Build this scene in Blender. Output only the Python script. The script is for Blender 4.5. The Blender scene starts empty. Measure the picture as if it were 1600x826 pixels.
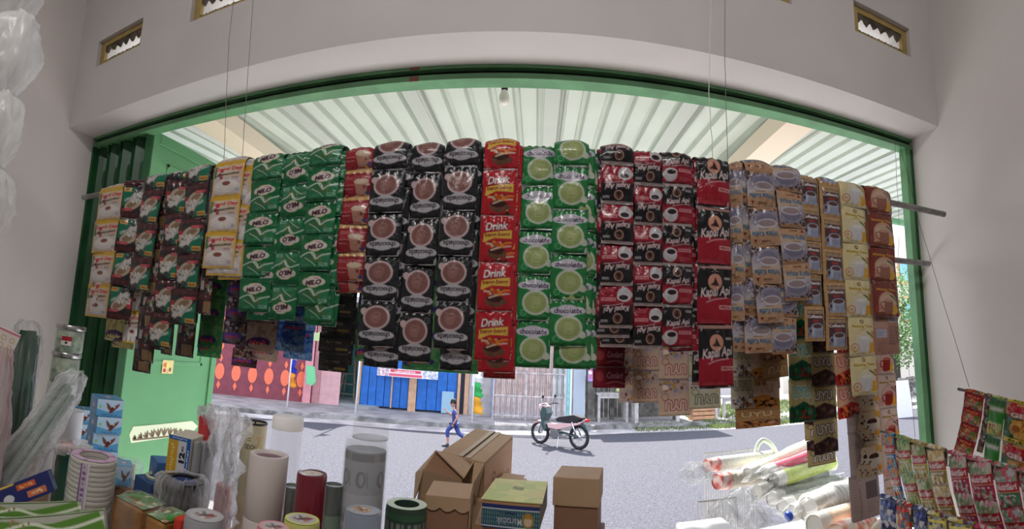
import bpy, math, random
import numpy as np
from mathutils import Vector, Matrix, Euler, noise
R = math.radians
random.seed(7)
C = bpy.context.scene.collection
scene = bpy.context.scene

# ------------------------------------------------------------------ camera
# a phone panorama: central cylindrical lens, tilted a little upward
FPX, CX, CY = 763.279, 808.702, 453.221          # pixels per radian, principal point (1600x826 frame)
TAU, ROLL, YAW = 0.13894, -0.0415, -0.04236
CAM_Z = 1.5
def ray(u, v):
    th = (u - CX) / FPX; w = (CY - v) / FPX
    r, f, up = math.sin(th), math.cos(th), w
    c, s = math.cos(ROLL), math.sin(ROLL); r, up = c*r + s*up, -s*r + c*up
    y = f*math.cos(TAU) - up*math.sin(TAU); z = f*math.sin(TAU) + up*math.cos(TAU); x = r
    c, s = math.cos(YAW), math.sin(YAW)
    return Vector((c*x + s*y, -s*x + c*y, z))
def PY(u, v, Y):
    r = ray(u, v); t = Y / r.y; return Vector((r.x*t, Y, r.z*t + CAM_Z))
def PX(u, v, X):
    r = ray(u, v); t = X / r.x; return Vector((X, r.y*t, r.z*t + CAM_Z))
def PZ(u, v, Z):
    r = ray(u, v); t = (Z - CAM_Z) / r.z; return Vector((r.x*t, r.y*t, Z))

def cam_axis(R_, U_, F_):
    c, s = math.cos(ROLL), math.sin(ROLL); R_, U_ = c*R_ + s*U_, -s*R_ + c*U_
    y = F_*math.cos(TAU) - U_*math.sin(TAU); z = F_*math.sin(TAU) + U_*math.cos(TAU); x = R_
    c, s = math.cos(YAW), math.sin(YAW)
    return Vector((c*x + s*y, -s*x + c*y, z))
cd = bpy.data.cameras.new('camera'); cam = bpy.data.objects.new('camera', cd); C.objects.link(cam)
cd.type = 'PANO'; cd.clip_start = 0.01; cd.clip_end = 300
for d in (cd, getattr(cd, 'cycles', None)):
    try:
        d.panorama_type = 'CENTRAL_CYLINDRICAL'
        d.central_cylindrical_range_u_min = (0 - CX) / FPX
        d.central_cylindrical_range_u_max = (1600 - CX) / FPX
        d.central_cylindrical_range_v_min = (CY - 826) / FPX
        d.central_cylindrical_range_v_max = CY / FPX
        d.central_cylindrical_radius = 1.0
    except Exception: pass
rx, ux, fx = cam_axis(1, 0, 0), cam_axis(0, 1, 0), cam_axis(0, 0, 1)
m = Matrix((rx, ux, -fx)).transposed().to_4x4(); m.translation = Vector((0, 0, CAM_Z))
cam.matrix_world = m
scene.camera = cam

# ------------------------------------------------------------------ world, sun, lamps, exposure
w = bpy.data.worlds.new('sky'); scene.world = w; w.use_nodes = True
bg = w.node_tree.nodes['Background']; bg.inputs[0].default_value = (0.80, 0.86, 1.0, 1); bg.inputs[1].default_value = 1.8
sun_d = bpy.data.lights.new('sun', 'SUN'); sun_d.energy = 9.0; sun_d.angle = R(1.0); sun_d.color = (1.0, 0.97, 0.93)
sun = bpy.data.objects.new('sun', sun_d); C.objects.link(sun)
SUN_EL, SUN_AZ = 47.0, -6.0       # sun stands in front of the shop, over the street
sd = Vector((math.sin(R(SUN_AZ))*math.cos(R(SUN_EL)), math.cos(R(SUN_AZ))*math.cos(R(SUN_EL)), math.sin(R(SUN_EL))))
sun.rotation_euler = sd.to_track_quat('Z', 'Y').to_euler()
al = bpy.data.lights.new('ceiling_light', 'AREA'); al.shape = 'RECTANGLE'; al.size = 1.3; al.size_y = 0.06; al.energy = 23; al.color = (1.0, 0.965, 0.93)
alo = bpy.data.objects.new('ceiling_light', al); C.objects.link(alo); alo.location = (-0.2, -0.6, 3.60)
alo.rotation_euler = (R(20), 0, 0)
vs = scene.view_settings; vs.view_transform = 'Standard'; vs.look = 'None'; vs.gamma = 1; vs.use_curve_mapping = False
vs.exposure = 0.50
scene.render.film_transparent = False
cy = scene.cycles
cy.max_bounces = 8; cy.transparent_max_bounces = 16; cy.diffuse_bounces = 4; cy.transmission_bounces = 6; cy.glossy_bounces = 3
cy.use_denoising = True; cy.sample_clamp_indirect = 4.0; cy.caustics_reflective = False; cy.caustics_refractive = False

# ------------------------------------------------------------------ materials
def lin(c):
    return tuple(((x/255)/12.92 if x/255 <= 0.04045 else ((x/255+0.055)/1.055)**2.4) for x in c[:3])
MATS = {}
def mat(name, col=(200, 200, 200), rough=0.6, metal=0.0, bump=0.0, bscale=40, var=0.0, vscale=6, alpha=1.0, trans=0.0, ior=1.45, translucent=0.0, attr=None, spec=0.5, emit=0.0, coat=0.0, col2=None, detail=4):
    if name in MATS: return MATS[name]
    m = bpy.data.materials.new(name); MATS[name] = m; m.use_nodes = True
    nt = m.node_tree; b = nt.nodes['Principled BSDF']; L = nt.links.new
    c = (*lin(col), 1); b.inputs['Base Color'].default_value = c
    b.inputs['Roughness'].default_value = rough; b.inputs['Metallic'].default_value = metal
    b.inputs['Specular IOR Level'].default_value = spec; b.inputs['IOR'].default_value = ior
    b.inputs['Alpha'].default_value = alpha; b.inputs['Transmission Weight'].default_value = trans
    b.inputs['Coat Weight'].default_value = coat; b.inputs['Coat Roughness'].default_value = 0.12
    if emit: b.inputs['Emission Color'].default_value = c; b.inputs['Emission Strength'].default_value = emit
    tc = nt.nodes.new('ShaderNodeTexCoord')
    colsock = None
    if attr:
        a = nt.nodes.new('ShaderNodeAttribute'); a.attribute_name = attr; colsock = a.outputs['Color']
        L(colsock, b.inputs['Base Color'])
    elif var or col2:
        n = nt.nodes.new('ShaderNodeTexNoise'); n.inputs['Scale'].default_value = vscale; n.inputs['Detail'].default_value = detail
        L(tc.outputs['Object'], n.inputs['Vector'])
        r = nt.nodes.new('ShaderNodeValToRGB'); r.color_ramp.elements[0].position = 0.35; r.color_ramp.elements[1].position = 0.65
        k = col2 or tuple(max(0, x*(1-var)) for x in col)
        r.color_ramp.elements[0].color = (*lin(k), 1); r.color_ramp.elements[1].color = c
        L(n.outputs['Fac'], r.inputs['Fac']); colsock = r.outputs['Color']; L(colsock, b.inputs['Base Color'])
    if bump:
        n2 = nt.nodes.new('ShaderNodeTexNoise'); n2.inputs['Scale'].default_value = bscale; n2.inputs['Detail'].default_value = 4
        L(tc.outputs['Object'], n2.inputs['Vector'])
        bp = nt.nodes.new('ShaderNodeBump'); bp.inputs['Strength'].default_value = bump; bp.inputs['Distance'].default_value = 0.01
        L(n2.outputs['Fac'], bp.inputs['Height']); L(bp.outputs['Normal'], b.inputs['Normal'])
    if translucent:
        t = nt.nodes.new('ShaderNodeBsdfTranslucent'); t.inputs[0].default_value = c
        if colsock: L(colsock, t.inputs[0])
        mx = nt.nodes.new('ShaderNodeMixShader'); mx.inputs[0].default_value = translucent
        out = nt.nodes['Material Output']
        L(b.outputs[0], mx.inputs[1]); L(t.outputs[0], mx.inputs[2]); L(mx.outputs[0], out.inputs[0])
    return m
def film(name, col=(235, 238, 240), cover=0.35, rough=0.18, bump=0.5, bscale=30):
    """thin clear plastic film: partly see-through, partly milky, with sharp highlights"""
    if name in MATS: return MATS[name]
    m = bpy.data.materials.new(name); MATS[name] = m; m.use_nodes = True
    nt = m.node_tree; b = nt.nodes['Principled BSDF']; L = nt.links.new; out = nt.nodes['Material Output']
    b.inputs['Base Color'].default_value = (*lin(col), 1); b.inputs['Roughness'].default_value = rough; b.inputs['Specular IOR Level'].default_value = 0.8
    tc = nt.nodes.new('ShaderNodeTexCoord'); n = nt.nodes.new('ShaderNodeTexNoise'); n.inputs['Scale'].default_value = bscale; n.inputs['Detail'].default_value = 5
    L(tc.outputs['Object'], n.inputs['Vector'])
    bp = nt.nodes.new('ShaderNodeBump'); bp.inputs['Strength'].default_value = bump; bp.inputs['Distance'].default_value = 0.02
    L(n.outputs['Fac'], bp.inputs['Height']); L(bp.outputs['Normal'], b.inputs['Normal'])
    t = nt.nodes.new('ShaderNodeBsdfTranslucent'); t.inputs[0].default_value = (*lin(col), 1)
    m1 = nt.nodes.new('ShaderNodeMixShader'); m1.inputs[0].default_value = 0.55
    L(b.outputs[0], m1.inputs[1]); L(t.outputs[0], m1.inputs[2])
    tr = nt.nodes.new('ShaderNodeBsdfTransparent'); m2 = nt.nodes.new('ShaderNodeMixShader')
    lw = nt.nodes.new('ShaderNodeLayerWeight'); lw.inputs[0].default_value = 0.35
    L(bp.outputs['Normal'], lw.inputs['Normal'])
    mp = nt.nodes.new('ShaderNodeMapRange'); mp.inputs['To Min'].default_value = cover*0.6; mp.inputs['To Max'].default_value = min(1, cover*2.2)
    L(lw.outputs['Facing'], mp.inputs['Value']); L(mp.outputs[0], m2.inputs[0])
    L(tr.outputs[0], m2.inputs[1]); L(m1.outputs[0], m2.inputs[2]); L(m2.outputs[0], out.inputs[0])
    return m

# ------------------------------------------------------------------ object helpers
def link(o, parent=None):
    C.objects.link(o)
    if parent: o.parent = parent
    return o
def tag(o, label=None, cat=None, group=None, kind=None):
    if label: o['label'] = label
    if cat: o['category'] = cat
    if group: o['group'] = group
    if kind: o['kind'] = kind
    return o
def empty(name, loc=(0, 0, 0), rot=(0, 0, 0), label=None, cat=None, group=None, parent=None):
    o = bpy.data.objects.new(name, None); o.empty_display_size = 0.05; link(o, parent); o.location = loc; o.rotation_euler = rot
    return tag(o, label, cat, group)
def copy_tree(o, parent=None):
    c = o.copy(); link(c, parent)
    for ch in [x for x in o.children]: copy_tree(ch, c)
    return c
def quick_mesh(name, V, F, smooth=False, mats=(), mi=None, cols=None):
    """V (n,3) array; F list of arrays of equal-length faces; cols (n,3) linear colours on points"""
    me = bpy.data.meshes.new(name)
    V = np.asarray(V, np.float32)
    Fs = F if isinstance(F, list) else [F]
    Fs = [np.asarray(f, np.int32) for f in Fs if len(f)]
    loops = np.concatenate([f.ravel() for f in Fs]); tot = np.concatenate([np.full(len(f), f.shape[1]) for f in Fs])
    start = np.concatenate([[0], np.cumsum(tot)[:-1]])
    me.vertices.add(len(V)); me.vertices.foreach_set('co', V.ravel())
    me.loops.add(len(loops)); me.loops.foreach_set('vertex_index', loops.astype(np.int32))
    me.polygons.add(len(tot)); me.polygons.foreach_set('loop_start', start.astype(np.int32))
    try: me.polygons.foreach_set('loop_total', tot.astype(np.int32))
    except Exception: pass
    for m_ in mats: me.materials.append(m_)
    if mi is not None: me.polygons.foreach_set('material_index', np.asarray(mi, np.int32))
    me.polygons.foreach_set('use_smooth', np.full(len(tot), bool(smooth)))
    if cols is not None:
        at = me.color_attributes.new('Print', 'FLOAT_COLOR', 'POINT')
        at.data.foreach_set('color', np.concatenate([cols, np.ones((len(cols), 1))], 1).astype(np.float32).ravel())
    me.update(calc_edges=True); me.validate()
    return me

class MB:
    """collects shapes and builds ONE mesh object"""
    def __init__(s): s.v = []; s.f = []; s.m = []; s.M = None; s.mi = 0
    def add(s, V, F, mi=None):
        o = len(s.v)
        for p in V:
            p = Vector(p)
            s.v.append(s.M @ p if s.M else p)
        for f in F: s.f.append([i + o for i in f]); s.m.append(s.mi if mi is None else mi)
        return s
    def box(s, lo, hi, mi=None):
        (a, b, c), (d, e, f) = lo, hi
        V = [(a,b,c),(d,b,c),(d,e,c),(a,e,c),(a,b,f),(d,b,f),(d,e,f),(a,e,f)]
        return s.add(V, [(0,3,2,1),(4,5,6,7),(0,1,5,4),(1,2,6,5),(2,3,7,6),(3,0,4,7)], mi)
    def cbox(s, c, size, rot=None, mi=None):
        h = [x/2 for x in size]; V = [Vector((sx*h[0], sy*h[1], sz*h[2])) for sz in (-1, 1) for sx, sy in ((-1,-1),(1,-1),(1,1),(-1,1))]
        if rot: 
            e = Euler(rot).to_matrix(); V = [e @ p for p in V]
        return s.add([p + Vector(c) for p in V], [(0,3,2,1),(4,5,6,7),(0,1,5,4),(1,2,6,5),(2,3,7,6),(3,0,4,7)], mi)
    def quad(s, a, b, c, d, mi=None): return s.add([a, b, c, d], [(0, 1, 2, 3)], mi)
    def prism(s, pts, a, b, axis='y', mi=None):
        """outline pts (2D) extruded between a and b along axis"""
        n = len(pts)
        def P(p, t):
            return {'y': (p[0], t, p[1]), 'x': (t, p[0], p[1]), 'z': (p[0], p[1], t)}[axis]
        V = [P(p, a) for p in pts] + [P(p, b) for p in pts]
        F = [tuple(range(n)), tuple(range(2*n-1, n-1, -1))] + [(i, i+n, (i+1) % n + n, (i+1) % n) for i in range(n)]
        return s.add(V, F, mi)
    def lathe(s, prof, c=(0, 0, 0), seg=28, mi=None, axis=None, cap=True):
        V = []; F = []; n = len(prof)
        q = Vector(axis).to_track_quat('Z', 'Y').to_matrix() if axis is not None else None
        for r, z in prof:
            for k in range(seg):
                a = 2*math.pi*k/seg; p = Vector((r*math.cos(a), r*math.sin(a), z))
                if q: p = q @ p
                V.append(p + Vector(c))
        for i in range(n-1):
            for k in range(seg):
                k2 = (k+1) % seg; F.append((i*seg+k, i*seg+k2, (i+1)*seg+k2, (i+1)*seg+k))
        if cap:
            if prof[0][0] > 1e-5: F.append(tuple(range(seg-1, -1, -1)))
            if prof[-1][0] > 1e-5: F.append(tuple((n-1)*seg + k for k in range(seg)))
        return s.add(V, F, mi)
    def tube(s, pts, r, seg=8, mi=None, closed=False, cap=True):
        pts = [Vector(p) for p in pts]; n = len(pts); rr = r if hasattr(r, '__len__') else [r]*n
        V = []; F = []; up = None
        for i, p in enumerate(pts):
            a = pts[(i-1) % n] if (i or closed) else p; b = pts[(i+1) % n] if (i < n-1 or closed) else p
            t = (b - a).normalized() if (b-a).length > 1e-9 else Vector((0, 0, 1))
            if up is None: up = t.orthogonal().normalized()
            up = (up - t*up.dot(t))
            up = up.normalized() if up.length > 1e-6 else t.orthogonal().normalized()
            s2 = t.cross(up)
            for k in range(seg):
                an = 2*math.pi*k/seg; V.append(p + (up*math.cos(an) + s2*math.sin(an))*rr[i])
        for i in range(n if closed else n-1):
            j = (i+1) % n
            for k in range(seg):
                k2 = (k+1) % seg; F.append((i*seg+k, i*seg+k2, j*seg+k2, j*seg+k))
        if not closed and cap: F.append(tuple(range(seg-1, -1, -1))); F.append(tuple((n-1)*seg+k for k in range(seg)))
        return s.add(V, F, mi)
    def build(s, name, mats, parent=None, smooth=False, loc=None, bevel=0, auto=None):
        me = bpy.data.meshes.new(name); me.from_pydata([tuple(p) for p in s.v], [], s.f)
        for m_ in (mats if isinstance(mats, (list, tuple)) else [mats]): me.materials.append(m_)
        me.polygons.foreach_set('material_index', s.m)
        if smooth or auto: me.polygons.foreach_set('use_smooth', [True]*len(s.f))
        me.update(); me.validate()
        if auto: me.set_sharp_from_angle(angle=R(auto))
        o = bpy.data.objects.new(name, me); link(o, parent)
        if loc is not None: o.location = loc
        if bevel:
            md = o.modifiers.new('bevel', 'BEVEL'); md.width = bevel; md.segments = 2; md.limit_method = 'ANGLE'
        return o
def struct(o, kind='structure'): o['kind'] = kind; return o

# ------------------------------------------------------------------ printed artwork -> colours on dense face grids
_TX = {}
def text_tris(s, bold=0.0, shear=0.0, space=1.0):
    key = (s, bold, shear, space)
    if key in _TX: return _TX[key]
    cu = bpy.data.curves.new('t', 'FONT'); cu.body = s; cu.size = 1; cu.offset = bold; cu.shear = shear; cu.space_character = space
    cu.resolution_u = 3; cu.fill_mode = 'FRONT'
    o = bpy.data.objects.new('t', cu); C.objects.link(o)
    dg = bpy.context.evaluated_depsgraph_get(); dg.update()
    me = bpy.data.meshes.new_from_object(o.evaluated_get(dg)); me.calc_loop_triangles()
    v = np.array([p.co[:2] for p in me.vertices]).reshape(-1, 2)
    t = np.array([tuple(x.vertices) for x in me.loop_triangles]).reshape(-1, 3)
    bpy.data.objects.remove(o); bpy.data.meshes.remove(me); bpy.data.curves.remove(cu)
    tri = v[t] if len(t) else np.zeros((0, 3, 2))
    if len(tri):
        mn, mx = tri.reshape(-1, 2).min(0), tri.reshape(-1, 2).max(0)
        tri = tri - (mn + mx)/2
        _TX[key] = (tri, mx[0]-mn[0], mx[1]-mn[1])
    else: _TX[key] = (tri, 1, 1)
    return _TX[key]
class Art:
    """x 0..1 across, y 0..asp down (same unit)"""
    def __init__(s, w, asp, base, ss=3):
        s.w = w; s.h = max(2, int(round(w*asp))); s.asp = s.h/w; s.ss = ss
        W, H = s.w*ss, s.h*ss; s.W, s.H = W, H
        s.X, s.Y = np.meshgrid((np.arange(W)+.5)/W, (np.arange(H)+.5)/W)
        s.a = np.empty((H, W, 3)); s.a[:] = base
    def put(s, m, c, al=1.0):
        if callable(c): c = c(s.X[m], s.Y[m])
        s.a[m] = s.a[m]*(1-al) + np.asarray(c, float)*al; return s
    def rect(s, x0, y0, x1, y1, c, al=1): return s.put((s.X >= x0) & (s.X <= x1) & (s.Y >= y0) & (s.Y <= y1), c, al)
    def ell(s, cx, cy, rx, ry, c, rot=0, al=1):
        ca, sa = math.cos(rot), math.sin(rot); dx, dy = s.X-cx, s.Y-cy
        return s.put(((dx*ca+dy*sa)/rx)**2 + ((-dx*sa+dy*ca)/ry)**2 <= 1, c, al)
    def ring(s, cx, cy, r, t, c, al=1):
        d = np.hypot(s.X-cx, s.Y-cy); return s.put(abs(d-r) <= t/2, c, al)
    def poly(s, P, c, al=1):
        P = np.asarray(P, float); m = np.zeros(s.X.shape, bool); n = len(P)
        for i in range(n):
            (x0, y0), (x1, y1) = P[i], P[(i+1) % n]
            if y0 == y1: continue
            cr = (s.Y >= min(y0, y1)) & (s.Y < max(y0, y1)); xx = x0 + (s.Y-y0)*(x1-x0)/(y1-y0); m ^= cr & (s.X < xx)
        return s.put(m, c, al)
    def line(s, P, t, c, al=1):
        m = np.zeros(s.X.shape, bool)
        for (x0, y0), (x1, y1) in zip(P[:-1], P[1:]):
            dx, dy = x1-x0, y1-y0; L2 = dx*dx+dy*dy+1e-12; k = np.clip(((s.X-x0)*dx+(s.Y-y0)*dy)/L2, 0, 1)
            m |= np.hypot(s.X-x0-k*dx, s.Y-y0-k*dy) <= t/2
        return s.put(m, c, al)
    def curve(s, P, t, c, al=1):
        P = [np.array(p, float) for p in P]; out = []
        for i in range(len(P)-1):
            p0, p1, p2, p3 = P[max(i-1, 0)], P[i], P[i+1], P[min(i+2, len(P)-1)]
            for k in range(6):
                u = k/6; out.append(.5*((2*p1)+(-p0+p2)*u+(2*p0-5*p1+4*p2-p3)*u*u+(-p0+3*p1-3*p2+p3)*u**3))
        out.append(P[-1]); return s.line(out, t, c, al)
    def text(s, t, cx, cy, w, c, h=None, rot=0, bold=0.0, shear=0.0, al=1, space=1.0):
        tri, tw, th = text_tris(t, bold, shear, space)
        if not len(tri): return s
        k = w/tw; ky = (h/th) if h else k
        T = tri*np.array([k, -ky]); ca, sa = math.cos(rot), math.sin(rot)
        T = T @ np.array([[ca, sa], [-sa, ca]]) + np.array([cx, cy])
        m = np.zeros(s.X.shape, bool); W = s.W
        for q in T:
            x0, y0 = q.min(0); x1, y1 = q.max(0)
            i0, i1 = max(0, int(y0*W)-1), min(s.H, int(y1*W)+2); j0, j1 = max(0, int(x0*W)-1), min(W, int(x1*W)+2)
            if i1 <= i0 or j1 <= j0: continue
            X, Y = s.X[i0:i1, j0:j1], s.Y[i0:i1, j0:j1]
            e = [(q[(k_+1) % 3][0]-q[k_][0])*(Y-q[k_][1]) - (q[(k_+1) % 3][1]-q[k_][1])*(X-q[k_][0]) for k_ in range(3)]
            m[i0:i1, j0:j1] |= ((e[0] >= 0) & (e[1] >= 0) & (e[2] >= 0)) | ((e[0] <= 0) & (e[1] <= 0) & (e[2] <= 0))
        return s.put(m, c, al)
    def scrib(s, n, cx, cy, w, c, h=None, rot=0, al=1, **k):
        """small unreadable print: a row of blots where the writing cannot be read"""
        rg = np.random.RandomState(n*7+int(cx*50)); h = h or w/n; p = w/n; ca, sa = math.cos(rot), math.sin(rot)
        for i in range(n):
            u = (i+.5)*p-w/2
            for q in range(2):
                du, dv = (rg.rand()-.5)*p*.5, (rg.rand()-.5)*h*.5; x, y = u+du, dv
                s.ell(cx+x*ca-y*sa, cy+x*sa+y*ca, p*.30, h*(.2+.25*rg.rand()), c, rot, al)
        return s
    def specks(s, x0, y0, x1, y1, n, r, cols, seed=1):
        rg = np.random.RandomState(seed)
        for i in range(n):
            s.ell(x0+rg.rand()*(x1-x0), y0+rg.rand()*(y1-y0), r*(.5+rg.rand()), r*(.5+rg.rand()), cols[rg.randint(len(cols))], rg.rand()*3)
        return s
    def lines(s, x0, y0, x1, n, pitch, t, c, seed=1, al=.8):
        rg = np.random.RandomState(seed)
        for i in range(n): s.rect(x0, y0+i*pitch, x0+(x1-x0)*(.6+.4*rg.rand()), y0+i*pitch+t, c, al)
        return s
    def cells(s, k=1.0):
        a = s.a.reshape(s.h, s.ss, s.w, s.ss, 3).mean((1, 3))/255
        return np.where(a <= 0.04045, a/12.92, ((np.maximum(a, 0)+0.055)/1.055)**2.4)*k
def rot180(cells): return cells[::-1, ::-1]
def grid_faces(nx, ny, flip=False):
    i, j = np.meshgrid(np.arange(nx-1), np.arange(ny-1)); a = (j*nx+i).ravel()
    f = np.stack([a, a+nx, a+nx+1, a+1], 1)
    return f[:, ::-1] if flip else f
# ------------------------------------------------------------------ the room
WL, WR, YB, YF, HZ = -2.291, 1.662, 1.45, 1.640, 2.5496
CEIL = 3.75; BACK = -2.4; ROAD = -0.25
plaster = mat('white_plaster', (212, 206, 204), 0.75, bump=0.06, bscale=9, var=0.035, vscale=1.6)
plaster2 = mat('grey_white_beam_plaster', (205, 201, 201), 0.8, bump=0.08, bscale=12, var=0.04, vscale=2.5)
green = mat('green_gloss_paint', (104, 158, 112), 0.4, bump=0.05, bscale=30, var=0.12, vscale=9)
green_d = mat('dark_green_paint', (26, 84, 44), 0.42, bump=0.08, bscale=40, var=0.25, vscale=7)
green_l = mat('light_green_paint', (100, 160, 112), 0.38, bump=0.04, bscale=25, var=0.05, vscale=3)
black = mat('black_gap', (16, 17, 16), 0.6)
def wall(name, lo, hi, m=plaster): 
    return struct(MB().box(lo, hi).build(name, m))
wall('wall_left', (WL-0.15, BACK, 0), (WL, YF+0.06, CEIL))
wall('wall_right', (WR, BACK, 0), (WR+0.15, YF+0.06, CEIL))
wall('wall_back', (WL-0.15, BACK-.15, 0), (WR+0.15, BACK, CEIL))
wall('ceiling', (WL-0.15, BACK, CEIL), (WR+0.15, YF+0.1, CEIL+0.12))
wall('floor', (WL-0.15, BACK, -0.3), (WR+0.15, YF+0.1, 0), mat('white_floor_tiles', (222, 218, 212), 0.7, var=0.15, vscale=3))
# the wall above the opening, with four vent openings cut right through it
VENTS = [(-2.112, -1.764), (-1.447, -1.118), (0.552, 0.888), (1.193, 1.516)]
VZ0, VZ1 = 2.842, 2.984
bm_ = MB(); xs = [WL] + [x for v in VENTS for x in v] + [WR]; ydepth = YF + 0.06
for i in range(0, len(xs), 2): bm_.box((xs[i], YB, VZ0), (xs[i+1], ydepth, VZ1))
bm_.box((WL, YB, HZ), (WR, ydepth, VZ0)); bm_.box((WL, YB, VZ1), (WR, ydepth, CEIL))
struct(bm_.build('wall_front', plaster2))
# vent boards: tan wooden frame with a ragged pierced ornament
tan = mat('tan_vent_board', (172, 148, 92), 0.7, bump=0.1, bscale=30, var=0.15, vscale=20)
orn = mat('weathered_vent_grille', (96, 88, 74), 0.85, bump=0.4, bscale=60, var=0.4, vscale=25)
for i, (a, b) in enumerate(VENTS):
    y0 = YB + 0.022
    t = empty('vent_panel', ((a+b)/2, y0, (VZ0+VZ1)/2), label=['tan ventilation panel high on the left, nearest the corner', 'tan ventilation panel at the top edge, left of the hanging wires', 'tan ventilation panel at the top edge, right of the paired wires', 'tan ventilation panel high on the right beside the corner'][i], cat='vent', group='vent panels above the opening')
    hw, hh = (b-a)/2, (VZ1-VZ0)/2
    f = MB(); e = 0.028
    f.box((-hw, 0, -hh), (hw, .02, -hh+e)); f.box((-hw, 0, hh-e), (hw, .02, hh)); f.box((-hw, 0, -hh+e), (-hw+1.3*e, .02, hh-e)); f.box((hw-1.1*e, 0, -hh+e), (hw, .02, hh-e))
    f.build('frame', tan, t)
    g = MB(); rg = random.Random(i+3); n = 40; x0, x1 = -hw+1.3*e, hw-1.1*e; prev = None
    top = [];
    for k in range(n+1):
        x = x0 + (x1-x0)*k/n; top.append((x, hh-e - (0.018+0.012*math.sin(k*.9)+rg.random()*0.014)))
    P = top + [(x1, hh-e), (x0, hh-e)]
    g.prism(P, .004, .016)
    P2 = [(x0, -hh+e)] + [(x0+(x1-x0)*k/n, -hh+e+0.004+0.006*rg.random()) for k in range(n+1)] + [(x1, -hh+e)]
    g.prism(P2, .004, .016)
    g.build('pierced_ornament', orn, t)

lampf = MB().box((-.9, -.68, 3.62), (.5, -.52, 3.68)).build('ceiling_lamp', mat('white_lamp_housing', (230, 230, 228), .5), None, bevel=.01); tag(lampf, 'long white ceiling lamp housing behind the viewer', 'lamp')
MB().box((-.2-.01, -.61, 3.68), (-.2+.01, -.59, CEIL)).build('stem', MATS['white_lamp_housing'], lampf)
# ------------------------------------------------------------------ green steel door frame with its roller slot
def framebox(name, lo, hi, m, kind='structure'):
    return struct(MB().box(lo, hi).build(name, m, bevel=0.002))
fr = MB()
fr.box((WL, YF-0.012, HZ-0.055), (WR, YF+0.05, HZ-0.034))          # lower green flange
fr.box((WL, YF-0.012, HZ-0.012), (WR, YF+0.05, HZ))                # upper green flange
fr.box((WL, YF+0.012, HZ-0.034), (WR, YF+0.05, HZ-0.012), 1)       # dark track slot
fr.box((-0.50, YF-0.014, HZ-0.056), (-0.465, YF-0.011, HZ-0.036), 2); fr.box((-0.50, YF-0.014, HZ-0.011), (-0.465, YF-0.011, HZ-0.001), 2)
rust = mat('rusty_weld_patch', (140, 92, 78), 0.8, bump=0.3, bscale=90)
struct(fr.build('trim_1', [green, black, rust]))
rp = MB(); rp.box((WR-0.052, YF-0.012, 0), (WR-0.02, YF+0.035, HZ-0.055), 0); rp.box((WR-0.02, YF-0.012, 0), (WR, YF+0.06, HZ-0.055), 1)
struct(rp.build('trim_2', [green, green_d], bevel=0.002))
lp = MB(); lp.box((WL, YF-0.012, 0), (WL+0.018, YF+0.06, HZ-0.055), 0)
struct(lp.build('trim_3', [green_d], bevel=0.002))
# folded accordion gate stacked at the left
gate = empty('folding_gate', (WL+0.03, 1.69, 0), label='dark green accordion folding gate pushed open against the left wall', cat='gate')
x = 0.0; k = 0; xe = -1.86 - (WL+0.03)
while x < xe - 0.02:
    b_ = MB(); x2 = x + 0.052
    # each leaf is an angled steel channel
    ang = 0.035 if k % 2 else -0.035
    b_.prism([(x, 0.0), (x+0.012, -0.025+ang*0.3), (x+0.036, -0.025-ang*0.3), (x+0.05, 0.0), (x+0.044, 0.012), (x+0.034, -0.012), (x+0.014, -0.012), (x+0.006, 0.012)], 0.02, HZ-0.0555, 'z')
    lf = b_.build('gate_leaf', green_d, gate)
    if k % 2 == 1:
        for zz in (2.12, 2.3, 0.9, 0.45): MB().tube([(x+0.025, -0.028, zz-0.045), (x+0.025, -0.034, zz-0.02), (x+0.025, -0.034, zz+0.02), (x+0.025, -0.028, zz+0.045)], 0.008).build('hinge_pin', mat('dull_green_steel', (40, 70, 46), .5, bump=.2, bscale=80), lf)
    x = x2; k += 1
for q_ in range(7): MB().tube([(0.05+q_*0.058, -0.01, HZ-0.05), (0.05+q_*0.058, -0.012, HZ-0.078), (0.058+q_*0.058, -0.012, HZ-0.084)], 0.0035, 6).build('roller_hook', mat('bare_steel', (170, 170, 165), .35, .8), gate)
# open flat leaf of the gate, swung out to the street
LX, LY0, LY1 = -1.865, 1.70, 2.46
lf = empty('gate_door', (LX, LY0, 0), label='light green sheet metal gate door swung outwards, sticker in its middle', cat='door')
b_ = MB()
lz0, lz1 = 0.06, HZ-0.02
def yz(a, b_, z0, z1, t0=-.012, t1=.012, mi=0): return ((t0, a, z0), (t1, b_, z1))
L_ = LY1-LY0
b_.box((-.015, 0, lz0), (.015, .05, lz1)); b_.box((-.015, L_-.05, lz0), (.015, L_, lz1)); b_.box((-.015, .05, lz0), (.015, L_-.05, lz0+.08)); b_.box((-.015, .05, lz1-.06), (.015, L_-.05, lz1))
b_.build('door_frame', green_l, lf, bevel=.003)
b_ = MB(); b_.box((-.004, .05, lz0+.08), (.004, L_-.05, lz1-.06))
b_.box((-.009, .13, 1.30), (.009, .15, lz1-.14)); b_.box((-.009, L_-.15, 1.30), (.009, L_-.13, lz1-.14)); b_.box((-.009, .13, lz1-.16), (.009, L_-.13, lz1-.14)); b_.box((-.009, .13, 1.30), (.009, L_-.13, 1.32))
b_.build('sheet_panel', green_l, lf, bevel=.003)
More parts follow.
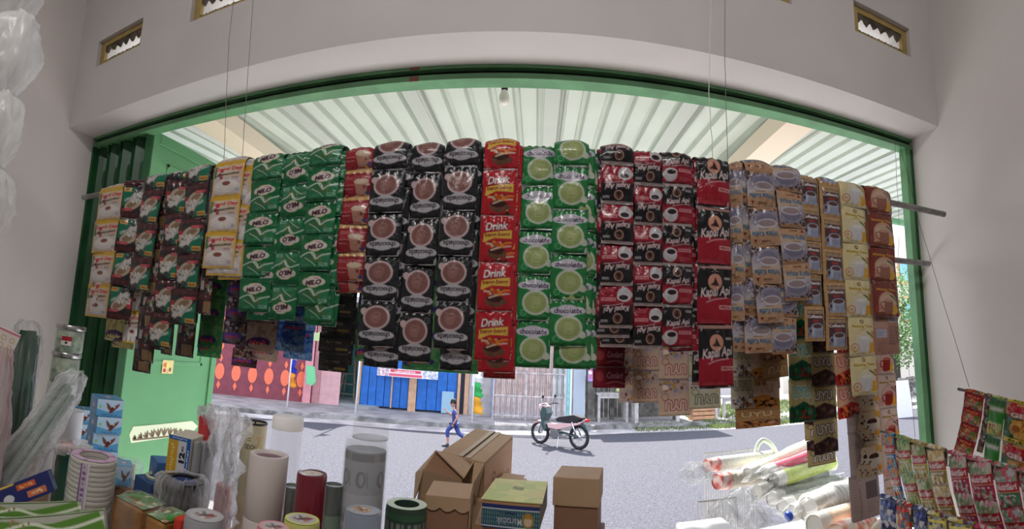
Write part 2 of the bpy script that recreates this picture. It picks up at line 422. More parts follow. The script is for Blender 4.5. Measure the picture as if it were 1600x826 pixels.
# pressed light ornament band low on the leaf
b_ = MB(); zc = 0.93
A_, B_ = .10, L_-.10
pts = [(A_+.02, zc-.045), (B_-.05, zc-.03), (B_, zc+.01), (B_-.06, zc+.045), (A_+.02, zc+.04), (A_, zc)]
b_.prism(pts, .004, .007, 'x')
b_.build('pale_plate', mat('pale_green_plate', (214, 226, 196), .5), lf)
b_ = MB(); rg = random.Random(5)
for k in range(11):
    f_ = k/10; yy = A_+.05+f_*(B_-A_-.13); hh = .018+.030*math.sin(math.pi*(f_*.9+.08)); an = (f_-.5)*2.2
    for q_ in (-.5, 0, .5):
        aa = an+q_; P = []
        for w_ in range(8):
            t_ = w_/7; ll = hh*1.05*t_; wd = .0065*math.sin(math.pi*t_)
            P.append((yy+ll*math.sin(aa)+wd*math.cos(aa), zc-.026+ll*math.cos(aa)-wd*math.sin(aa)))
        for w_ in range(6, 0, -1):
            t_ = w_/7; ll = hh*1.05*t_; wd = -.0065*math.sin(math.pi*t_)
            P.append((yy+ll*math.sin(aa)+wd*math.cos(aa), zc-.026+ll*math.cos(aa)-wd*math.sin(aa)))
        b_.prism(P, .0072, .0092, 'x')
b_.box((.0072, A_+.03, zc-.034), (.0090, B_-.07, zc-.026))
b_.build('leaf_ornament', mat('brown_grey_ornament', (120, 104, 84), .8, bump=.3, bscale=80), lf)
a = Art(40, .8, (226, 214, 150)); a.ell(.25, .3, .16, .14, (214, 120, 70)); a.ell(.72, .55, .1, .12, (120, 80, 50)); a.rect(.12, .5, .34, .7, (190, 50, 60)); a.ell(.5, .3, .14, .12, (240, 225, 120)); a.lines(.4, .58, .7, 3, .07, .02, (150, 90, 70))
def art_panel(name, cells, origin, ux, uy, w, h, m, parent=None, nrm=0.0, thick=0.0):
    """flat printed panel: origin = top-left corner, ux to the right, uy downward"""
    ny, nx = cells.shape[:2]; o, ux, uy = Vector(origin), Vector(ux).normalized(), Vector(uy).normalized()
    U = np.linspace(0, w, nx); Vv = np.linspace(0, h, ny)
    g = np.array(o)[None, None] + U[None, :, None]*np.array(ux) + Vv[:, None, None]*np.array(uy)
    V = g.reshape(-1, 3); F = [grid_faces(nx, ny)]; cols = cells.reshape(-1, 3)
    if thick:
        n = np.array(uy.cross(ux)).astype(float)*-1    # away from the viewer
        n = -np.array(ux.cross(uy))*-1
        c4 = np.array([V[0], V[nx-1], V[nx*ny-1], V[nx*(ny-1)]]) + n*thick
        k = len(V); V = np.concatenate([V, c4]); idx = [0, nx-1, nx*ny-1, nx*(ny-1)]
        F = [F[0], np.array([[k, k+1, k+2, k+3]]), ] + [np.array([[idx[i], idx[(i+1) % 4], k+(i+1) % 4, k+i]]) for i in range(4)]
        cols = np.concatenate([cols, cells.mean((0, 1))[None].repeat(4, 0)])
    me = quick_mesh(name, V, F, False, [m], None, cols)
    ob = bpy.data.objects.new(name, me); return link(ob, parent)
paper = mat('printed_paper', rough=.65, attr='Print')
card = mat('printed_glossy_card', rough=.38, attr='Print', bump=.03, bscale=30)
foil = mat('printed_foil_film', rough=.27, attr='Print', bump=.42, bscale=55, coat=.32, spec=.4, translucent=.10)
foil_t = mat('printed_thin_film', rough=.34, attr='Print', bump=.3, bscale=70, coat=.2, spec=.35, translucent=.65)
foil_m = mat('printed_matte_film', rough=.5, attr='Print', bump=.1, bscale=60, translucent=.12)
st = art_panel('sticker', a.cells(), (.0095, (PX(255, 562, LX+.01).y-LY0), PX(255, 562, LX+.01).z), (0, 1, 0), (0, 0, -1), .09, .075, paper, lf)
# ------------------------------------------------------------------ awning of translucent ribbed sheets
def zaw(y, s=.05): return 2.63 + s*(y-1.64)
AY0, AY1 = 1.66, 3.25
aw_m = mat('milky_roof_sheet', (206, 214, 204), .6, translucent=.19, var=.03, vscale=3)
sheet_w = 0.62
x = -4.35; i = 0
while x < 3.6:
    b_ = MB(); nseg = 0; p = []
    k = 0
    while k*0.105 < sheet_w+.02:
        u0 = k*0.105; p += [(u0, 0), (u0+.066, 0), (u0+.074, .026), (u0+.095, .026), (u0+.103, 0)]; k += 1
    lift = .004*(i % 2)
    for (u0, h0), (u1, h1) in zip(p[:-1], p[1:]):
        b_.quad((u0, 0, zaw(AY0)+h0+lift), (u1, 0, zaw(AY0)+h1+lift), (u1, AY1-AY0, zaw(AY1)+h1+lift), (u0, AY1-AY0, zaw(AY1)+h0+lift))
    o = b_.build('awning_sheet', aw_m, None, loc=(x, AY0, 0)); sl_ = o.modifiers.new('thick', 'SOLIDIFY'); sl_.thickness = .0015
    tag(o, 'milky white ribbed roof sheet of the awning outside, one of the row', 'roof sheet', 'awning roof sheets')
    x += sheet_w; i += 1
raf = mat('cream_painted_rafter', (236, 222, 200), .6)
for k, xx in enumerate((-1.56, 1.09)):
    o = MB().prism([(xx-.07, zaw(AY0)-.10), (xx+.07, zaw(AY0)-.10), (xx+.07, zaw(AY0)-.004), (xx-.07, zaw(AY0)-.004)], AY0+.0, AY1-.02, 'y').build('awning_rafter', raf)
    tag(o, ('cream rafter under the awning on the left, above the yellow sachets', 'cream rafter under the awning on the right, above the tan sachets')[k], 'rafter', 'awning rafters')
o = MB().box((1.2, AY1-.32, 2.585), (3.6, AY1-.27, 2.625)).build('awning_beam', green); tag(o, 'green steel tube carrying the awning edge, seen beside the right door post', 'beam')
o = MB().box((-4.3, AY1-.32, 2.585), (1.2, AY1-.27, 2.625)).build('awning_beam', green); tag(o, 'green steel tube carrying the awning edge, hidden behind the hanging sachets', 'beam')
# bare bulb
q = PY(789, 128, 1.9); t = empty('light_bulb', (q.x, 1.9, 0), label='white light bulb in a black socket hanging under the awning', cat='light bulb')
zt = q.z; zb_ = PY(789, 172, 1.9).z; H_ = zt-zb_
MB().tube([(0, 0, zt+.12), (0.002, 0, zt-.02)], .0022, 8).build('cord', black, t, smooth=True)
MB().lathe([(.008, zt), (.0135, zt-.008), (.014, zt-.035), (.012, zt-.042)], seg=20).build('socket', mat('black_bakelite', (28, 28, 28), .35), t, auto=40)
MB().lathe([(.012, zt-.04), (.016, zt-.05), (.021, zt-.062), (.0225, zt-.075), (.021, zt-.088), (.015, zt-.098), (.007, zt-.103), (0, zt-.104)], seg=24, cap=False).build('bulb', mat('opal_glass', (238, 236, 226), .25), t, smooth=True)

# ------------------------------------------------------------------ street
asph = mat('pale_asphalt', (86, 85, 95), .9, bump=.5, bscale=60, var=.42, vscale=45, detail=6)
conc = mat('bleached_concrete', (158, 154, 156), .85, bump=.2, bscale=14, var=.22, vscale=2.2, detail=8)
APR = 1
kerbm = mat('worn_kerb', (158, 156, 154), .9, bump=.3, bscale=20, var=.4, vscale=4, detail=8)
o = MB().box((-60, YF+.06, ROAD-.3), (60, 60, ROAD)).build('road', asph); struct(o)
struct(MB().box((-5, YF+.06, ROAD-.1), (5, 4.3, ROAD+.02)).build('apron', mat('pale_bounce_concrete', (214, 208, 206), .8, var=.08, vscale=3)))  # pale concrete slab, added to bounce sunlight up onto the soffit
# worn pale dusty strip in front of the kerb
KP = [(-16, 5.6), (-9.2, 7.6), (-6.94, 9.25), (-5.4, 10.6), (-4.15, 11.45), (-2.06, 12.05), (.76, 12.6), (2.83, 13.0), (5.36, 12.7), (7.9, 12.3), (16, 11.6)]
def smooth_line(P, n=6):
    P = [np.array(p, float) for p in P]; out = []
    for i in range(len(P)-1):
        p0, p1, p2, p3 = P[max(i-1, 0)], P[i], P[i+1], P[min(i+2, len(P)-1)]
        for k in range(n):
            u = k/n; out.append(.5*((2*p1)+(-p0+p2)*u+(2*p0-5*p1+4*p2-p3)*u*u+(-p0+3*p1-3*p2+p3)*u**3))
    out.append(P[-1]); return out
KL = smooth_line(KP)
def band(name, d0, d1, z0, z1, m, zb=None):
    b_ = MB(); rg = random.Random(3)
    for p, q_ in zip(KL[:-1], KL[1:]):
        b_.add([(p[0], p[1]+d0, z0), (q_[0], q_[1]+d0, z0), (q_[0], q_[1]+d0, z1), (p[0], p[1]+d0, z1), (p[0], p[1]+d1, z1), (q_[0], q_[1]+d1, z1), (p[0], p[1]+d1, z0), (q_[0], q_[1]+d1, z0)],
               [(0, 1, 2, 3), (3, 2, 5, 4), (4, 5, 7, 6)])
    return b_.build(name, m)
struct(band('kerb', 0, .22, ROAD, ROAD+.11, kerbm)); struct(band('sidewalk', .22, 9, ROAD-.05, ROAD+.10, conc))
struct(band('road_shoulder', -.75, .02, ROAD-.02, ROAD+.006, mat('dusty_shoulder', (190, 184, 182), .95, bump=.3, bscale=25, col2=(138, 132, 136), vscale=1.7, detail=10)))
SW = ROAD+.10
grs = MB(); rg = random.Random(11)
for k in range(5200):
    if k % 5 < 4: xx = rg.uniform(4.6, 9.5)
    else: xx = rg.uniform(2.6, 5)
    ky = np.interp(xx, [p[0] for p in KL], [p[1] for p in KL]); yy = ky + (rg.gauss(-.18, .22)); 
    h_ = rg.uniform(.03, .10)*(1.2 if xx > 4.6 else .7); a_ = rg.uniform(0, 3.14); dx, dy = .012*math.cos(a_), .012*math.sin(a_)
    z0 = ROAD+.01 if yy < ky else SW
    grs.add([(xx-dx, yy-dy, z0), (xx+dx, yy+dy, z0), (xx+rg.uniform(-.03, .03), yy+rg.uniform(-.03, .03), z0+h_)], [(0, 1, 2)])
tag(grs.build('grass_verge', mat('grass', (132, 150, 92), .8, translucent=.3, var=.35, vscale=3)), 'sparse green grass growing along the kerb on the right of the street', 'grass', kind='stuff')
grs = MB()
for k in range(4500):
    xx = rg.uniform(4.5, 10.1); yy = rg.uniform(13.6, 17.5); a_ = rg.uniform(0, 3.14); h_ = rg.uniform(.04, .16)
    grs.add([(xx-.02*math.cos(a_), yy-.02*math.sin(a_), SW), (xx+.02*math.cos(a_), yy+.02*math.sin(a_), SW), (xx+rg.uniform(-.05, .05), yy+rg.uniform(-.05, .05), SW+h_)], [(0, 1, 2)])
tag(grs.build('grass_lawn', MATS['grass']), 'green grass patch behind the wooden tables across the street', 'grass', kind='stuff')

# ---- helper: facade panel frame between two ground points
def facade(name, A, B_, label, cat='building'):
    A, B_ = Vector((A[0], A[1], 0)), Vector((B_[0], B_[1], 0)); d = B_-A
    t = empty(name, (A.x, A.y, SW), (0, 0, math.atan2(d.y, d.x)), label, cat); return t, d.length
pink = mat('pink_wall_paint', (226, 158, 166), .8, bump=.1, bscale=10, var=.06)
pinkd = mat('maroon_wall_paint', (140, 72, 84), .8, bump=.1, bscale=10, var=.1)
orange_ = mat('orange_ornament_paint', (238, 122, 92), .7)
# pink building with patterned wall
A_, B_ = (-8.9, 10.75), (-6.15, 12.75)
t, L_ = facade('pink_building', A_, B_, 'pink building with maroon wall of orange oval ornaments across the street')
MB().box((-.5, .3, 0), (L_, 4, 3.2)).build('body', pink, t)
MB().box((-.12, -.05, 0), (.14, .3, 3.2)).build('pillar', pink, t); MB().box((L_-.22, -.06, 0), (L_, .3, 3.2)).build('pillar', pink, t)
MB().box((.14, .06, 0), (L_-.22, .3, 2.9)).build('patterned_wall', pinkd, t)
MB().box((-.6, -.4, 3.0), (L_+.1, 4.2, 3.2)).build('roof_slab', mat('grey_slab', (160, 156, 156), .8), t)
b_ = MB(); n = 7
for k in range(n):
    xx = .14 + .17 + k*(L_-.36-.24)/(n-1)
    for zz, s_ in ((.63, 1), (1.72, 1)):
        P = [(xx+.13*math.cos(a), zz+.23*math.sin(a)) for a in [q*math.pi/12 for q in range(24)]]; b_.prism(P, .045, .065, 'y')
        for e_ in (-1, 1): P = [(xx-.055, zz+e_*.37), (xx, zz+e_*.25), (xx+.055, zz+e_*.37), (xx, zz+e_*.50)]; b_.prism(P if e_ > 0 else P[::-1], .045, .065, 'y')
b_.build('oval_ornament', orange_, t)
# side wing of pink building going back
A2, B2 = (-6.10, 12.80), (-5.05+-.30, 14.3)
t, L_ = facade('pink_side_wing', (-6.12, 12.8), (-5.72, 13.2), 'plain pink side wall between the ornament wall and the teal porch')
MB().box((0, 0, 0), (.5, .25, 3.1)).build('wall_panel', mat('dusty_pink_paint', (196, 140, 146), .8, var=.1), t)
t, L_ = facade('pink_pilaster', (-5.95, 12.95), (-5.42, 13.15), 'pale pink wall panel right beside the teal porch')
MB().box((0, 0, 0), (L_, .15, 3.1)).build('wall_panel', mat('pale_pink_paint', (216, 170, 174), .8, var=.06), t)
# teal porch
teal = mat('teal_wall_paint', (92, 160, 156), .8, var=.1, bump=.1, bscale=10)
t, L_ = facade('teal_porch', (-6.3, 15.2), (-4.55, 15.0), 'teal walled porch with an open front across the street')
MB().box((-.4, 0, 0), (L_+.3, .2, 3.0)).build('back_wall', teal, t)
MB().box((-.5, -1.9, 0), (-.3, 0, 3.0)).build('side_wall', teal, t)
MB().box((-.6, -1.9, 0), (L_+.3, 0, .06)).build('porch_floor', mat('porch_cement', (150, 156, 158), .8), t)
MB().box((-.7, -2.6, 2.9), (L_+.3, .3, 3.05)).build('roof_slab', MATS['grey_slab'], t)
# lime green drip edge
o = MB().prism([(-6.2, 1.62), (-5.5, 1.60), (-4.6, 1.58), (-4.6, 1.68), (-5.3, 1.95), (-5.2, 2.05), (-6.1, 1.75)], 12.2, 12.24, 'y').build('green_awning_flap', mat('lime_tarp', (206, 226, 172), .6, translucent=.4)); tag(o, 'pale lime tarpaulin flap hanging in front of the teal porch', 'tarpaulin')
# green rag on the pink wall
q = PY(485, 588, 12.3)
o = MB().prism([(q.x-.14, q.z+.30), (q.x+.10, q.z+.28), (q.x+.18, q.z-.12), (q.x+.08, q.z-.24), (q.x-.1, q.z-.2)], 12.28, 12.31).build('hanging_cloth', mat('mint_cloth', (120, 206, 150), .8)); tag(o, 'mint green cloth hanging in front of the pale pink panel', 'cloth')
# wooden A-frame ladder stand inside the porch
wood_g = mat('grey_wood', (150, 138, 124), .85, bump=.3, bscale=30, var=.25, vscale=8)
t = empty('wooden_stepladder', (-5.55, 14.2, SW+.06), label='grey wooden stepladder standing in the teal porch', cat='ladder')
for sx in (-1, 1):
    MB().tube([(sx*.26, -.2, 0), (sx*.1, 0, 1.5)], .03, 6).build('leg', wood_g, t); MB().tube([(sx*.30, .3, 0), (sx*.1, .02, 1.5)], .03, 6).build('leg', wood_g, t)
for k in range(4):
    f_ = .2+.3*k; ww = .26-.16*f_/1.5
    MB().cbox((0, -.2+.2*f_/1.5, f_), (2*ww, .06, .03)).build('rung', wood_g, t)
# blue shop front: tall folding boards
blue_m = mat('blue_painted_boards', (36, 110, 200), .55, bump=.15, bscale=20, var=.12, vscale=5)
beige = mat('beige_post_paint', (206, 168, 138), .8, var=.1)
t, L_ = facade('blue_shopfront', (-5.0, 13.55), (-1.98, 14.1), 'shop front of blue boards between beige posts across the street')
MB().box((0, .12, 0), (L_, .3, 3.0)).build('inner_wall', mat('dark_interior', (60, 66, 80), .8), t)
for xx in (0, 1.56, 2.88): MB().box((xx-.03 if xx != 1.56 else xx-.10, -.04, 0), (xx+.05 if xx != 1.56 else xx+.12, .12, 3.0)).build('post', beige, t)
edges = [.05, .36, .66, .92, 1.18, 1.46]
for g0, g1, n in ((.05, 1.45, 6), (1.69, 2.84, 4)):
    for k in range(n):
        a0 = g0+(g1-g0)*k/n; a1 = g0+(g1-g0)*(k+1)/n
        MB().box((a0+.008, .02+.015*(k % 2), .06), (a1-.008, .06+.015*(k % 2), 2.6)).build('board', blue_m, t)
MB().box((.95, -.03, .04), (.99, .02, 2.6)).build('batten', beige, t)
MB().box((2.42, -.05, .02), (2.76, .0, .62)).build('leaning_sheet', mat('pale_blue_board', (150, 186, 206), .7), t)
MB().box((-.1, -.4, 2.6), (L_+.1, .3, 2.75)).build('canopy', MATS['grey_slab'], t)
a = Art(120, .13, (232, 226, 226)); a.rect(.22, .02, .72, .06, (206, 66, 90)); a.rect(.2, .08, .74, .12, (214, 90, 110)); a.specks(0, 0, .2, .13, 60, .012, [(150, 170, 200), (210, 150, 160)], 2); a.specks(.76, 0, 1, .13, 70, .012, [(150, 170, 200), (190, 190, 200)], 3); a.scrib(12, .46, .045, .34, (240, 236, 236), h=.025, bold=.05)
bn = art_panel('banner', a.cells(), tuple(PY(590, 573, 13.3)), (1, .15, 0), (0, 0, -1), 1.72, .23, paper); tag(bn, 'white and red printed banner hung across the blue boards', 'banner')
# white and corrugated doors to the right of the blue boards
corr = mat('pale_corrugated_sheet', (196, 194, 196), .6, bump=.1, var=.1, vscale=4)
t, L_ = facade('pale_wall_section', (-2.0, 14.12), (-1.16, 14.15), 'pale corrugated wall section behind the red, white and green flag')
MB().box((0, .05, 0), (L_, .2, 2.8)).build('wall_panel', corr, t); MB().box((0, -.0, 0), (.12, .06, 2.8)).build('post', beige, t)
MB().box((L_-.04, -.03, 0), (L_+.03, .06, 2.8)).build('blue_edge', blue_m, t)
MB().box((.2, .02, .8), (.36, .05, 1.4)).build('notice', mat('white_notice', (232, 232, 234), .7), t); MB().box((.62, .02, 1.35), (.78, .05, 1.55)).build('meter_plate', mat('grey_plate', (120, 112, 112), .6), t)
b_ = MB(); 
for k in range(16): b_.tube([(.14+k*(L_-.2)/16, .045, .02), (.14+k*(L_-.2)/16, .045, 2.8)], .012, 6)
b_.build('corrugation', corr, t)
# white fence gate made of thin bars
fm = mat('rust_streaked_white_bars', (206, 202, 206), .6, var=.25, vscale=5); fr_ = mat('brownish_bar', (170, 146, 140), .7)
t, L_ = facade('bar_fence', (-1.12, 13.6), (1.27, 13.6), 'tall fence of thin pale vertical bars behind the motorcycle')
for k in range(38):
    xx = .04 + k*(L_-.5)/37
    MB().box((xx-.012, -.01, .05), (xx+.012, .01, 2.4)).build('bar', fm if k % 3 else fr_, t)
for zz in (.1, .62, 1.25, 2.3): MB().box((0, -.02, zz), (L_-.42, .012, zz+.03)).build('rail', fm, t)
for xx in (0, .9, L_-.45): MB().box((xx-.02, -.03, 0), (xx+.02, .03, 2.5)).build('post', fm, t)
b_ = MB()
for k in range(22): b_.box((.15+k*.082, .03, .12), (.2+k*.082, .05, .6))
b_.build('lower_pale_slat', mat('white_slat', (222, 220, 226), .7), t)
cy1, cy2 = mat('cyan_board', (150, 214, 222), .7, var=.15, vscale=8), mat('pale_aqua_board', (206, 232, 234), .7)
for k in range(7): MB().box((L_-.75+k*.075, .04, .05), (L_-.75+k*.075+.06, .06, 2.3)).build('aqua_board', cy1 if k % 2 else cy2, t)
MB().box((L_-.2, .05, 0), (L_+.12, .12, 2.4)).build('grey_door_panel', mat('bluegrey_panel', (170, 182, 196), .7), t)
o = MB().box((-1.3, 15.6, SW), (1.5, 15.8, 2.6)).build('yard_wall', mat('pale_brick_wall', (190, 160, 150), .9, bump=.2, bscale=8, var=.2, vscale=6)); tag(o, 'reddish yard wall seen through the pale bar fence', 'wall')
# grey timber kiosk
gw = mat('weathered_timber', (126, 122, 116), .9, bump=.35, bscale=22, var=.3, vscale=6)
t = empty('timber_kiosk', (1.38, 13.9, SW), label='weathered grey timber kiosk to the right of the bar fence', cat='kiosk')
for k in range(20): MB().box((k*.14, .9, 0), (k*.14+.13, .95, 2.5)).build('board', gw, t)
MB().box((.12, -.1, 0), (.30, .1, 2.5)).build('post', gw, t); MB().box((.36, 0, 0), (.46, .1, 2.5)).build('post', gw, t); MB().box((.78, .2, 0), (.9, .3, 2.5)).build('post', gw, t); MB().box((2.6, .0, 0), (2.72, .12, 2.5)).build('post', gw, t)
MB().box((.48, .25, .95), (.66, .3, 1.6)).build('white_poster', MATS['white_notice'], t)
MB().box((-.1, -.5, 2.5), (2.95, 1.1, 2.6)).build('roof', gw, t)
a = Art(60, .6, (200, 196, 220)); a.rect(0, 0, .04, .6, (150, 130, 220)); a.rect(0, .55, 1, .6, (150, 130, 220)); a.rect(.96, 0, 1, .6, (150, 130, 220)); a.rect(.04, .0, .96, .54, (180, 120, 150)); a.specks(.05, 0, .95, .5, 40, .05, [(220, 90, 120), (240, 240, 240), (120, 90, 170)], 4)
bn = art_panel('banner', a.cells(), tuple(PY(919, 565, 13.3)), (1, 0, 0), (0, 0, -1), .85, .52, paper); qb = PY(919, 565, 13.3); MB().tube([(qb.x+.02, 13.31, qb.z-.01), (qb.x+.02, 13.42, SW+2.52)], .008, 6).build('cord', black, None).parent = bn; MB().tube([(qb.x+.83, 13.31, qb.z-.01), (qb.x+.83, 13.42, SW+2.52)], .008, 6).build('cord', black, None).parent = bn; tag(bn, 'banner with a purple border behind the maroon sachets', 'banner')
# tables across the street
tb = mat('whitish_grey_wood', (192, 188, 186), .85, bump=.2, bscale=25, var=.15, vscale=8)
def table(x0, x1, y0, y1, h, label, legs=4, extra=0, name='wooden_table'):
    t = empty(name, ((x0+x1)/2, (y0+y1)/2, SW), label=label, cat='table'); hx, hy = (x1-x0)/2, (y1-y0)/2
    MB().box((-hx, -hy, h-.05), (hx, hy, h)).build('tabletop', tb, t)
    MB().box((-hx+.03, -hy+.02, h-.14), (hx-.03, -hy+.05, h-.05)).build('apron', tb, t)
    for sx in (-1, 1):
        for sy in (-1, 1): MB().box((sx*(hx-.06)-.035, sy*(hy-.06)-.035, 0), (sx*(hx-.06)+.035, sy*(hy-.06)+.035, h-.05)).build('leg', tb, t)
    if extra: MB().box((-.04, -hy+.03, 0), (.06, -hy+.1, h-.05)).build('leg', tb, t)
    return t
table(1.72, 2.62, 13.55, 14.1, .78, 'small pale wooden table behind the motorcycle, left of the longer one')
t = table(2.72, 5.15, 13.3, 13.95, .70, 'long pale wooden table across the street with a raised corner post', extra=1)
MB().box((-1.22, -.36, 0), (-1.12, -.27, 1.35)).build('corner_post', tb, t)
table(5.4, 6.4, 13.6, 14.2, .6, 'low wooden table end seen under the pale candy strips')
lb = empty('striped_produce', (2.45, 13.8, SW+.78), label='pile of pale green bundles on the small table', cat='vegetables')
for k in range(9): MB().lathe([(.001, -.05), (.05, -.03), (.06, 0), (.05, .04), (.001, .06)], ((k % 4)*.13-.1, (k//4)*.12-.1, .055+.03*(k % 2)), 10, cap=False).build('bundle', mat('pale_green_leaf', (196, 212, 150), .7), lb, smooth=True)
crate = empty('wooden_crate', (4.75, 13.55, SW), label='orange-brown wooden crate under the long table', cat='crate')
cm = mat('orange_crate_wood', (200, 152, 116), .8, var=.15)
for k in range(3): MB().box((-.36, -.2, .03+k*.12), (.36, -.17, .12+k*.12)).build('slat', cm, crate); MB().box((-.36, .17, .03+k*.12), (.36, .2, .12+k*.12)).build('slat', cm, crate)
for sx in (-1, 1): MB().box((sx*.35-.02, -.17, 0), (sx*.35+.02, .17, .38)).build('end_board', cm, crate)
o = MB().box((4.4, 13.5, SW+.39), (5.0, 13.9, SW+.62)).build('blue_container', mat('dusty_blue_plastic', (110, 150, 176), .5), None, bevel=.02); tag(o, 'dusty blue plastic container on the wooden crate', 'container')
q = PZ(1135, 655, SW)
o = MB().box((6.35, 13.3, SW), (6.95, 13.55, SW+.2)).build('dark_case', mat('dark_blue_grey_case', (66, 76, 92), .5), None, bevel=.02); tag(o, 'dark blue-grey case standing on the far sidewalk below the grey-green candy strips', 'case')
for sx in (-.16, .16): pass
st_ = empty('stool', (6.65, 13.9, SW), label='dark legged stool behind the dark case', cat='stool')
MB().box((-.25, -.15, .78), (.25, .15, .84)).build('seat', gw, st_)
for sx in (-.18, .18):
    for sy in (-.1, .1): MB().box((sx-.03, sy-.03, 0), (sx+.03, sy+.03, .78)).build('leg', mat('dark_stool_leg', (90, 88, 92), .7), st_)
# flag poles with banners
white_p = mat('white_painted_pole', (236, 236, 236), .5)
def flagpole(base, cols, label, h=3.2, top=1.9, wd=.2, px=0):
    t = empty('flag_pole', (base[0], base[1], base[2]), label=label, cat='flag')
    MB().tube([(0, 0, 0), (.01, 0, h)], .022, 8).build('pole', white_p, t, smooth=True)
    z = top; 
    for k, (c, hh) in enumerate(cols):
        P = []; b_ = MB(); nn = 6
        for i in range(nn+1):
            f_ = i/nn; wv = wd*(.75+.25*((i+k) % 2))*(.8+.12*k)
            b_.v += [Vector((.02, 0, z-hh*f_)), Vector((.02+wv*(.6+.4*f_), .05*math.sin(i*1.4+k), z-hh*f_ - .02))]
        b_.f = [[2*i, 2*i+1, 2*i+3, 2*i+2] for i in range(nn)]; b_.m = [0]*nn
        b_.build('flag_band', mat('flag_%d_%d_%d' % c, c, .7, translucent=.4), t, smooth=True).modifiers.new('t', 'SOLIDIFY').thickness = .004
        z -= hh
    return t
q = PZ(430, 640, SW)
flagpole((-6.05, 11.25, ROAD), [((236, 236, 240), .35), ((46, 66, 196), .34), ((246, 168, 50), .36)], 'white flag pole with white, blue and orange flag before the patterned wall', top=1.62+.05, wd=.20)
flagpole((-4.35, 11.7, ROAD), [((236, 236, 236), .25)], 'white flag pole standing left of the blue boards', top=3.0)
flagpole((-1.55, 12.6, ROAD), [((226, 50, 66), .42), ((238, 238, 238), .40), ((70, 196, 110), .36), ((246, 190, 60), .42)], 'white flag pole with red, white, green and yellow flag behind the running child', top=1.93, wd=.26)
# beyond the right post: building, tree, low stone wall
t = empty('far_building', (12, 22, ROAD), label='pale building with orange trim and blue-green windows, seen past the right door post', cat='building')
MB().box((0, 0, 0), (11, 4, 9)).build('wall_body', mat('cream_facade', (232, 222, 206), .8), t)
for k in range(4):
    for j in range(2):
        f_ = MB().box((.8+k*2.5, -.06, 3.6+j*2.4), (2.5+k*2.5, 0, 5.2+j*2.4)).build('window', mat('orange_window_frame', (230, 160, 110), .6), t); MB().box((.95+k*2.5, -.09, 3.75+j*2.4), (2.35+k*2.5, -.05, 5.05+j*2.4)).build('pane', mat('aqua_pane', (130, 190, 200), .2), f_)
def tree(base, h, r, label, seed=1, nleaf=5200):
    t = empty('tree', base, label=label, cat='tree', group=None); rg = random.Random(seed)
    tr = MB(); tr.tube([(0, 0, 0), (.08, .05, h*.35), (-.05, .1, h*.55), (.05, .05, h*.8)], [.17, .13, .10, .04], 10)
    for k in range(6):
        a = k*1.05+rg.random(); tr.tube([(0, .05, h*(.38+.05*k)), (.6*r*math.cos(a), .6*r*math.sin(a), h*(.55+.06*k))], [.06, .02], 6)
    tr.build('trunk', mat('dark_bark', (80, 72, 62), .9, bump=.4, bscale=20), t, smooth=True)
    V = []; F = []
    for k in range(nleaf):
        a, e_, rr = rg.uniform(0, 6.283), rg.uniform(-1, 1), rg.random()**.4
        c = Vector((r*rr*math.cos(a)*math.sqrt(1-e_*e_), r*rr*math.sin(a)*math.sqrt(1-e_*e_), h*.62 + h*.42*rr*e_))
        c += Vector((math.sin(c.z*5), math.cos(c.x*6), 0))*.12
        u = Vector((rg.uniform(-1, 1), rg.uniform(-1, 1), rg.uniform(-1, 1))).normalized()*rg.uniform(.06, .13); v = u.orthogonal().normalized()*rg.uniform(.03, .06)
        n = len(V); V += [c-u, c+v, c+u, c-v]; F.append((n, n+1, n+2, n+3))
    me = quick_mesh('leaves', np.array([tuple(p) for p in V]), np.array(F), False, [mat('light_green_leaf', (128, 172, 96), .6, translucent=.45, var=.3, vscale=3)])
    o = bpy.data.objects.new('foliage', me); link(o, t); o['kind'] = 'stuff'; return t
tree((13.6, 15.2, ROAD), 5.2, 2.1, 'light green tree seen in the gap beside the right door post', 3)
sm = mat('grey_field_stone', (150, 142, 136), .9, bump=.4, bscale=12, var=.3, vscale=5)
b_ = MB(); rg = random.Random(8)
for k in range(150):
    cx_, cz_ = 10.4+rg.uniform(0, 4.6), .08+rg.randint(0, 4)*.14
    s_ = rg.uniform(.08, .13); b_.lathe([(.001, -s_*.7), (s_*.9, -s_*.4), (s_, 0), (s_*.8, s_*.45), (.001, s_*.7)], (cx_, 14.0+rg.uniform(-.1, .1), SW+cz_), 7, cap=False)
tag(b_.build('stone_wall', sm, smooth=True), 'low grey dry-stone wall under the tree beyond the right post', 'wall')
q = PZ(1410, 645, ROAD)
sg = empty('folding_sign', (q.x*.93, q.y*.93, ROAD), (0, 0, R(-35)), 'white folding sign with orange edge beyond the right door post', 'sign')
MB().prism([(-.3, 0), (.3, 0), (.22, 1.0), (-.22, 1.0)], -.02, 0).build('board', MATS['white_notice'], sg); MB().prism([(-.34, 0), (-.30, 0), (-.22, 1.02), (-.26, 1.02)], -.03, .01).build('edge_strip', mat('orange_strip', (226, 120, 90), .6), sg)
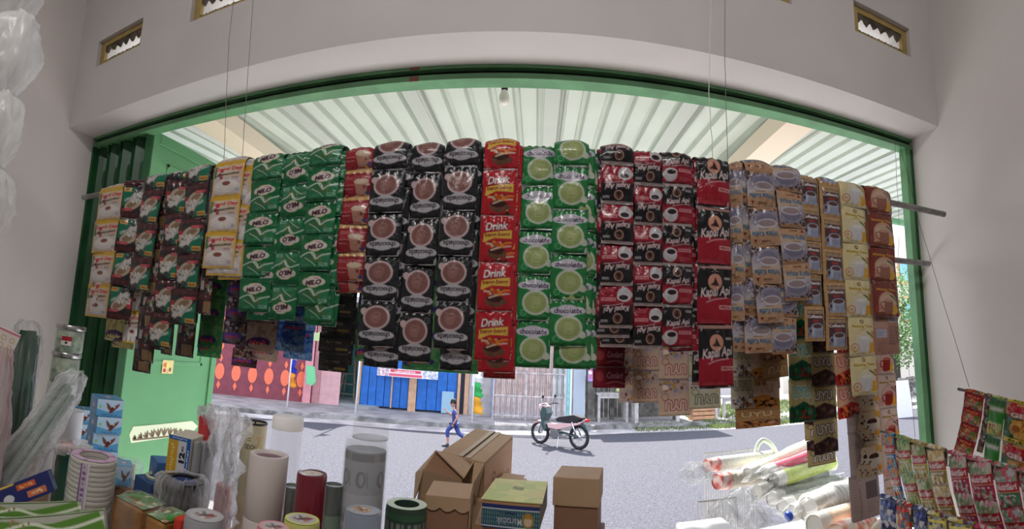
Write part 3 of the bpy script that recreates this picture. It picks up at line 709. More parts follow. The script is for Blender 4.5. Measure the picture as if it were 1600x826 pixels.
# ---- motorcycle
def motorcycle(loc, rz, label):
    t = empty('motorcycle', loc, (0, 0, rz), label, 'motorcycle')
    blk, chrome = mat('black_rubber', (38, 38, 40), .8), mat('chrome', (200, 200, 204), .2, 1)
    dk, rd = mat('dark_teal_fairing', (44, 70, 70), .3, coat=.5), mat('pink_white_fairing', (214, 176, 176), .3, coat=.5)
    for x_, nm in ((-.62, 'rear'), (.62, 'front')):
        w_ = MB(); w_.tube([(x_+.26*math.cos(a), 0, .29+.26*math.sin(a)) for a in [k*math.pi/14 for k in range(28)]], .042, 8, closed=True); o = w_.build('tyre', blk, t, smooth=True)
        w_ = MB(); w_.tube([(x_+.22*math.cos(a), 0, .29+.22*math.sin(a)) for a in [k*math.pi/14 for k in range(28)]], .014, 6, closed=True)
        for k in range(12): w_.tube([(x_, .01, .29), (x_+.22*math.cos(k*math.pi/6), 0, .29+.22*math.sin(k*math.pi/6))], .004, 4)
        w_.lathe([(.035, -.05), (.035, .05)], (x_, 0, .29), 12, axis=(0, 1, 0)); w_.build('wheel_rim', chrome, t, smooth=False)
    for s_ in (-.07, .07):
        MB().tube([(.62, s_, .29), (.48, s_, .70), (.42, s_, .92)], .018, 8).build('front_fork', chrome, t, smooth=True); MB().tube([(-.62, s_, .29), (-.30, s_, .34), (-.02, s_*.8, .36)], .018, 8).build('swing_arm', dk, t, smooth=True); MB().tube([(-.60, s_*1.4, .32), (-.46, s_*1.4, .66)], .022, 8).build('shock_absorber', chrome, t, smooth=True)
    t.scale = (.8, .8, .8)
    MB().prism([(.36, .95), (.50, .98), (.56, .80), (.50, .46), (.38, .34), (.34, .42), (.42, .60), (.30, .80)], -.12, .12).build('leg_shield', dk, t, bevel=.02)
    MB().prism([(.34, .98), (.50, 1.06), (.64, .98), (.58, .84), (.46, .86)], -.09, .09).build('front_cowl', rd, t, bevel=.025)
    MB().lathe([(.001, .06), (.06, .05), (.07, .0)], (.60, 0, .95), 16, axis=(1, 0, .1), cap=False).build('headlight', MATS['opal_glass'], t, smooth=True)
    MB().prism([(-.78, .78), (-.50, .84), (-.06, .76), (.06, .70), (.02, .62), (-.30, .62), (-.62, .66)], -.11, .11).build('seat', blk, t, bevel=.03)
    MB().prism([(-.86, .74), (-.60, .64), (-.10, .60), (.14, .56), (.34, .56), (.30, .44), (.0, .42), (-.30, .50), (-.66, .60)], -.10, .10).build('body_panel', rd, t, bevel=.02)
    MB().prism([(.0, .42), (.22, .42), (.26, .24), (.10, .18), (-.10, .22)], -.09, .09).build('engine', mat('engine_metal', (120, 120, 122), .4, .7), t, bevel=.02)
    MB().tube([(.1, -.13, .22), (-.3, -.14, .22), (-.78, -.15, .34)], [.02, .03, .05], 10).build('exhaust_pipe', chrome, t, smooth=True)
    MB().tube([(.30, -.34, 1.04), (.36, -.2, 1.05), (.42, 0, 1.0), (.36, .2, 1.05), (.30, .34, 1.04)], .013, 8).build('handlebar', blk, t, smooth=True)
    for s_ in (-1, 1):
        mr = MB(); mr.tube([(.38, s_*.2, 1.05), (.36, s_*.26, 1.2)], .006, 6); mr.lathe([(.045, -.006), (.045, .006)], (.36, s_*.27, 1.23), 14, axis=(1, 0, 0)); mr.build('mirror', blk, t)
    MB().prism([(.36, .52), (.50, .58), (.66, .60), (.84, .50), (.88, .42), (.70, .56), (.52, .53)], -.05, .05).build('front_mudguard', rd, t, bevel=.01); MB().prism([(-.92, .46), (-.84, .60), (-.62, .64), (-.70, .60), (-.86, .48)], -.06, .06).build('rear_mudguard', dk, t, bevel=.01)
    MB().cbox((-.86, 0, .72), (.06, .14, .07)).build('tail_light', mat('red_lens', (200, 30, 36), .2), t, bevel=.01)
    MB().tube([(-.05, .1, .25), (-.12, .24, .0)], .012, 6).build('side_stand', chrome, t)
    return t
q = PZ(873, 697, ROAD)
motorcycle((q.x, q.y, ROAD), R(141), 'parked motorcycle with pale pink and dark fairing on the far side of the road')
# ---- running child
def skin_body(name, J, E, rad, m, parent=None, sub=2, root=0):
    me = bpy.data.meshes.new(name); me.from_pydata(J, E, []); me.materials.append(m)
    o = bpy.data.objects.new(name, me); link(o, parent)
    sk = o.modifiers.new('skin', 'SKIN'); sk.use_smooth_shade = True
    for i, v in enumerate(me.skin_vertices[0].data): v.radius = (rad[i], rad[i]) if not isinstance(rad[i], tuple) else rad[i]; v.use_root = (i == root)
    ss_ = o.modifiers.new('sub', 'SUBSURF'); ss_.levels = sub; ss_.render_levels = sub
    return o
def child(loc, rz, s):
    t = empty('person', loc, (0, 0, rz), 'running child in blue sports clothes on the road, facing left', 'person'); t.scale = (s, s, s)
    skin = mat('brown_skin', (186, 132, 110), .55); navy = mat('blue_sport_fabric', (58, 74, 140), .75, var=.1); hair = mat('black_hair', (34, 30, 32), .7, bump=.5, bscale=80); shoe = mat('dark_shoe', (60, 62, 66), .6)
    # runs towards -x; y is depth. joints in metres for a 1.35 m child
    J = [(0, 0, .64), (0.01, 0, .84), (-.01, 0, 1.00), (-.03, 0, 1.09), (-.05, 0, 1.16), (-.06, 0, 1.22),
         (-.01, -.12, 1.05), (.10, -.17, .90), (.02, -.17, .74), (-.02, -.165, .69),      # right arm back, elbow bent
         (-.02, .12, 1.05), (-.14, .16, .92), (-.26, .13, 1.00), (-.31, .12, 1.04),     # left arm forward
         (-.02, -.06, .66), (-.20, -.06, .48), (-.16, -.06, .16), (-.17, -.06, .08),       # front leg
         (.02, .06, .66), (.14, .06, .40), (.36, .06, .26), (.42, .06, .20)]              # back leg kicked up
    E = [(0, 1), (1, 2), (2, 3), (3, 4), (4, 5), (2, 6), (6, 7), (7, 8), (8, 9), (2, 10), (10, 11), (11, 12), (12, 13), (0, 14), (14, 15), (15, 16), (16, 17), (0, 18), (18, 19), (19, 20), (20, 21)]
    rad = [(.10, .075), (.09, .07), (.10, .075), .05, .036, .045, .045, .034, .026, .022, .045, .034, .026, .022, .075, .055, .038, .034, .075, .055, .038, .034]
    skin_body('body', J, E, rad, skin, t)
    # clothing
    JT = [J[0], J[1], J[2], (-.025, 0, 1.07), J[6], (.07, -.155, .95), J[10], (-.10, .15, .955)]
    skin_body('shirt', JT, [(0, 1), (1, 2), (2, 3), (2, 4), (4, 5), (2, 6), (6, 7)], [(.118, .092), (.108, .088), (.116, .09), .056, .06, .05, .06, .05], navy, t)
    JP = [(0, 0, .72), J[14], J[15], (-.17, -.06, .26), J[18], J[19], (.30, .06, .295)]
    skin_body('trousers', JP, [(0, 1), (1, 2), (2, 3), (0, 4), (4, 5), (5, 6)], [(.12, .095), .088, .068, .056, .088, .068, .056], navy, t)
    for (hx, hy, hz), dx in ((J[9], -.02), (J[13], -.05)):
        pass
    for (w_, d_) in ((Vector(J[9]), Vector((-.01, 0, -1))), (Vector(J[13]), Vector((-.7, 0, .6)))):
        d_.normalize(); sd_ = d_.cross(Vector((0, 1, 0))).normalized(); n_ = Vector((0, 1, 0))
        Jh = [tuple(w_), tuple(w_+d_*.045)]; Eh = [(0, 1)]; rh = [(.022, .014), (.03, .014)]
        for k, (o_, l_) in enumerate(((-.021, .038), (-.007, .045), (.007, .042), (.021, .033))):
            b0 = w_+d_*.05+sd_*o_; m_ = b0+d_*l_*.6; e_ = m_+d_*l_*.4+n_*.012; i0 = len(Jh); Jh += [tuple(b0), tuple(m_), tuple(e_)]; Eh += [(1, i0), (i0, i0+1), (i0+1, i0+2)]; rh += [.0075, .007, .006]
        b0 = w_+d_*.015-sd_*.02; i0 = len(Jh); Jh += [tuple(b0), tuple(b0-sd_*.02+d_*.02), tuple(b0-sd_*.022+d_*.042)]; Eh += [(0, i0), (i0, i0+1), (i0+1, i0+2)]; rh += [.009, .0085, .007]
        skin_body('hand', Jh, Eh, rh, skin, t, 1)
    # head with face
    hd = MB(); c = Vector((-.075, 0, 1.295)); prof = [(.001, -.115), (.04, -.108), (.062, -.085), (.075, -.05), (.084, -.01), (.088, .03), (.082, .07), (.06, .10), (.03, .115), (.001, .12)]
    hd.lathe(prof, c, 24, cap=False)
    for p in hd.v: p.y = c.y+(p.y-c.y)*.84; 
    hd.tube([c+Vector((-.078, 0, .01)), c+Vector((-.100, 0, -.025)), c+Vector((-.080, 0, -.033))], [.008, .014, .008], 8)
    for s_ in (-1, 1): hd.lathe([(.001, -.02), (.018, -.012), (.02, .005), (.012, .02), (.001, .024)], c+Vector((.005, s_*.076, -.005)), 10, cap=False)
    hd.build('head', skin, t, smooth=True)
    for s_ in (-1, 1): MB().lathe([(.001, -.008), (.009, -.004), (.010, 0), (.009, .004), (.001, .008)], c+Vector((-.074, s_*.03, .012)), 8, cap=False).build('eye', mat('dark_features', (70, 40, 38), .5), t)
    MB().tube([c+Vector((-.074, -.022, -.062)), c+Vector((-.080, 0, -.064)), c+Vector((-.074, .022, -.062))], .005, 6).build('mouth', mat('dark_lip', (130, 60, 56), .5), t)
    hb = MB(); pr = [(.094, -.02), (.098, .03), (.092, .075), (.068, .112), (.034, .128), (.001, .133)]; hb.lathe(pr, c+Vector((.012, 0, .004)), 24, cap=False)
    for p in hb.v: p.y = c.y+(p.y-c.y)*.88; 
    hb.build('hair', hair, t, smooth=True).modifiers.new('t', 'SOLIDIFY').thickness = .012
    for (a, d_) in (((-.175, -.06, .045), 0), ((.44, .06, .17), 1)):
        P = [(-.16, -.04), (.05, -.04), (.06, .05), (-.0, .06), (-.06, .02), (-.16, .0)]
        ang = 0 if not d_ else R(60); ca, sa = math.cos(ang), math.sin(ang)
        MB().prism([(a[0]+x_*ca-z_*sa, a[2]+x_*sa+z_*ca) for x_, z_ in P], a[1]-.04, a[1]+.04).build('shoe', shoe, t, bevel=.012)
    return t
q = PZ(708, 698, ROAD)
child((q.x, q.y, ROAD), 0, .64)
# ------------------------------------------------------------------ sachet artwork
def cup(a, cx, cy, r, rim, inner, inner2, handle=1):
    a.ell(cx+handle*r*1.02, cy+r*.45, r*.42, r*.30, rim, .5)
    a.ell(cx, cy, r*1.12, r*1.02, rim); a.ell(cx, cy, r*.93, r*.84, inner)
    for k in range(3):
        t = np.linspace(0, 4.6, 12)+k*2.1
        a.curve([(cx+r*(.15+.16*k)*math.cos(q), cy+r*(.12+.15*k)*math.sin(q)) for q in t], r*.10, inner2, .7)
    a.ell(cx+r*.12, cy+r*.05, r*.2, r*.16, inner2, 0, .6)
def cloud(a, cx, cy, w, h, c, edge=None):
    for (g, col) in (((1.08, edge),) if edge else ()) + ((1.0, c),):
        a.ell(cx-w*.30, cy+h*.02, w*.22*g, h*.30*g, col); a.ell(cx+w*.30, cy-h*.02, w*.22*g, h*.30*g, col)
        a.ell(cx, cy, w*.33*g, h*.5*g, col); a.rect(cx-w*.4*g, cy-h*.24*g, cx+w*.4*g, cy+h*.24*g, col); a.ell(cx-w*.43, cy, w*.09*g, h*.2*g, col); a.ell(cx+w*.43, cy, w*.09*g, h*.2*g, col)
ART = {}
def choco(base, dark, inner, inner2, rim, txt, lab):
    a = Art(52, 1.28, base); a.rect(0, 0, 1, .09, dark); a.rect(0, 1.2, 1, 1.28, dark)
    a.rect(.06, .1, .94, 1.18, tuple(min(255, x*1.12+6) for x in base), .35)
    cup(a, .52, .80, .33, rim, inner, inner2, 1)
    cloud(a, .5, .33, .92, .33, lab); a.text('chocolatõs', .5, .33, .74, txt, h=.135, bold=.018)
    a.ring(.19, 1.08, .075, .02, tuple(min(255, x+90) for x in base)); a.scrib(1, .19, 1.08, .05, tuple(min(255, x+90) for x in base))
    a.lines(.72, 1.13, .9, 1, .04, .015, (150, 150, 140)); return a.cells()
ART['choc_black'] = choco((30, 33, 38), (16, 17, 22), (140, 96, 92), (176, 132, 124), (212, 188, 190), (30, 26, 32), (200, 197, 206))
ART['choc_green'] = choco((34, 128, 66), (16, 96, 46), (166, 184, 118), (196, 206, 148), (212, 220, 204), (46, 26, 56), (214, 212, 226))
a = Art(50, 1.1, (18, 116, 68)); a.rect(0, 0, 1, .2, (14, 104, 60)); a.rect(0, 1.0, 1, 1.1, (10, 90, 52))
a.rect(.08, .62, .92, 1.0, (36, 128, 84)); a.rect(.62, .6, .95, .98, (58, 146, 104), .7)
for q in range(12): a.ell(.2+.05*q, .72+.1*math.sin(q*2.1), .07, .05, (70+q*6, 110+q*2, 70), q, .6)
a.curve([(.02, .68), (.2, .6), (.36, .56), (.48, .66), (.56, .76), (.72, .66), (.98, .58)], .04, (214, 228, 216)); a.curve([(.4, .56), (.5, .6), (.56, .74)], .045, (225, 235, 225)); a.curve([(.2, .72), (.42, .84), (.56, .96)], .03, (186, 206, 190))
a.rect(.68, .86, .92, .95, (150, 196, 170)); a.lines(.7, .88, .9, 2, .03, .012, (30, 90, 60)); a.lines(.12, .9, .5, 3, .03, .012, (110, 160, 120))
cloud(a, .5, .36, .68, .34, (226, 218, 216), (214, 200, 90)); a.ell(.6, .24, .13, .06, (226, 218, 216)); a.scrib(6, .58, .25, .16, (190, 60, 70), h=.04)
a.text('MILO', .5, .38, .5, (66, 26, 34), h=.15, bold=.05, shear=.25, rot=-.12); ART['milo'] = a.cells()
a = Art(46, 1.28, (232, 186, 74)); a.rect(.0, .0, 1, .12, (222, 176, 44)); a.rect(.05, .17, .95, 1.2, lambda X, Y: np.stack([236-20*Y, 196+30*(1-X), 168+40*(1-X)], -1))
a.rect(.05, .17, .14, 1.2, (60, 130, 90)); a.rect(.05, .6, .95, 1.2, (222, 208, 206)); a.rect(.2, .22, .34, .66, (228, 222, 216)); a.rect(.26, .3, .38, .42, (206, 44, 60)); a.rect(.20, .44, .32, .54, (206, 44, 60)); a.rect(.28, .56, .38, .66, (206, 44, 60))
a.ell(.5, .92, .42, .22, (236, 230, 226)); a.ell(.5, .86, .34, .17, (246, 240, 234)); a.ell(.5, .82, .13, .075, (150, 88, 76)); a.ring(.84, 1.06, .04, .012, (80, 100, 150))
a.text('Good Day', .52, .3, .84, (212, 40, 58), h=.15, bold=.03); a.text('cappuccino', .5, .5, .74, (56, 40, 42), h=.12, bold=.03, shear=.3, rot=-.08); a.lines(.66, .6, .9, 2, .04, .014, (120, 70, 60)); ART['gd_capp'] = a.cells()
a = Art(46, 1.22, (56, 42, 42)); a.rect(0, 0, 1, .2, (86, 44, 46)); a.rect(0, .02, 1, .06, (66, 30, 32)); a.rect(.05, .24, .95, 1.16, (50, 48, 48))
a.poly([(.95, .42), (.95, 1.14), (.42, 1.14), (.7, .7)], (32, 128, 98)); a.rect(.05, .42, .2, .8, (196, 54, 66)); a.ell(.52, .52, .34, .2, (198, 182, 160), -.4); a.ell(.56, .5, .2, .1, (150, 124, 100), -.4)
a.specks(.12, .58, .6, .98, 46, .045, [(214, 210, 204), (176, 172, 166), (230, 226, 220)], 3); a.text('Carrebian', .5, .76, .76, (226, 224, 218), h=.16, bold=.03, shear=.3, rot=-.35); a.text('Nut', .34, .96, .26, (226, 224, 218), h=.13, bold=.03, shear=.3)
a.rect(.52, .27, .92, .36, (204, 64, 80)); a.lines(.56, .30, .86, 1, .03, .02, (240, 190, 190)); a.ell(.42, 1.02, .12, .09, (70, 80, 78)); a.rect(.62, .98, .93, 1.12, (226, 178, 96)); a.text('Extra', .78, 1.05, .22, (150, 60, 30), h=.06, bold=.03); ART['gd_carr'] = a.cells()
a = Art(44, 1.0, (150, 34, 46)); a.rect(0, 0, 1, .17, (222, 178, 118)); a.rect(.06, .24, .94, .56, (172, 50, 58)); a.rect(.06, .56, .94, .58, (216, 150, 150)); a.poly([(.42, .44), (.9, .44), (.82, .94), (.52, .94)], (184, 134, 116)); a.ell(.66, .46, .26, .1, (228, 204, 180)); a.ell(.6, .42, .1, .07, (236, 216, 196)); a.ell(.76, .42, .1, .07, (236, 216, 196)); a.ell(.78, .66, .05, .06, (120, 70, 60))
a.text('Good Day', .47, .34, .8, (232, 214, 206), h=.15, bold=.05); a.text('Good Day', .47, .34, .8, (160, 30, 44), h=.13, bold=.012); a.text('Mocacinno', .25, .7, .3, (232, 214, 206), h=.06); a.specks(.8, .84, .94, .94, 6, .05, [(60, 70, 130), (200, 150, 60)], 5); ART['gd_red'] = a.cells()
a = Art(52, 1.34, (196, 32, 48)); a.rect(0, 0, 1, .08, (168, 24, 40)); a.rect(0, 1.27, 1, 1.34, (150, 20, 36))
for q in range(9): a.curve([(.48, 1.06), (.3+.05*q, .84-.02*(q % 3)), (.1+.1*q, .72+.05*((q*5) % 3))], .035+.01*(q % 2), [(238, 150, 52), (236, 210, 190), (98, 52, 40), (226, 96, 40)][q % 4])
a.ell(.5, 1.06, .26, .17, (120, 78, 60)); a.ell(.5, 1.0, .24, .09, (66, 34, 30)); a.ell(.74, 1.08, .09, .08, (120, 78, 60)); a.curve([(.34, .98), (.6, .9), (.88, .86)], .05, (232, 200, 176)); a.specks(.4, .68, .66, .86, 9, .05, [(240, 150, 40), (214, 84, 40)], 8)
a.poly([(.12, .52), (.9, .42), (.9, .66), (.4, .66), (.1, .78)], (236, 200, 84)); a.text('beng-beng', .5, .56, .7, (150, 40, 40), h=.13, bold=.02, rot=-.06)
a.text('Drink', .48, .33, .66, (120, 20, 40), h=.25, bold=.09, shear=.25, rot=-.1); a.text('Drink', .47, .32, .64, (244, 240, 238), h=.22, bold=.03, shear=.25, rot=-.1); ART['beng'] = a.cells()
def kapal(big):
    a = Art(52, 1.5 if big else 1.2, (22, 20, 26)); H = a.asp
    a.rect(0, 0, 1, .09, (176, 160, 158) if not big else (196, 146, 136)); a.lines(.02, .03, 1, 1, .05, .015, (130, 110, 110))
    if big:
        a.rect(0, .78, 1, H-.08, (168, 22, 46)); a.rect(0, H-.08, 1, H, (30, 14, 20)); a.ell(.5, .42, .2, .2, (216, 156, 134)); a.poly([(.36, .5), (.46, .42), (.5, .3), (.56, .42), (.62, .52)], (60, 34, 30))
        a.text('Kapal Api', .53, .68, .88, (232, 214, 216), h=.3, bold=.03, shear=.3, rot=-.1); a.curve([(.25, .92), (.5, .84), (.85, .8)], .022, (220, 200, 204)); a.rect(.62, .98, 1, 1.08, (226, 178, 172)); a.text('SPECIAL', .81, 1.03, .32, (150, 20, 40), h=.06, bold=.03); a.lines(.5, .15, .62, 1, .03, .02, (180, 160, 160)); a.lines(.1, 1.34, .9, 2, .04, .015, (200, 120, 120)); a.rect(.76, .3, .94, .36, (170, 170, 170))
    else:
        a.rect(.0, .62, 1, 1.2, (158, 24, 46)); a.rect(0, 1.14, 1, 1.2, (40, 16, 22)); a.rect(.04, .5, .96, .7, lambda X, Y: np.stack([22+130*(Y-.5)/.2, 20+0*Y, 26+18*(Y-.5)/.2], -1))
        a.ell(.46, .27, .14, .14, (196, 160, 146)); a.ell(.46, .27, .115, .115, (110, 70, 62)); a.poly([(.38, .34), (.46, .18), (.54, .34)], (40, 26, 26)); a.text('Kapal Api', .5, .53, .78, (226, 206, 208), h=.2, bold=.035, shear=.3, rot=-.1); a.curve([(.3, .68), (.6, .62), (.9, .6)], .02, (214, 190, 196)); a.rect(.74, .16, .94, .24, (150, 150, 152))
        a.rect(.52, .74, .94, .83, (222, 160, 166)); a.text('SPECIAL MIX', .73, .785, .38, (140, 20, 40), h=.045, bold=.02); a.ell(.26, .92, .22, .2, (206, 204, 210)); a.ell(.28, .84, .2, .11, (222, 220, 226)); a.ell(.29, .84, .14, .07, (50, 34, 40)); a.ell(.05, .92, .05, .06, (206, 204, 210)); a.lines(.56, .98, .96, 3, .04, .012, (210, 140, 150))
    return a.cells()
ART['kapal'] = kapal(False); ART['kapal_big'] = kapal(True)
a = Art(50, 1.32, (196, 156, 122)); a.rect(0, 1.22, 1, 1.32, (176, 130, 96)); a.rect(.02, .38, .98, 1.2, lambda X, Y: np.stack([206-70*(Y-.4), 200-70*(Y-.4), 208-60*(Y-.4)], -1)); a.poly([(0, .62), (0, .36), (1, .36), (1, .48), (.5, .56)], (204, 180, 158)); a.specks(.5, .9, 1, 1.22, 60, .035, [(78, 58, 56), (120, 92, 84), (50, 38, 40)], 4); a.specks(.0, 1.02, .5, 1.22, 16, .03, [(78, 58, 56), (120, 92, 84)], 5)
a.ell(.42, .98, .4, .17, (150, 146, 170)); a.ell(.42, .84, .34, .24, (128, 124, 148)); a.ell(.42, .74, .34, .15, (214, 208, 220)); a.ell(.42, .74, .29, .115, (158, 140, 146)); a.ell(.8, .78, .09, .1, (150, 146, 170)); a.ell(.8, .78, .05, .06, (205, 198, 205))
a.text('Luwak', .5, .13, .32, (110, 62, 50), h=.1, shear=.3, bold=.02); a.poly([(.78, .2), (.84, .08), (.9, .2)], (130, 40, 40)); a.text('White Koffie', .5, .38, .86, (70, 110, 150), h=.18, bold=.035); a.rect(.4, .53, .72, .56, (150, 120, 90)); ART['koffie'] = a.cells()
a = Art(44, 1.28, (200, 158, 106)); a.rect(.14, .14, .9, 1.14, (84, 60, 66)); a.rect(.16, .17, .88, .28, (206, 180, 140)); a.text('INDOCAFE', .52, .225, .62, (90, 60, 60), h=.06, bold=.02); a.text('Coffeemix', .5, .38, .72, (236, 228, 228), h=.12, bold=.05); a.text('3IN1', .5, .54, .3, (190, 50, 60), h=.09, bold=.06); a.rect(.28, .74, .84, 1.12, (158, 168, 196)); a.ell(.56, .74, .28, .12, (186, 192, 214)); a.ell(.56, .73, .22, .08, (96, 60, 60)); a.ell(.24, .9, .1, .13, (150, 160, 190)); a.ell(.24, .9, .05, .08, (84, 60, 66)); a.rect(.16, 1.04, .88, 1.14, (168, 176, 204)); a.rect(.3, .8, .42, 1.08, (196, 202, 222)); ART['mix'] = a.cells()
def teh(base, arch, inner, txt, stripe, mug, mug2, name='Making Time'):
    a = Art(48, 1.34, base); a.rect(0, 0, 1, .05, tuple(x*.85 for x in base)); a.rect(0, 1.28, 1, 1.34, tuple(x*.85 for x in base)); a.poly([(.84, .5), (1, .5), (1, 1.2), (.84, 1.2)], stripe)
    a.ell(.55, .78, .38, .38, arch); a.rect(.17, .78, .93, 1.16, arch); a.ell(.55, .82, .33, .32, inner, 0, .9); a.ell(.8, 1.06, .16, .18, (232, 178, 60))
    a.rect(.36, .72, .74, 1.14, mug); a.ell(.55, 1.14, .19, .07, mug); a.ell(.55, .72, .19, .06, mug2); a.curve([(.37, .8), (.25, .82), (.26, 1.0), (.38, 1.04)], .045, mug); a.ell(.74, .58, .13, .03, (70, 110, 50), .5); a.ell(.86, .68, .08, .025, (90, 130, 60), .6)
    a.ell(.5, .17, .07, .07, (96, 76, 40)); a.ell(.5, .17, .035, .04, base); a.text(name, .52, .34, .78, txt, h=.11, bold=.04); a.lines(.4, .43, .66, 1, .04, .02, txt); a.ring(.2, 1.04, .13, .02, (190, 80, 70)); a.lines(.12, 1.0, .28, 3, .035, .014, (190, 90, 80)); a.lines(.2, 1.22, .8, 1, .03, .015, (120, 100, 80)); return a.cells()
ART['milk'] = teh((232, 218, 168), (226, 214, 172), (236, 226, 196), (176, 142, 30), (226, 130, 74), (222, 222, 226), (240, 240, 240))
ART['choc_time'] = teh((130, 56, 44), (206, 166, 140), (216, 184, 164), (226, 170, 60), (110, 40, 36), (160, 104, 88), (200, 160, 140))
ART['thai'] = teh((214, 196, 186), (206, 172, 160), (212, 180, 172), (150, 124, 40), (150, 44, 48), (150, 48, 44), (190, 110, 90))
a = Art(44, 1.3, (178, 132, 118)); a.rect(.02, .2, .5, .4, (190, 152, 138)); a.rect(.1, .44, .44, .72, (186, 190, 208)); a.lines(.13, .5, .4, 4, .05, .018, (120, 120, 150)); a.rect(.52, .34, .96, .95, (150, 104, 92)); a.lines(.54, .38, .94, 9, .06, .016, (196, 160, 146)); a.rect(.6, .08, .92, .2, (216, 214, 226)); a.lines(.12, .1, .5, 2, .06, .03, (150, 90, 80)); a.lines(.08, .86, .5, 6, .06, .018, (150, 108, 96))
for q in range(9): a.rect(.63+.03*q, .1, .64+.03*q+(q % 2)*.006, .18, (40, 40, 60))
ART['back'] = a.cells()
def uyu(base, top, tx, edge, spk):
    a = Art(44, 1.1, base); a.rect(0, 0, 1, .06, tuple(x*.8 for x in base)); a.poly([(.0, 1.1), (1, 1.1), (1, .72), (.52, .56), (.0, .74)], top); a.specks(.1, .7, .95, 1.06, 34, .045, spk, 6); a.ell(.78, .84, .1, .08, tuple(min(255, x+50) for x in top))
    a.text('UYU', .46, .33, .72, edge, h=.34, bold=.09); a.text('UYU', .46, .33, .68, tx, h=.29, bold=.03); a.ring(.8, .56, .1, .015, edge); return a.cells()
ART['uyu_brown'] = uyu((196, 178, 130), (70, 46, 46), (232, 226, 226), (52, 34, 40), [(96, 60, 50), (52, 34, 34), (120, 84, 60)])
ART['uyu_green'] = uyu((206, 190, 136), (28, 96, 66), (120, 196, 206), (240, 240, 232), [(170, 40, 44), (60, 130, 80), (20, 70, 50)])
ART['uyu_pale'] = uyu((206, 186, 164), (196, 178, 168), (222, 206, 192), (150, 60, 66), [(196, 160, 80), (120, 70, 60), (150, 150, 176)])
ART['uyu_olive'] = uyu((200, 192, 166), (206, 204, 198), (196, 192, 170), (64, 74, 60), [(140, 100, 70), (140, 150, 186), (110, 70, 56)])
ART['uyu_red'] = uyu((214, 182, 150), (190, 52, 52), (238, 222, 206), (180, 60, 56), [(226, 150, 60), (120, 30, 36)])
ART['uyu_tan'] = uyu((172, 138, 92), (150, 112, 78), (214, 190, 150), (130, 96, 60), [(60, 36, 30), (200, 130, 60)])
ART['uyu_orange'] = uyu((222, 206, 190), (214, 150, 70), (206, 186, 170), (190, 160, 150), [(40, 26, 28), (70, 40, 36), (230, 170, 80)])
a = Art(46, 1.25, (226, 208, 186)); a.ell(.55, .62, .3, .22, (236, 228, 214)); a.ell(.55, .55, .22, .11, (80, 50, 44)); a.poly([(.34, .6), (.76, .6), (.66, .96), (.44, .96)], (236, 230, 220)); a.specks(.05, .3, .95, 1.2, 26, .035, [(70, 44, 38), (206, 150, 70), (130, 84, 66)], 12); a.ell(.82, .3, .14, .1, (226, 178, 70)); a.ell(.82, .98, .12, .1, (220, 160, 60)); a.text('Making Time', .45, .17, .6, (186, 152, 60), h=.08, bold=.03); ART['dots'] = a.cells()
a = Art(40, 1.6, (168, 152, 146)); a.rect(.5, .3, .9, .9, (110, 96, 98)); a.lines(.08, .1, .45, 14, .09, .025, (130, 112, 108)); a.lines(.5, 1.0, .9, 5, .08, .02, (130, 112, 108)); a.rect(.3, .5, .34, 1.5, (140, 122, 118)); ART['greyback'] = a.cells()
def arc(base, base2, n, logo=(206, 60, 80), blue=(62, 50, 120), sp=None):
    a = Art(46, .9, base); a.specks(0, .0, 1, .9, 60, .09, [base2, tuple((x+y)/2 for x, y in zip(base, base2)), base], n); a.rect(0, 0, 1, .05, tuple(min(255, x+20) for x in base)); a.rect(0, .86, 1, .9, tuple(min(255, x+20) for x in base))
    a.ell(.42, .62, .4, .17, blue, -.12); a.ell(.44, .69, .32, .1, base); a.scrib(4, .42, .6, .56, logo, h=.14, bold=.06, rot=-.1)
    if sp: a.specks(.05, .08, .95, .5, 30, .04, sp, n+5)
    return a.cells()
ART['arc_yellow'] = arc((218, 206, 132), (190, 176, 110), 1, (90, 60, 110), (60, 44, 96)); ART['arc_green'] = arc((64, 128, 76), (110, 150, 96), 2); ART['arc_beige'] = arc((186, 164, 150), (160, 134, 122), 3); ART['arc_grey'] = arc((120, 108, 112), (70, 58, 62), 4, (196, 70, 110), (90, 80, 170), [(200, 190, 190), (140, 100, 90)])
ART['arc_brown'] = arc((96, 66, 66), (60, 40, 44), 6, (210, 66, 100), (110, 80, 170), [(190, 160, 130)])
a = Art(48, 1.05, (44, 78, 140)); a.specks(0, .1, 1, 1.05, 90, .07, [(70, 110, 170), (34, 62, 120), (96, 130, 170)], 5); a.specks(0, .75, 1, 1.05, 70, .05, [(150, 176, 196), (110, 146, 180)], 9); a.scrib(4, .62, .2, .56, (196, 50, 70), h=.15, bold=.07, shear=.2); ART['blue'] = a.cells()
a = Art(44, .62, (26, 23, 24)); a.rect(0, .02, 1, .1, (60, 52, 48)); a.scrib(6, .5, .3, .5, (120, 104, 84), h=.09, shear=.2); a.rect(.55, .46, .92, .54, (140, 116, 50)); a.rect(.04, .44, .4, .56, (60, 56, 54)); ART['black'] = a.cells()
a = Art(44, 1.15, (52, 36, 36)); a.rect(.2, .0, .5, .3, (84, 46, 46)); a.rect(0, .5, 1, .7, (84, 44, 46)); a.rect(.36, .74, .9, 1.1, (150, 116, 80)); a.specks(.4, .2, .9, .5, 14, .06, [(160, 150, 110), (60, 110, 80), (176, 70, 60)], 4); a.rect(.06, .12, .28, .4, (196, 190, 190)); a.lines(.08, .16, .26, 4, .06, .02, (70, 60, 60)); a.rect(.6, .1, .9, .24, (170, 168, 168)); a.ell(.66, .4, .06, .06, (190, 190, 190)); a.ell(.84, .4, .06, .06, (190, 190, 190)); a.ell(.5, .6, .03, .025, (240, 230, 220)); ART['gdback'] = a.cells()
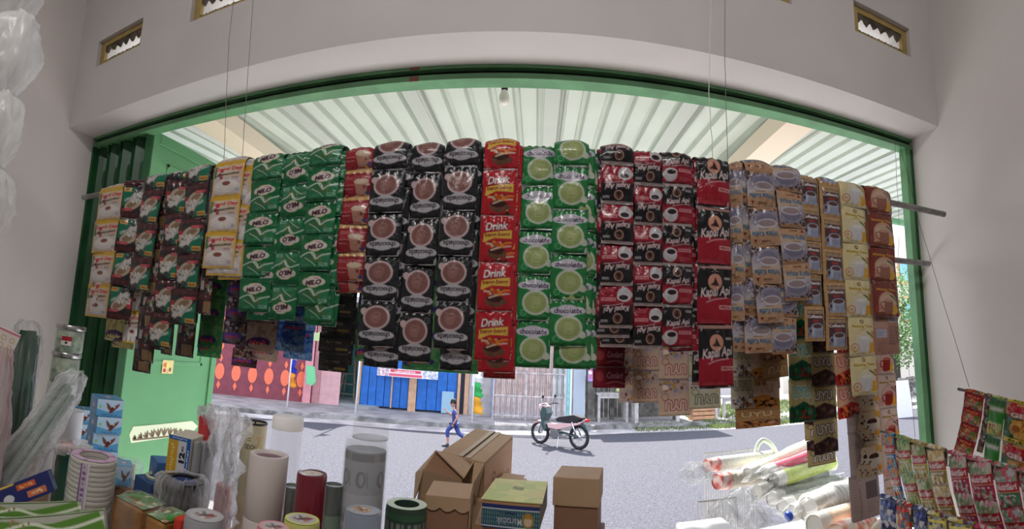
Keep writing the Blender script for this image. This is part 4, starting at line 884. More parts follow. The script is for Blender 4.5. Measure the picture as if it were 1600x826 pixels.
a = Art(46, .62, (122, 32, 48)); a.rect(.05, .1, .4, .55, (170, 60, 70), .6); a.ell(.22, .3, .12, .14, (196, 90, 90)); a.text('Coolant', .68, .26, .5, (206, 170, 180), h=.18, shear=.3, bold=.02); a.curve([(.42, .5), (.7, .44), (.95, .5)], .03, (196, 130, 140)); a.rect(0, 0, 1, .04, (160, 120, 120)); ART['maroon'] = a.cells()
def nutri(base, band, pic, low, second, spk, n=1):
    a = Art(50, 1.12, base); a.rect(0, 0, 1, .05, tuple(x*.8 for x in base)); a.rect(.05, .07, .95, .42, pic); a.specks(.08, .08, .92, .4, 24, .08, spk, n); a.rect(.02, .38, .98, .66, band); a.text('NutriSari', .5, .51, .86, (238, 222, 216), h=.18, bold=.04); a.rect(.02, .655, .98, .675, (236, 214, 130)); a.rect(.05, .68, .95, 1.05, low); a.scrib(len(second), .52, .76, .7, (240, 230, 220), h=.08, shear=.2, bold=.02); a.specks(.1, .84, .9, 1.04, 16, .07, spk, n+3); return a.cells()
NR = (178, 34, 50)
ART['nutri_blue'] = nutri((52, 132, 176), (190, 40, 44), (70, 150, 190), (46, 110, 160), 'Jeruk Madu', [(226, 140, 60), (200, 90, 50), (120, 180, 200)], 1)
ART['nutri_green'] = nutri((150, 176, 96), NR, (120, 160, 110), (170, 176, 90), 'Jeruk Nipis', [(196, 200, 150), (90, 150, 100), (170, 190, 110)], 2)
ART['nutri_yellow'] = nutri((196, 160, 84), NR, (150, 160, 110), (190, 160, 70), 'Florida', [(206, 200, 170), (110, 150, 90), (220, 180, 90)], 3)
ART['nutri_orange'] = nutri((190, 160, 96), (184, 50, 46), (206, 180, 120), (150, 130, 60), 'Jeruk Manis', [(226, 206, 160), (206, 170, 90), (240, 230, 210)], 4)
ART['nutri_pink'] = nutri((190, 48, 74), NR, (130, 160, 110), (190, 60, 100), 'Jambu', [(200, 190, 170), (110, 150, 90), (216, 150, 160)], 5)
ART['nutri_mint'] = nutri((184, 50, 66), NR, (150, 170, 140), (70, 140, 100), 'Leci', [(196, 190, 190), (110, 150, 110), (200, 90, 100)], 6)
a = Art(44, .82, (150, 28, 36)); a.rect(.04, .3, .96, .76, (130, 70, 40)); a.specks(.06, .34, .94, .74, 40, .08, [(190, 110, 60), (180, 40, 40), (96, 120, 50), (206, 150, 90)], 7); a.rect(0, 0, 1, .06, (110, 20, 28)); a.scrib(5, .5, .19, .6, (226, 130, 70), h=.12, bold=.05); ART['red_noodle'] = a.cells()
def kid(base, cols, t, tc, n):
    a = Art(46, 1.1, base); a.specks(0, .1, 1, 1.05, 34, .1, cols, n); a.scrib(len(t), .5, .82, .7, tc, h=.16, bold=.06, shear=.2); a.rect(0, 0, 1, .04, tuple(x*.7 for x in base)); a.rect(.06, .1, .94, .2, tuple(min(255, x*1.2) for x in base)); return a.cells()
ART['kid_blue'] = kid((60, 74, 130), [(180, 186, 210), (40, 50, 96), (120, 140, 190), (226, 226, 230)], 'Susu', (230, 230, 240), 3)
ART['kid_red'] = kid((186, 50, 48), [(226, 120, 60), (240, 220, 190), (70, 90, 60), (96, 130, 170)], 'Teh', (240, 230, 220), 5)
ART['kid_yellow'] = kid((206, 192, 90), [(96, 70, 56), (226, 220, 170), (120, 150, 196)], 'Milk', (214, 60, 60), 9)
a = Art(64, 1.15, (26, 110, 46)); a.rect(0, .0, 1, .36, (200, 150, 80)); a.text('Sarimi', .52, .14, .95, (190, 26, 50), h=.26, bold=.07, shear=.2); a.rect(.1, .26, 1, .42, (150, 30, 46)); a.text('GELAS', .55, .34, .8, (236, 220, 206), h=.13, bold=.05); a.rect(0, .42, 1, 1.02, (36, 100, 44)); a.ell(.58, .72, .42, .3, (196, 130, 50)); a.specks(.25, .5, .95, .95, 46, .07, [(226, 176, 90), (170, 96, 40), (214, 150, 60)], 3); a.rect(0, 1.0, 1, 1.13, (224, 190, 50)); a.scrib(9, .55, 1.07, .8, (60, 80, 30), h=.07, bold=.03); ART['gelas'] = a.cells()
a = Art(56, 1.3, (70, 146, 64)); a.rect(0, 0, 1, .22, (60, 110, 66)); a.rect(.05, .26, .95, .42, (160, 170, 150)); a.text('SARIMI', .5, .34, .7, (220, 216, 206), h=.1, bold=.04); a.rect(0, .48, 1, .75, (50, 140, 52)); a.rect(.08, .8, .92, 1.24, (196, 200, 140)); a.scrib(4, .36, .92, .44, (190, 60, 50), h=.12, shear=.2, bold=.04); a.specks(.15, 1.0, .9, 1.2, 24, .06, [(120, 170, 80), (226, 200, 120), (190, 80, 60)], 4); ART['greennoodle'] = a.cells()

for k_ in ART: ART[k_] = ART[k_]*.78
# ------------------------------------------------------------------ sachets and strips
def relief(nx, ny, T, seed, seal=.05, W=.08, H=.09):
    u = np.linspace(-1, 1, nx)[None, :].repeat(ny, 0); v = np.linspace(-1, 1, ny)[:, None].repeat(nx, 1)
    rg = np.random.RandomState(seed)
    b = np.clip(1-np.abs(u)**2.6, 0, 1)**.8*np.clip(1-np.abs(v/(1-seal))**2.6, 0, 1)**.75
    out = b*T
    for k in range(5):
        an, fr, ph = rg.rand()*6.3, 2+4*rg.rand(), rg.rand()*6.3
        out += T*.10*b*np.sin(fr*(u*math.cos(an)+v*math.sin(an))+ph)
    # fan folds that run in from the seals
    for s_ in (-1, 1):
        ph = rg.rand()*6; out += T*.26*np.sin(u*(8+7*rg.rand())+ph)*np.clip((v*s_-.45)/.5, 0, 1)*np.clip((1-seal-v*s_)/.12, 0, 1)
        ph = rg.rand()*6; out += T*.14*np.sin(v*(9+7*rg.rand())+ph)*np.clip((u*s_-.6)/.4, 0, 1)*b
    out += np.where(np.abs(v) > 1-seal, .0005*np.sin(u*60), 0)
    return out
BW, BH = .08, .09
_SM = {}
BACKC = (176, 176, 180)
def side_back(nx, ny):
    bx, bz = 7, 7
    ii = np.round(np.linspace(0, nx-1, bx)).astype(int); jj = np.round(np.linspace(0, ny-1, bz)).astype(int); return ii, jj
def sachet_geo(cells, W, H, T, seed, mapper=None):
    ny, nx = cells.shape[:2]
    X = np.linspace(-W/2, W/2, nx)[None].repeat(ny, 0); S = np.linspace(0, H, ny)[:, None].repeat(nx, 1)
    B = relief(nx, ny, T, seed)
    ii, jj = side_back(nx, ny); Xb = X[np.ix_(jj, ii)]; Sb = S[np.ix_(jj, ii)]; Bb = -relief(nx, ny, T*.7, seed+91)[np.ix_(jj, ii)]
    Bb[0] = B[0, ii]; Bb[-1] = B[-1, ii]; Bb[:, 0] = B[jj, 0]; Bb[:, -1] = B[jj, -1]
    P = mapper(X, S, B); Pb = mapper(Xb, Sb, Bb)
    V = np.concatenate([P.reshape(-1, 3), Pb.reshape(-1, 3)]); f = grid_faces(nx, ny); fb = grid_faces(7, 7, True) + nx*ny
    bc = cells.mean((0, 1))*.4 + np.array(lin(BACKC))*.5
    cols = np.concatenate([cells.reshape(-1, 3), bc[None].repeat(49, 0)])
    return V, [f, fb], cols
def flat_map(X, S, B): return np.stack([X, -B, -S], -1)       # origin at the top seal
def sachet_mesh(kind, rev, var, m, T=.006):
    key = (kind, rev, var, m.name, T)
    if key not in _SM:
        c = ART[kind]*(1.3 if m is foil_t else 1); c = rot180(c) if rev else c  # rear-pole film: print colour lightened to stand in for backlight
        V, F, cols = sachet_geo(c, BW, BH, T, 11*var+len(kind), flat_map)
        _SM[key] = quick_mesh('sachet', V, F, True, [m], None, cols)
    return _SM[key]
def path_map(Rr, s0):
    def f(X, S, B):
        s = S + s0; q = math.pi*Rr/2
        a = np.clip(s/Rr, -math.pi/2, math.pi/2); over = np.where(s > q, s-q, 0); under = np.where(s < -q, -q-s, 0)
        y = -Rr*np.sin(a); z = Rr*np.cos(a) - over - under
        return np.stack([X, y - B*np.sin(a), z + B*np.cos(a)], -1)
    return f
RGS = random.Random(21)
def strip(kind, x0, x1, yref, ybot, pitch, label, rev=False, Rr=.03, lean=0, mess=1.0, pole=1, m=None, T=.0085, group=None, cat='sachet strip', name='sachet_strip', back=.14, kinds=None, swing=0):
    Yp, Zp = POLE[pole]; m = m or foil; Yf = Yp - Rr
    a, b = PY(x0, yref, Yf), PY(x1, yref, Yf); xc = (a.x+b.x)/2; W = b.x-a.x
    xm = (x0+x1)/2
    h = PY(xm, yref, Yf).z - PY(xm, yref+pitch, Yf).z
    zb = PY(xm + (yref-ybot)*.0, ybot, Yf).z
    q = math.pi*Rr/2; sbot = q + Zp - zb
    root = empty(name, (xc, Yp, Zp), (0, R(lean), 0), label, cat, group)
    if swing: root.rotation_euler[2] = R(swing)
    k = 0; s1 = sbot
    while s1 > -q - back:
        s0 = s1 - h; kd = kinds[k % len(kinds)] if kinds else kind
        if s0 >= q + .001:
            o = bpy.data.objects.new('sachet', sachet_mesh(kd, rev, k % 3, m, T)); link(o, root)
            o.scale = (W/BW, 1, h*1.02/BH); o.location = (RGS.uniform(-.0015, .0015)*mess, -Rr+RGS.uniform(-.002, .002), -(s0-q))
            o.rotation_euler = (R(RGS.uniform(-3.2, 3.2)), R(RGS.uniform(-1.1, 1.1)*mess), R(RGS.uniform(-6, 6)*mess))
        else:
            c = ART[kd]*(1.3 if m is foil_t else 1); c = rot180(c) if rev else c  # same lightened print, backlight put into the colour
            V, F, cols = sachet_geo(c, W, h, T, k*7+3, path_map(Rr, s0))
            o = bpy.data.objects.new('sachet', quick_mesh('sachet', V, F, True, [m], None, cols)); link(o, root)
        s1 = s0; k += 1
    return root
# ------------------------------------------------------------------ poles and hanging wires
pL, pR = PY(130, 311, 1.36), PY(1475, 332, 1.36)
ZP = (pL.z + pR.z)/2
YP2 = 1.52; ZP2 = PY(1405, 407, YP2).z
POLE = {1: (1.36, ZP), 2: (YP2, ZP2)}
pipe = mat('galvanised_pipe', (150, 148, 146), .38, .75, bump=.05, bscale=60, var=.2, vscale=30)
def hollow_pipe(x0, x1, y, z, r, label, grp):
    b_ = MB(); ax = Vector((1, 0, 0)); L_ = x1-x0
    b_.lathe([(r, 0), (r, L_), (r*.82, L_), (r*.82, .02)], (x0, y, z), 20, axis=ax, cap=False); b_.lathe([(r*.82, 0.0), (r, 0)], (x0, y, z), 20, axis=ax, cap=False)
    o = b_.build('hanging_pole', pipe, None, auto=40); return tag(o, label, 'pole', grp)
hollow_pipe(pL.x, min(pR.x, WR-.004), 1.36, ZP, .0125, 'long grey steel pipe carrying the front row of sachet strips', 'display poles')
hollow_pipe(-1.72, WR-.06, YP2, ZP2, .0125, 'lower grey steel pipe behind the front row, its end against the right door post', 'display poles')
wire = mat('thin_grey_wire', (120, 116, 112), .5, .5); wirew = mat('white_string', (222, 220, 214), .7)
def strand(pts, r, m, label, nm='hanging_wire', cat='wire'):
    # a subtle waviness so that it hangs like real wire
    P = []; rg = random.Random(len(label))
    for (a, b_) in zip(pts[:-1], pts[1:]):
        for k in range(6): P.append(Vector(a).lerp(Vector(b_), k/6) + Vector((rg.uniform(-1, 1), rg.uniform(-1, 1), 0))*.0012)
    P.append(Vector(pts[-1])); return tag(MB().tube(P, r, 6).build(nm, m, None, smooth=True), label, cat)
def on_pole(u): return PY(u, 300, 1.36).x
loop = lambda x: [(x, 1.36+.016*math.cos(a), ZP+.03*math.sin(a)) for a in [q*math.pi/4 for q in range(9)]]
xa = PY(351, 245, 1.36).x; xb = PY(372, 0, 1.36)
strand([(xb.x-.03, 1.36, CEIL), (PY(358, 60, 1.36).x, 1.36, PY(358, 60, 1.36).z), (xa, 1.36, ZP+.03)], .0011, wire, 'thin grey wire holding the pole, left of two above the yellow sachets')
xa = PY(379, 245, 1.36).x
strand([(xb.x+.01, 1.37, CEIL), (PY(385, 155, 1.36).x, 1.36, PY(385, 155, 1.36).z), (xa, 1.36, ZP+.03)], .0011, wire, 'thin grey wire holding the pole, right of two above the yellow sachets')
xa = PY(1114, 250, 1.36).x
strand([(PY(1130, 0, 1.36).x, 1.37, CEIL), tuple(PY(1108, 145, 1.36)), (xa, 1.36, ZP+.03)], .0012, wirew, 'white knotted string holding the pole above the large dark red sachets')
xa = PY(1137, 250, 1.36).x
strand([(PY(1137, 0, 1.36).x, 1.35, CEIL), tuple(PY(1133, 95, 1.36)), (xa, 1.36, ZP+.03)], .0011, wire, 'thin grey wire beside the knotted white string, holding the pole')
strand([tuple(PY(1398, 218, 1.58)), tuple(PY(1404, 330, 1.5)), tuple(PY(1404, 405, YP2)), tuple(PY(1430, 683, 1.5))], .0010, wire, 'thin wire running down inside the right door post')
strand([tuple(PY(1406, 225, 1.58)), tuple(PX(1440, 360, WR-.05)), tuple(PY(1514, 604, 1.12))], .0011, mat('dark_cord', (50, 48, 48), .7), 'dark cord slanting across the right wall down to the red noodle sachets')

# ------------------------------------------------------------------ sachet strips on the front pole
G1, G2 = 'sachet strips on the front pole', 'sachet strips on the rear pole'
def S(kind, x0, x1, yref, ybot, pitch, label, **k):
    k.setdefault('group', G1 if k.get('pole', 1) == 1 else G2); return strip(kind, x0, x1, yref, ybot, pitch, label, **k)
# left: yellow, brown-green twisted strips
S('gd_capp', 147, 184, 370, 496, 50, 'yellow cappuccino sachet strip at the far left end of the pole', Rr=.024, lean=0)
S('gd_capp', 156, 190, 370, 488, 51, 'yellow sachet strip mostly hidden behind the leftmost yellow strip', Rr=.015)
S('gd_carr', 185, 213, 370, 500, 52, 'narrow brown and green coffee sachet strip right of the leftmost yellow one', Rr=.025, mess=3, swing=28, rev=True)
S('gd_carr', 216, 250, 360, 455, 53, 'brown and green coffee sachet strip bent sideways near its bottom', Rr=.032, mess=2, lean=4)
S('gd_carr', 253, 283, 370, 545, 52, 'slim brown and green coffee sachet strip between two wider ones', Rr=.026, mess=2, swing=18)
S('gd_carr', 279, 317, 370, 508, 55, 'widest brown and green coffee sachet strip, left of the big yellow sachets', Rr=.036, mess=1.4)
S('gdback', 316, 332, 370, 490, 55, 'dark strip turned edge-on beside the widest brown and green one', Rr=.022, swing=50)
S('gdback', 230, 258, 400, 568, 52, 'dark brown sachet strip seen from its back, hanging behind the twisted coffee strips', Rr=.012, mess=2)
S('gd_capp', 324, 371, 360, 418, 56, 'bright yellow cappuccino strip of three big sachets left of the green chocolate-malt strips', Rr=.046, mess=.6)
S('gd_capp', 332, 385, 360, 430, 56, 'yellow strip just behind the bright yellow cappuccino sachets', Rr=.034, mess=1)
S('gd_capp', 350, 397, 360, 436, 56, 'rearmost yellow strip, folded over the pole beside the first green strip', Rr=.026, mess=1)
S('milo', 383, 430, 372, 487, 51.5, 'leftmost green malt-drink sachet strip, dark lettering upright', Rr=.042, mess=.7)
S('milo', 398, 442, 372, 500, 51.5, 'green malt-drink strip peeping out between the first two green strips', Rr=.03, mess=1, rev=True)
S('milo', 433, 474, 372, 499, 53, 'green malt-drink sachet strip hanging upside down between the two upright ones', Rr=.038, rev=True, mess=.7)
S('milo', 472, 521, 372, 478, 55, 'foremost green malt-drink sachet strip, beside the red and cream one', Rr=.048, mess=.6)
S('milo', 485, 531, 372, 504, 55, 'green malt-drink strip underneath the foremost green one', Rr=.034, mess=1)
S('milo', 494, 538, 372, 509, 54, 'lowest reaching green malt-drink strip behind all the others', Rr=.022, mess=1, rev=True)
S('gd_red', 528, 573, 370, 438, 44, 'red coffee sachet strip with cream bands, between green and black strips', Rr=.034, mess=.5)
S('gd_red', 532, 572, 370, 456, 44, 'second red and cream strip, its brown end showing under the first', Rr=.022)
S('choc_black', 573, 627, 370, 541, 69, 'leftmost black chocolate sachet strip with upside-down labels', Rr=.042, rev=True, mess=.6)
S('choc_black', 584, 637, 370, 574, 69, 'black chocolate strip under the leftmost black one, hanging lower', Rr=.03, rev=True, mess=1)
S('choc_black', 634, 683, 370, 565, 73.5, 'middle black chocolate sachet strip with upside-down labels', Rr=.034, rev=True, mess=1.2, swing=4)
S('choc_black', 688, 741, 370, 545, 71.5, 'rightmost black chocolate sachet strip, beside the red one', Rr=.044, rev=True, mess=.7)
S('choc_black', 698, 748, 370, 578, 71.5, 'black chocolate strip hidden behind the rightmost black one', Rr=.03, rev=True, mess=1)
S('beng', 750, 805, 370, 563, 74.5, 'bright red chocolate-drink sachet strip with white lettering in the middle of the pole', Rr=.044, mess=.5)
S('beng', 756, 811, 370, 581, 74.5, 'red chocolate-drink strip directly behind the front red one', Rr=.034, mess=1)
S('beng', 766, 814, 370, 590, 74.5, 'lowest hanging red strip, only its hem showing below the others', Rr=.024, mess=1)
S('choc_green', 812, 866, 370, 573, 70, 'green matcha-drink sachet strip right of the red one, hanging longer', Rr=.032, mess=.8)
S('choc_green', 862, 918, 370, 540, 70.5, 'foremost green matcha-drink sachet strip with big pale label', Rr=.046, mess=.6)
S('choc_green', 872, 928, 370, 575, 70.5, 'green matcha-drink strip underneath the foremost matcha one', Rr=.034, mess=1)
S('choc_green', 885, 936, 370, 574, 68, 'rearmost green matcha-drink strip beside the dark red coffee strips', Rr=.022, mess=1)
S('kapal', 938, 989, 370, 511, 64, 'leftmost dark red and black coffee strip, printed upside down', Rr=.044, rev=True, mess=.7)
S('kapal', 932, 984, 370, 526, 64, 'dark red coffee strip showing along the left edge behind the leftmost one', Rr=.034, rev=True, mess=1)
S('kapal', 940, 994, 370, 541, 64, 'dark red coffee strip hanging lowest under the leftmost coffee strip', Rr=.024, rev=True, mess=1)
S('kapal', 990, 1036, 370, 543, 63, 'second dark red and black coffee strip, also upside down', Rr=.038, rev=True, mess=.7)
S('kapal', 1035, 1082, 370, 541, 63, 'dark red and black coffee strip printed the right way up', Rr=.042, mess=.7)
S('kapal', 1042, 1088, 370, 548, 63, 'coffee strip behind the upright dark red one', Rr=.028, mess=1)
S('kapal_big', 1090, 1142, 400, 605, 93, 'strip of large dark red coffee sachets, widest of the coffee strips', Rr=.04, mess=.5)
S('kapal_big', 1082, 1122, 400, 600, 93, 'dark strip edge showing left of the large coffee sachets', Rr=.028, mess=1, rev=True)
# tan creamy coffee strips
S('koffie', 1147, 1172, 370, 500, 60, 'tan creamy coffee strip turned sideways, left of the other tan strips', Rr=.036, rev=True, mess=2, swing=-35)
S('koffie', 1169, 1213, 410, 503, 60.5, 'tan creamy coffee strip printed upside down, crinkled, bulging forward', Rr=.05, rev=True, mess=1.6, lean=-2.5)
S('koffie', 1160, 1206, 470, 550, 60, 'lower tan creamy coffee strip under the bulging upside-down one', Rr=.034, rev=True, mess=2)
S('koffie', 1211, 1256, 370, 468, 56.5, 'tan creamy coffee strip printed upright and leaning right', Rr=.05, mess=1.6, lean=-3.5)
S('koffie', 1205, 1244, 470, 552, 58, 'greyish creamy coffee strip behind the upright leaning one', Rr=.03, mess=2)
S('koffie', 1143, 1180, 470, 548, 60, 'grey tan coffee strip at the left of the lower creamy coffee strips', Rr=.022, rev=True, mess=1.5)
S('mix', 1251, 1282, 370, 532, 51, 'left one of the two slim brown mug-print coffee strips', Rr=.032, mess=.8)
S('mix', 1285, 1318, 400, 546, 51, 'right one of the two slim brown mug-print coffee strips', Rr=.034, mess=.8)
S('milk', 1318, 1358, 400, 617, 57.5, 'pale yellow milk-tea sachet strip with a white mug, long', Rr=.036, mess=.7)
S('choc_time', 1359, 1398, 400, 494, 54, 'brown-red chocolate-tea sachet strip at the right end of the pole', Rr=.04, mess=.7)
S('back', 1364, 1406, 520, 553, 60, 'brown strip showing the plain back with a white label, rightmost on the pole', Rr=.028, mess=.6)
# rear pole: strips that hang lower and show underneath
S('thai', 1372, 1401, 620, 806, 54.5, 'long strip with dark red iced-tea glasses, rightmost and reaching lowest', pole=2, Rr=.02, mess=.8, m=foil_t)
S('dots', 1340, 1374, 620, 745, 54, 'cream strip with dotted cup print left of the iced-tea strip', pole=2, Rr=.02, m=foil_t)
S('dots', 1330, 1362, 620, 745, 54, 'creamy dotted strip hidden behind the other dotted one', pole=2, Rr=.012, m=foil_t, mess=2)
S('greyback', 1326, 1372, 740, 810, 70, 'longest grey brown strip showing the backs, ending just above the paper cups', pole=2, Rr=.008, m=foil_t)
S('uyu_red', 1306, 1345, 600, 652, 52, 'pinkish red candy sachet strip between the brown and the pale yellow strip', pole=2, Rr=.018, m=foil_t, mess=2)
S('uyu_brown', 1267, 1307, 610, 708, 53, 'dark brown candy sachet strip with upside-down white letters', pole=2, Rr=.026, mess=1.5, m=foil_t)
S('uyu_brown', 1259, 1301, 660, 726, 40, 'pale candy strip hanging below and behind the dark brown one', pole=2, Rr=.014, rev=True, m=foil_t, mess=1.5)
S('uyu_green', 1233, 1272, 600, 658, 66, 'green and tan candy sachet strip with pale blue letters', pole=2, Rr=.026, mess=1.5, m=foil_t)
S('uyu_green', 1224, 1256, 600, 655, 66, 'dark green candy strip edge behind the green and tan one', pole=2, Rr=.016, mess=3, swing=30, m=foil_t)
S('uyu_tan', 1181, 1228, 570, 590, 44, 'plain tan candy sachet strip with pale letters under the creamy coffee', pole=2, Rr=.03, rev=True, mess=2, m=foil_t, lean=-2)
S('uyu_orange', 1180, 1224, 610, 636, 44, 'white and orange candy sachet strip with dark cookie print, tilted', pole=2, Rr=.022, mess=2, lean=3, m=foil_t)
S('uyu_tan', 1150, 1218, 650, 667, 30, 'brown backlit candy strip, lowest of those beneath the tan coffee', pole=2, Rr=.014, mess=1, m=foil_t)
S('uyu_olive', 1142, 1178, 590, 637, 50, 'olive-grey candy sachet strip right of the large coffee sachets', pole=2, Rr=.02, m=foil_t)
S('uyu_olive', 1074, 1124, 590, 637, 50, 'greenish grey candy strip below the upright coffee strip', pole=2, Rr=.014, m=foil_t, rev=True)
S('uyu_pale', 1029, 1076, 600, 648, 56, 'pale candy sachet strip with reddish letters, second from the left', pole=2, Rr=.02, m=foil_t, rev=True)
S('uyu_pale', 989, 1030, 590, 628, 50, 'leftmost pale candy strip with reddish letters', pole=2, Rr=.022, m=foil_t, rev=True)
S('uyu_pale', 968, 1008, 590, 627, 50, 'pale candy strip half hidden left of the leftmost reddish-letter one', pole=2, Rr=.012, m=foil_t)
S('maroon', 926, 976, 580, 605, 33, 'maroon sachet strip hanging lowest below the matcha strips', pole=2, Rr=.024, m=foil_t)
S('maroon', 938, 988, 570, 597, 33, 'maroon sachet strip behind the lowest maroon one', pole=2, Rr=.012, m=foil_t)
S('black', 499, 548, 540, 580, 30, 'black sachet strip hanging low between blue strip and black chocolate strips', pole=2, Rr=.026)
S('black', 507, 553, 540, 568, 30, 'black sachet strip behind the low hanging black one', pole=2, Rr=.014)
S('arc_green', 554, 590, 540, 564, 42, 'dark green snack strip left of the lowest black chocolate sachets', pole=2, Rr=.018)
S('arc_green', 628, 690, 565, 578, 42, 'green snack strip showing only its hem below the middle black strip', pole=2, Rr=.018, m=foil_t)
S('arc_green', 690, 748, 565, 582, 42, 'green and red snack strip showing its hem left of the red strip', pole=2, Rr=.024, m=foil_t)
S('blue', 432, 476, 530, 549, 46, 'blue laundry sachet strip in front, below the green malt-drink strips', pole=2, Rr=.028, m=foil_t)
S('blue', 444, 491, 530, 561, 46, 'blue sachet strip behind the front blue one', pole=2, Rr=.014, m=foil_t)
S('arc_beige', 386, 431, 530, 549, 45, 'beige snack sachet strip with blue and red logo, left of the blue one', pole=2, Rr=.03, m=foil_t)
S('arc_beige', 392, 436, 530, 563, 45, 'beige snack strip behind the front beige one', pole=2, Rr=.016, m=foil_t)
S('arc_grey', 350, 390, 500, 538, 38, 'grey snack sachet strip with busy print, above the patterned wall', pole=2, Rr=.024, m=foil_t)
S('arc_brown', 366, 404, 540, 573, 28, 'dark brown snack strip hanging behind and below the grey one', pole=2, Rr=.01, m=foil_t)
S('arc_green', 312, 349, 500, 545, 42, 'green snack sachet strip with red and blue logo, in front', pole=2, Rr=.03, m=foil_t)
S('arc_green', 316, 351, 500, 558, 42, 'green snack strip hanging just below the front green snack one', pole=2, Rr=.016, m=foil_t)
S('gdback', 279, 309, 500, 557, 55, 'dark brown sachet strip with plain back beside the green snack strip', pole=2, Rr=.03)
S('gdback', 215, 241, 500, 582, 54, 'dark brown strip back hanging lowest in front of the green gate', pole=2, Rr=.036, mess=1.5, swing=8)
S('gd_carr', 243, 256, 500, 546, 52, 'thin brown-green strip beside the lowest dark brown back', pole=2, Rr=.03, mess=2, swing=20)
S('gdback', 254, 278, 500, 554, 54, 'blackish sachet strip between the two plain brown backs', pole=2, Rr=.024, mess=2, swing=-15)
S('arc_yellow', 167, 199, 510, 533, 36, 'pale yellow snack sachet strip with purple logo, below the brown-green strips', pole=2, Rr=.026, mess=1.5)
S('arc_yellow', 180, 212, 510, 544, 36, 'pale yellow snack strip behind the front pale yellow snack one', pole=2, Rr=.014, mess=1.5)
S('gd_capp', 196, 214, 480, 535, 50, 'crumpled yellow strip turned sideways left of the dark brown back', pole=2, Rr=.03, mess=3, swing=40)
# ------------------------------------------------------------------ counter and the goods on it
CT = 0.85
wood_c = mat('counter_wood', (150, 118, 88), .6, var=.2, vscale=5, bump=.1, bscale=20)
cn = empty('counter', (-0.45, 1.05, 0), label='wooden shop counter that carries the tapes, jars and boxes, below the sachets', cat='counter')
MB().box((-1.80, -.42, CT-.04), (1.35, .34, CT)).build('top', wood_c, cn, bevel=.004); MB().box((-1.76, -.38, 0), (1.31, .30, CT-.04)).build('body', mat('counter_side', (176, 166, 150), .7), cn)
def put(u0, u1, vtop, Y):
    """centre x, top height and width for something seen between columns u0,u1 with its top at row vtop, standing at distance Y"""
    c = PY((u0+u1)/2, vtop, Y); d = math.hypot(c.x, c.y); return c.x, c.z, (u1-u0)*d/FPX
def roll_art(name, w_, h_, fn):
    pass
def cyl(name, u0, u1, vtop, Y, zb, prof_fn, mats, label=None, cat=None, group=None, parent=None, seg=32, auto=40):
    x, z, w_ = put(u0, u1, vtop, Y); r = w_/2; H_ = z-zb
    b_ = MB(); b_.lathe(prof_fn(r, H_), (0, 0, 0), seg, cap=True)
    o = b_.build(name, mats, parent, auto=auto, loc=(x, Y, zb)); 
    if label: tag(o, label, cat, group)
    return o, x, z, r, H_
def wrap_art(parent, name, cells, x, Y, zb, r, H_, a0, a1, m=card, off=.0006, z0=0, local=True):
    """printed label wrapped round a cylinder; angles in degrees, 0 faces the camera side (-y), positive to the right"""
    ny, nx = cells.shape[:2]; A_ = np.radians(np.linspace(a0, a1, nx))[None].repeat(ny, 0); Z = np.linspace(H_, 0, ny)[:, None].repeat(nx, 1)+z0
    V = np.stack([(r+off)*np.sin(A_), -(r+off)*np.cos(A_), Z], -1).reshape(-1, 3)
    o = bpy.data.objects.new(name, quick_mesh(name, V, [grid_faces(nx, ny)], True, [m], None, cells.reshape(-1, 3))); link(o, parent); return o
def disc_art(parent, name, fn, r0, r1, z, w_=48):
    """printed ring seen from above"""
    a = Art(w_, 1, (200, 200, 200)); fn(a); c = a.cells(); nr, na = 8, 40
    V = []; cols = []
    for i in range(nr):
        rr = r0+(r1-r0)*i/(nr-1)
        for k in range(na):
            an = 2*math.pi*k/na; V.append((rr*math.cos(an), rr*math.sin(an), z)); px_ = min(w_-1, int((.5+.5*rr/r1*math.cos(an)*.98)*w_)); py_ = min(c.shape[0]-1, int((.5-.5*rr/r1*math.sin(an)*.98)*w_)); cols.append(c[py_, px_])
    F = [(i*na+k, (i+1)*na+k, (i+1)*na+(k+1) % na, i*na+(k+1) % na) for i in range(nr-1) for k in range(na)]
    o = bpy.data.objects.new(name, quick_mesh(name, np.array(V), np.array(F), False, [card], None, np.array(cols))); link(o, parent); return o
clearp = mat('clear_plastic', (232, 238, 242), .08, alpha=.16, spec=.8); milky = mat('milky_plastic', (222, 222, 226), .3, alpha=.75, translucent=.4)
bagf = film('crinkled_bag_film', (244, 244, 246), .34); bagt = film('thin_clear_wrap', (235, 238, 240), .2, .1); bagw = film('white_bag_film', (250, 250, 250), .9, .25, .3, 14); bagp = film('pinkish_bag_film', (226, 206, 206), .62, .3, .5, 16)
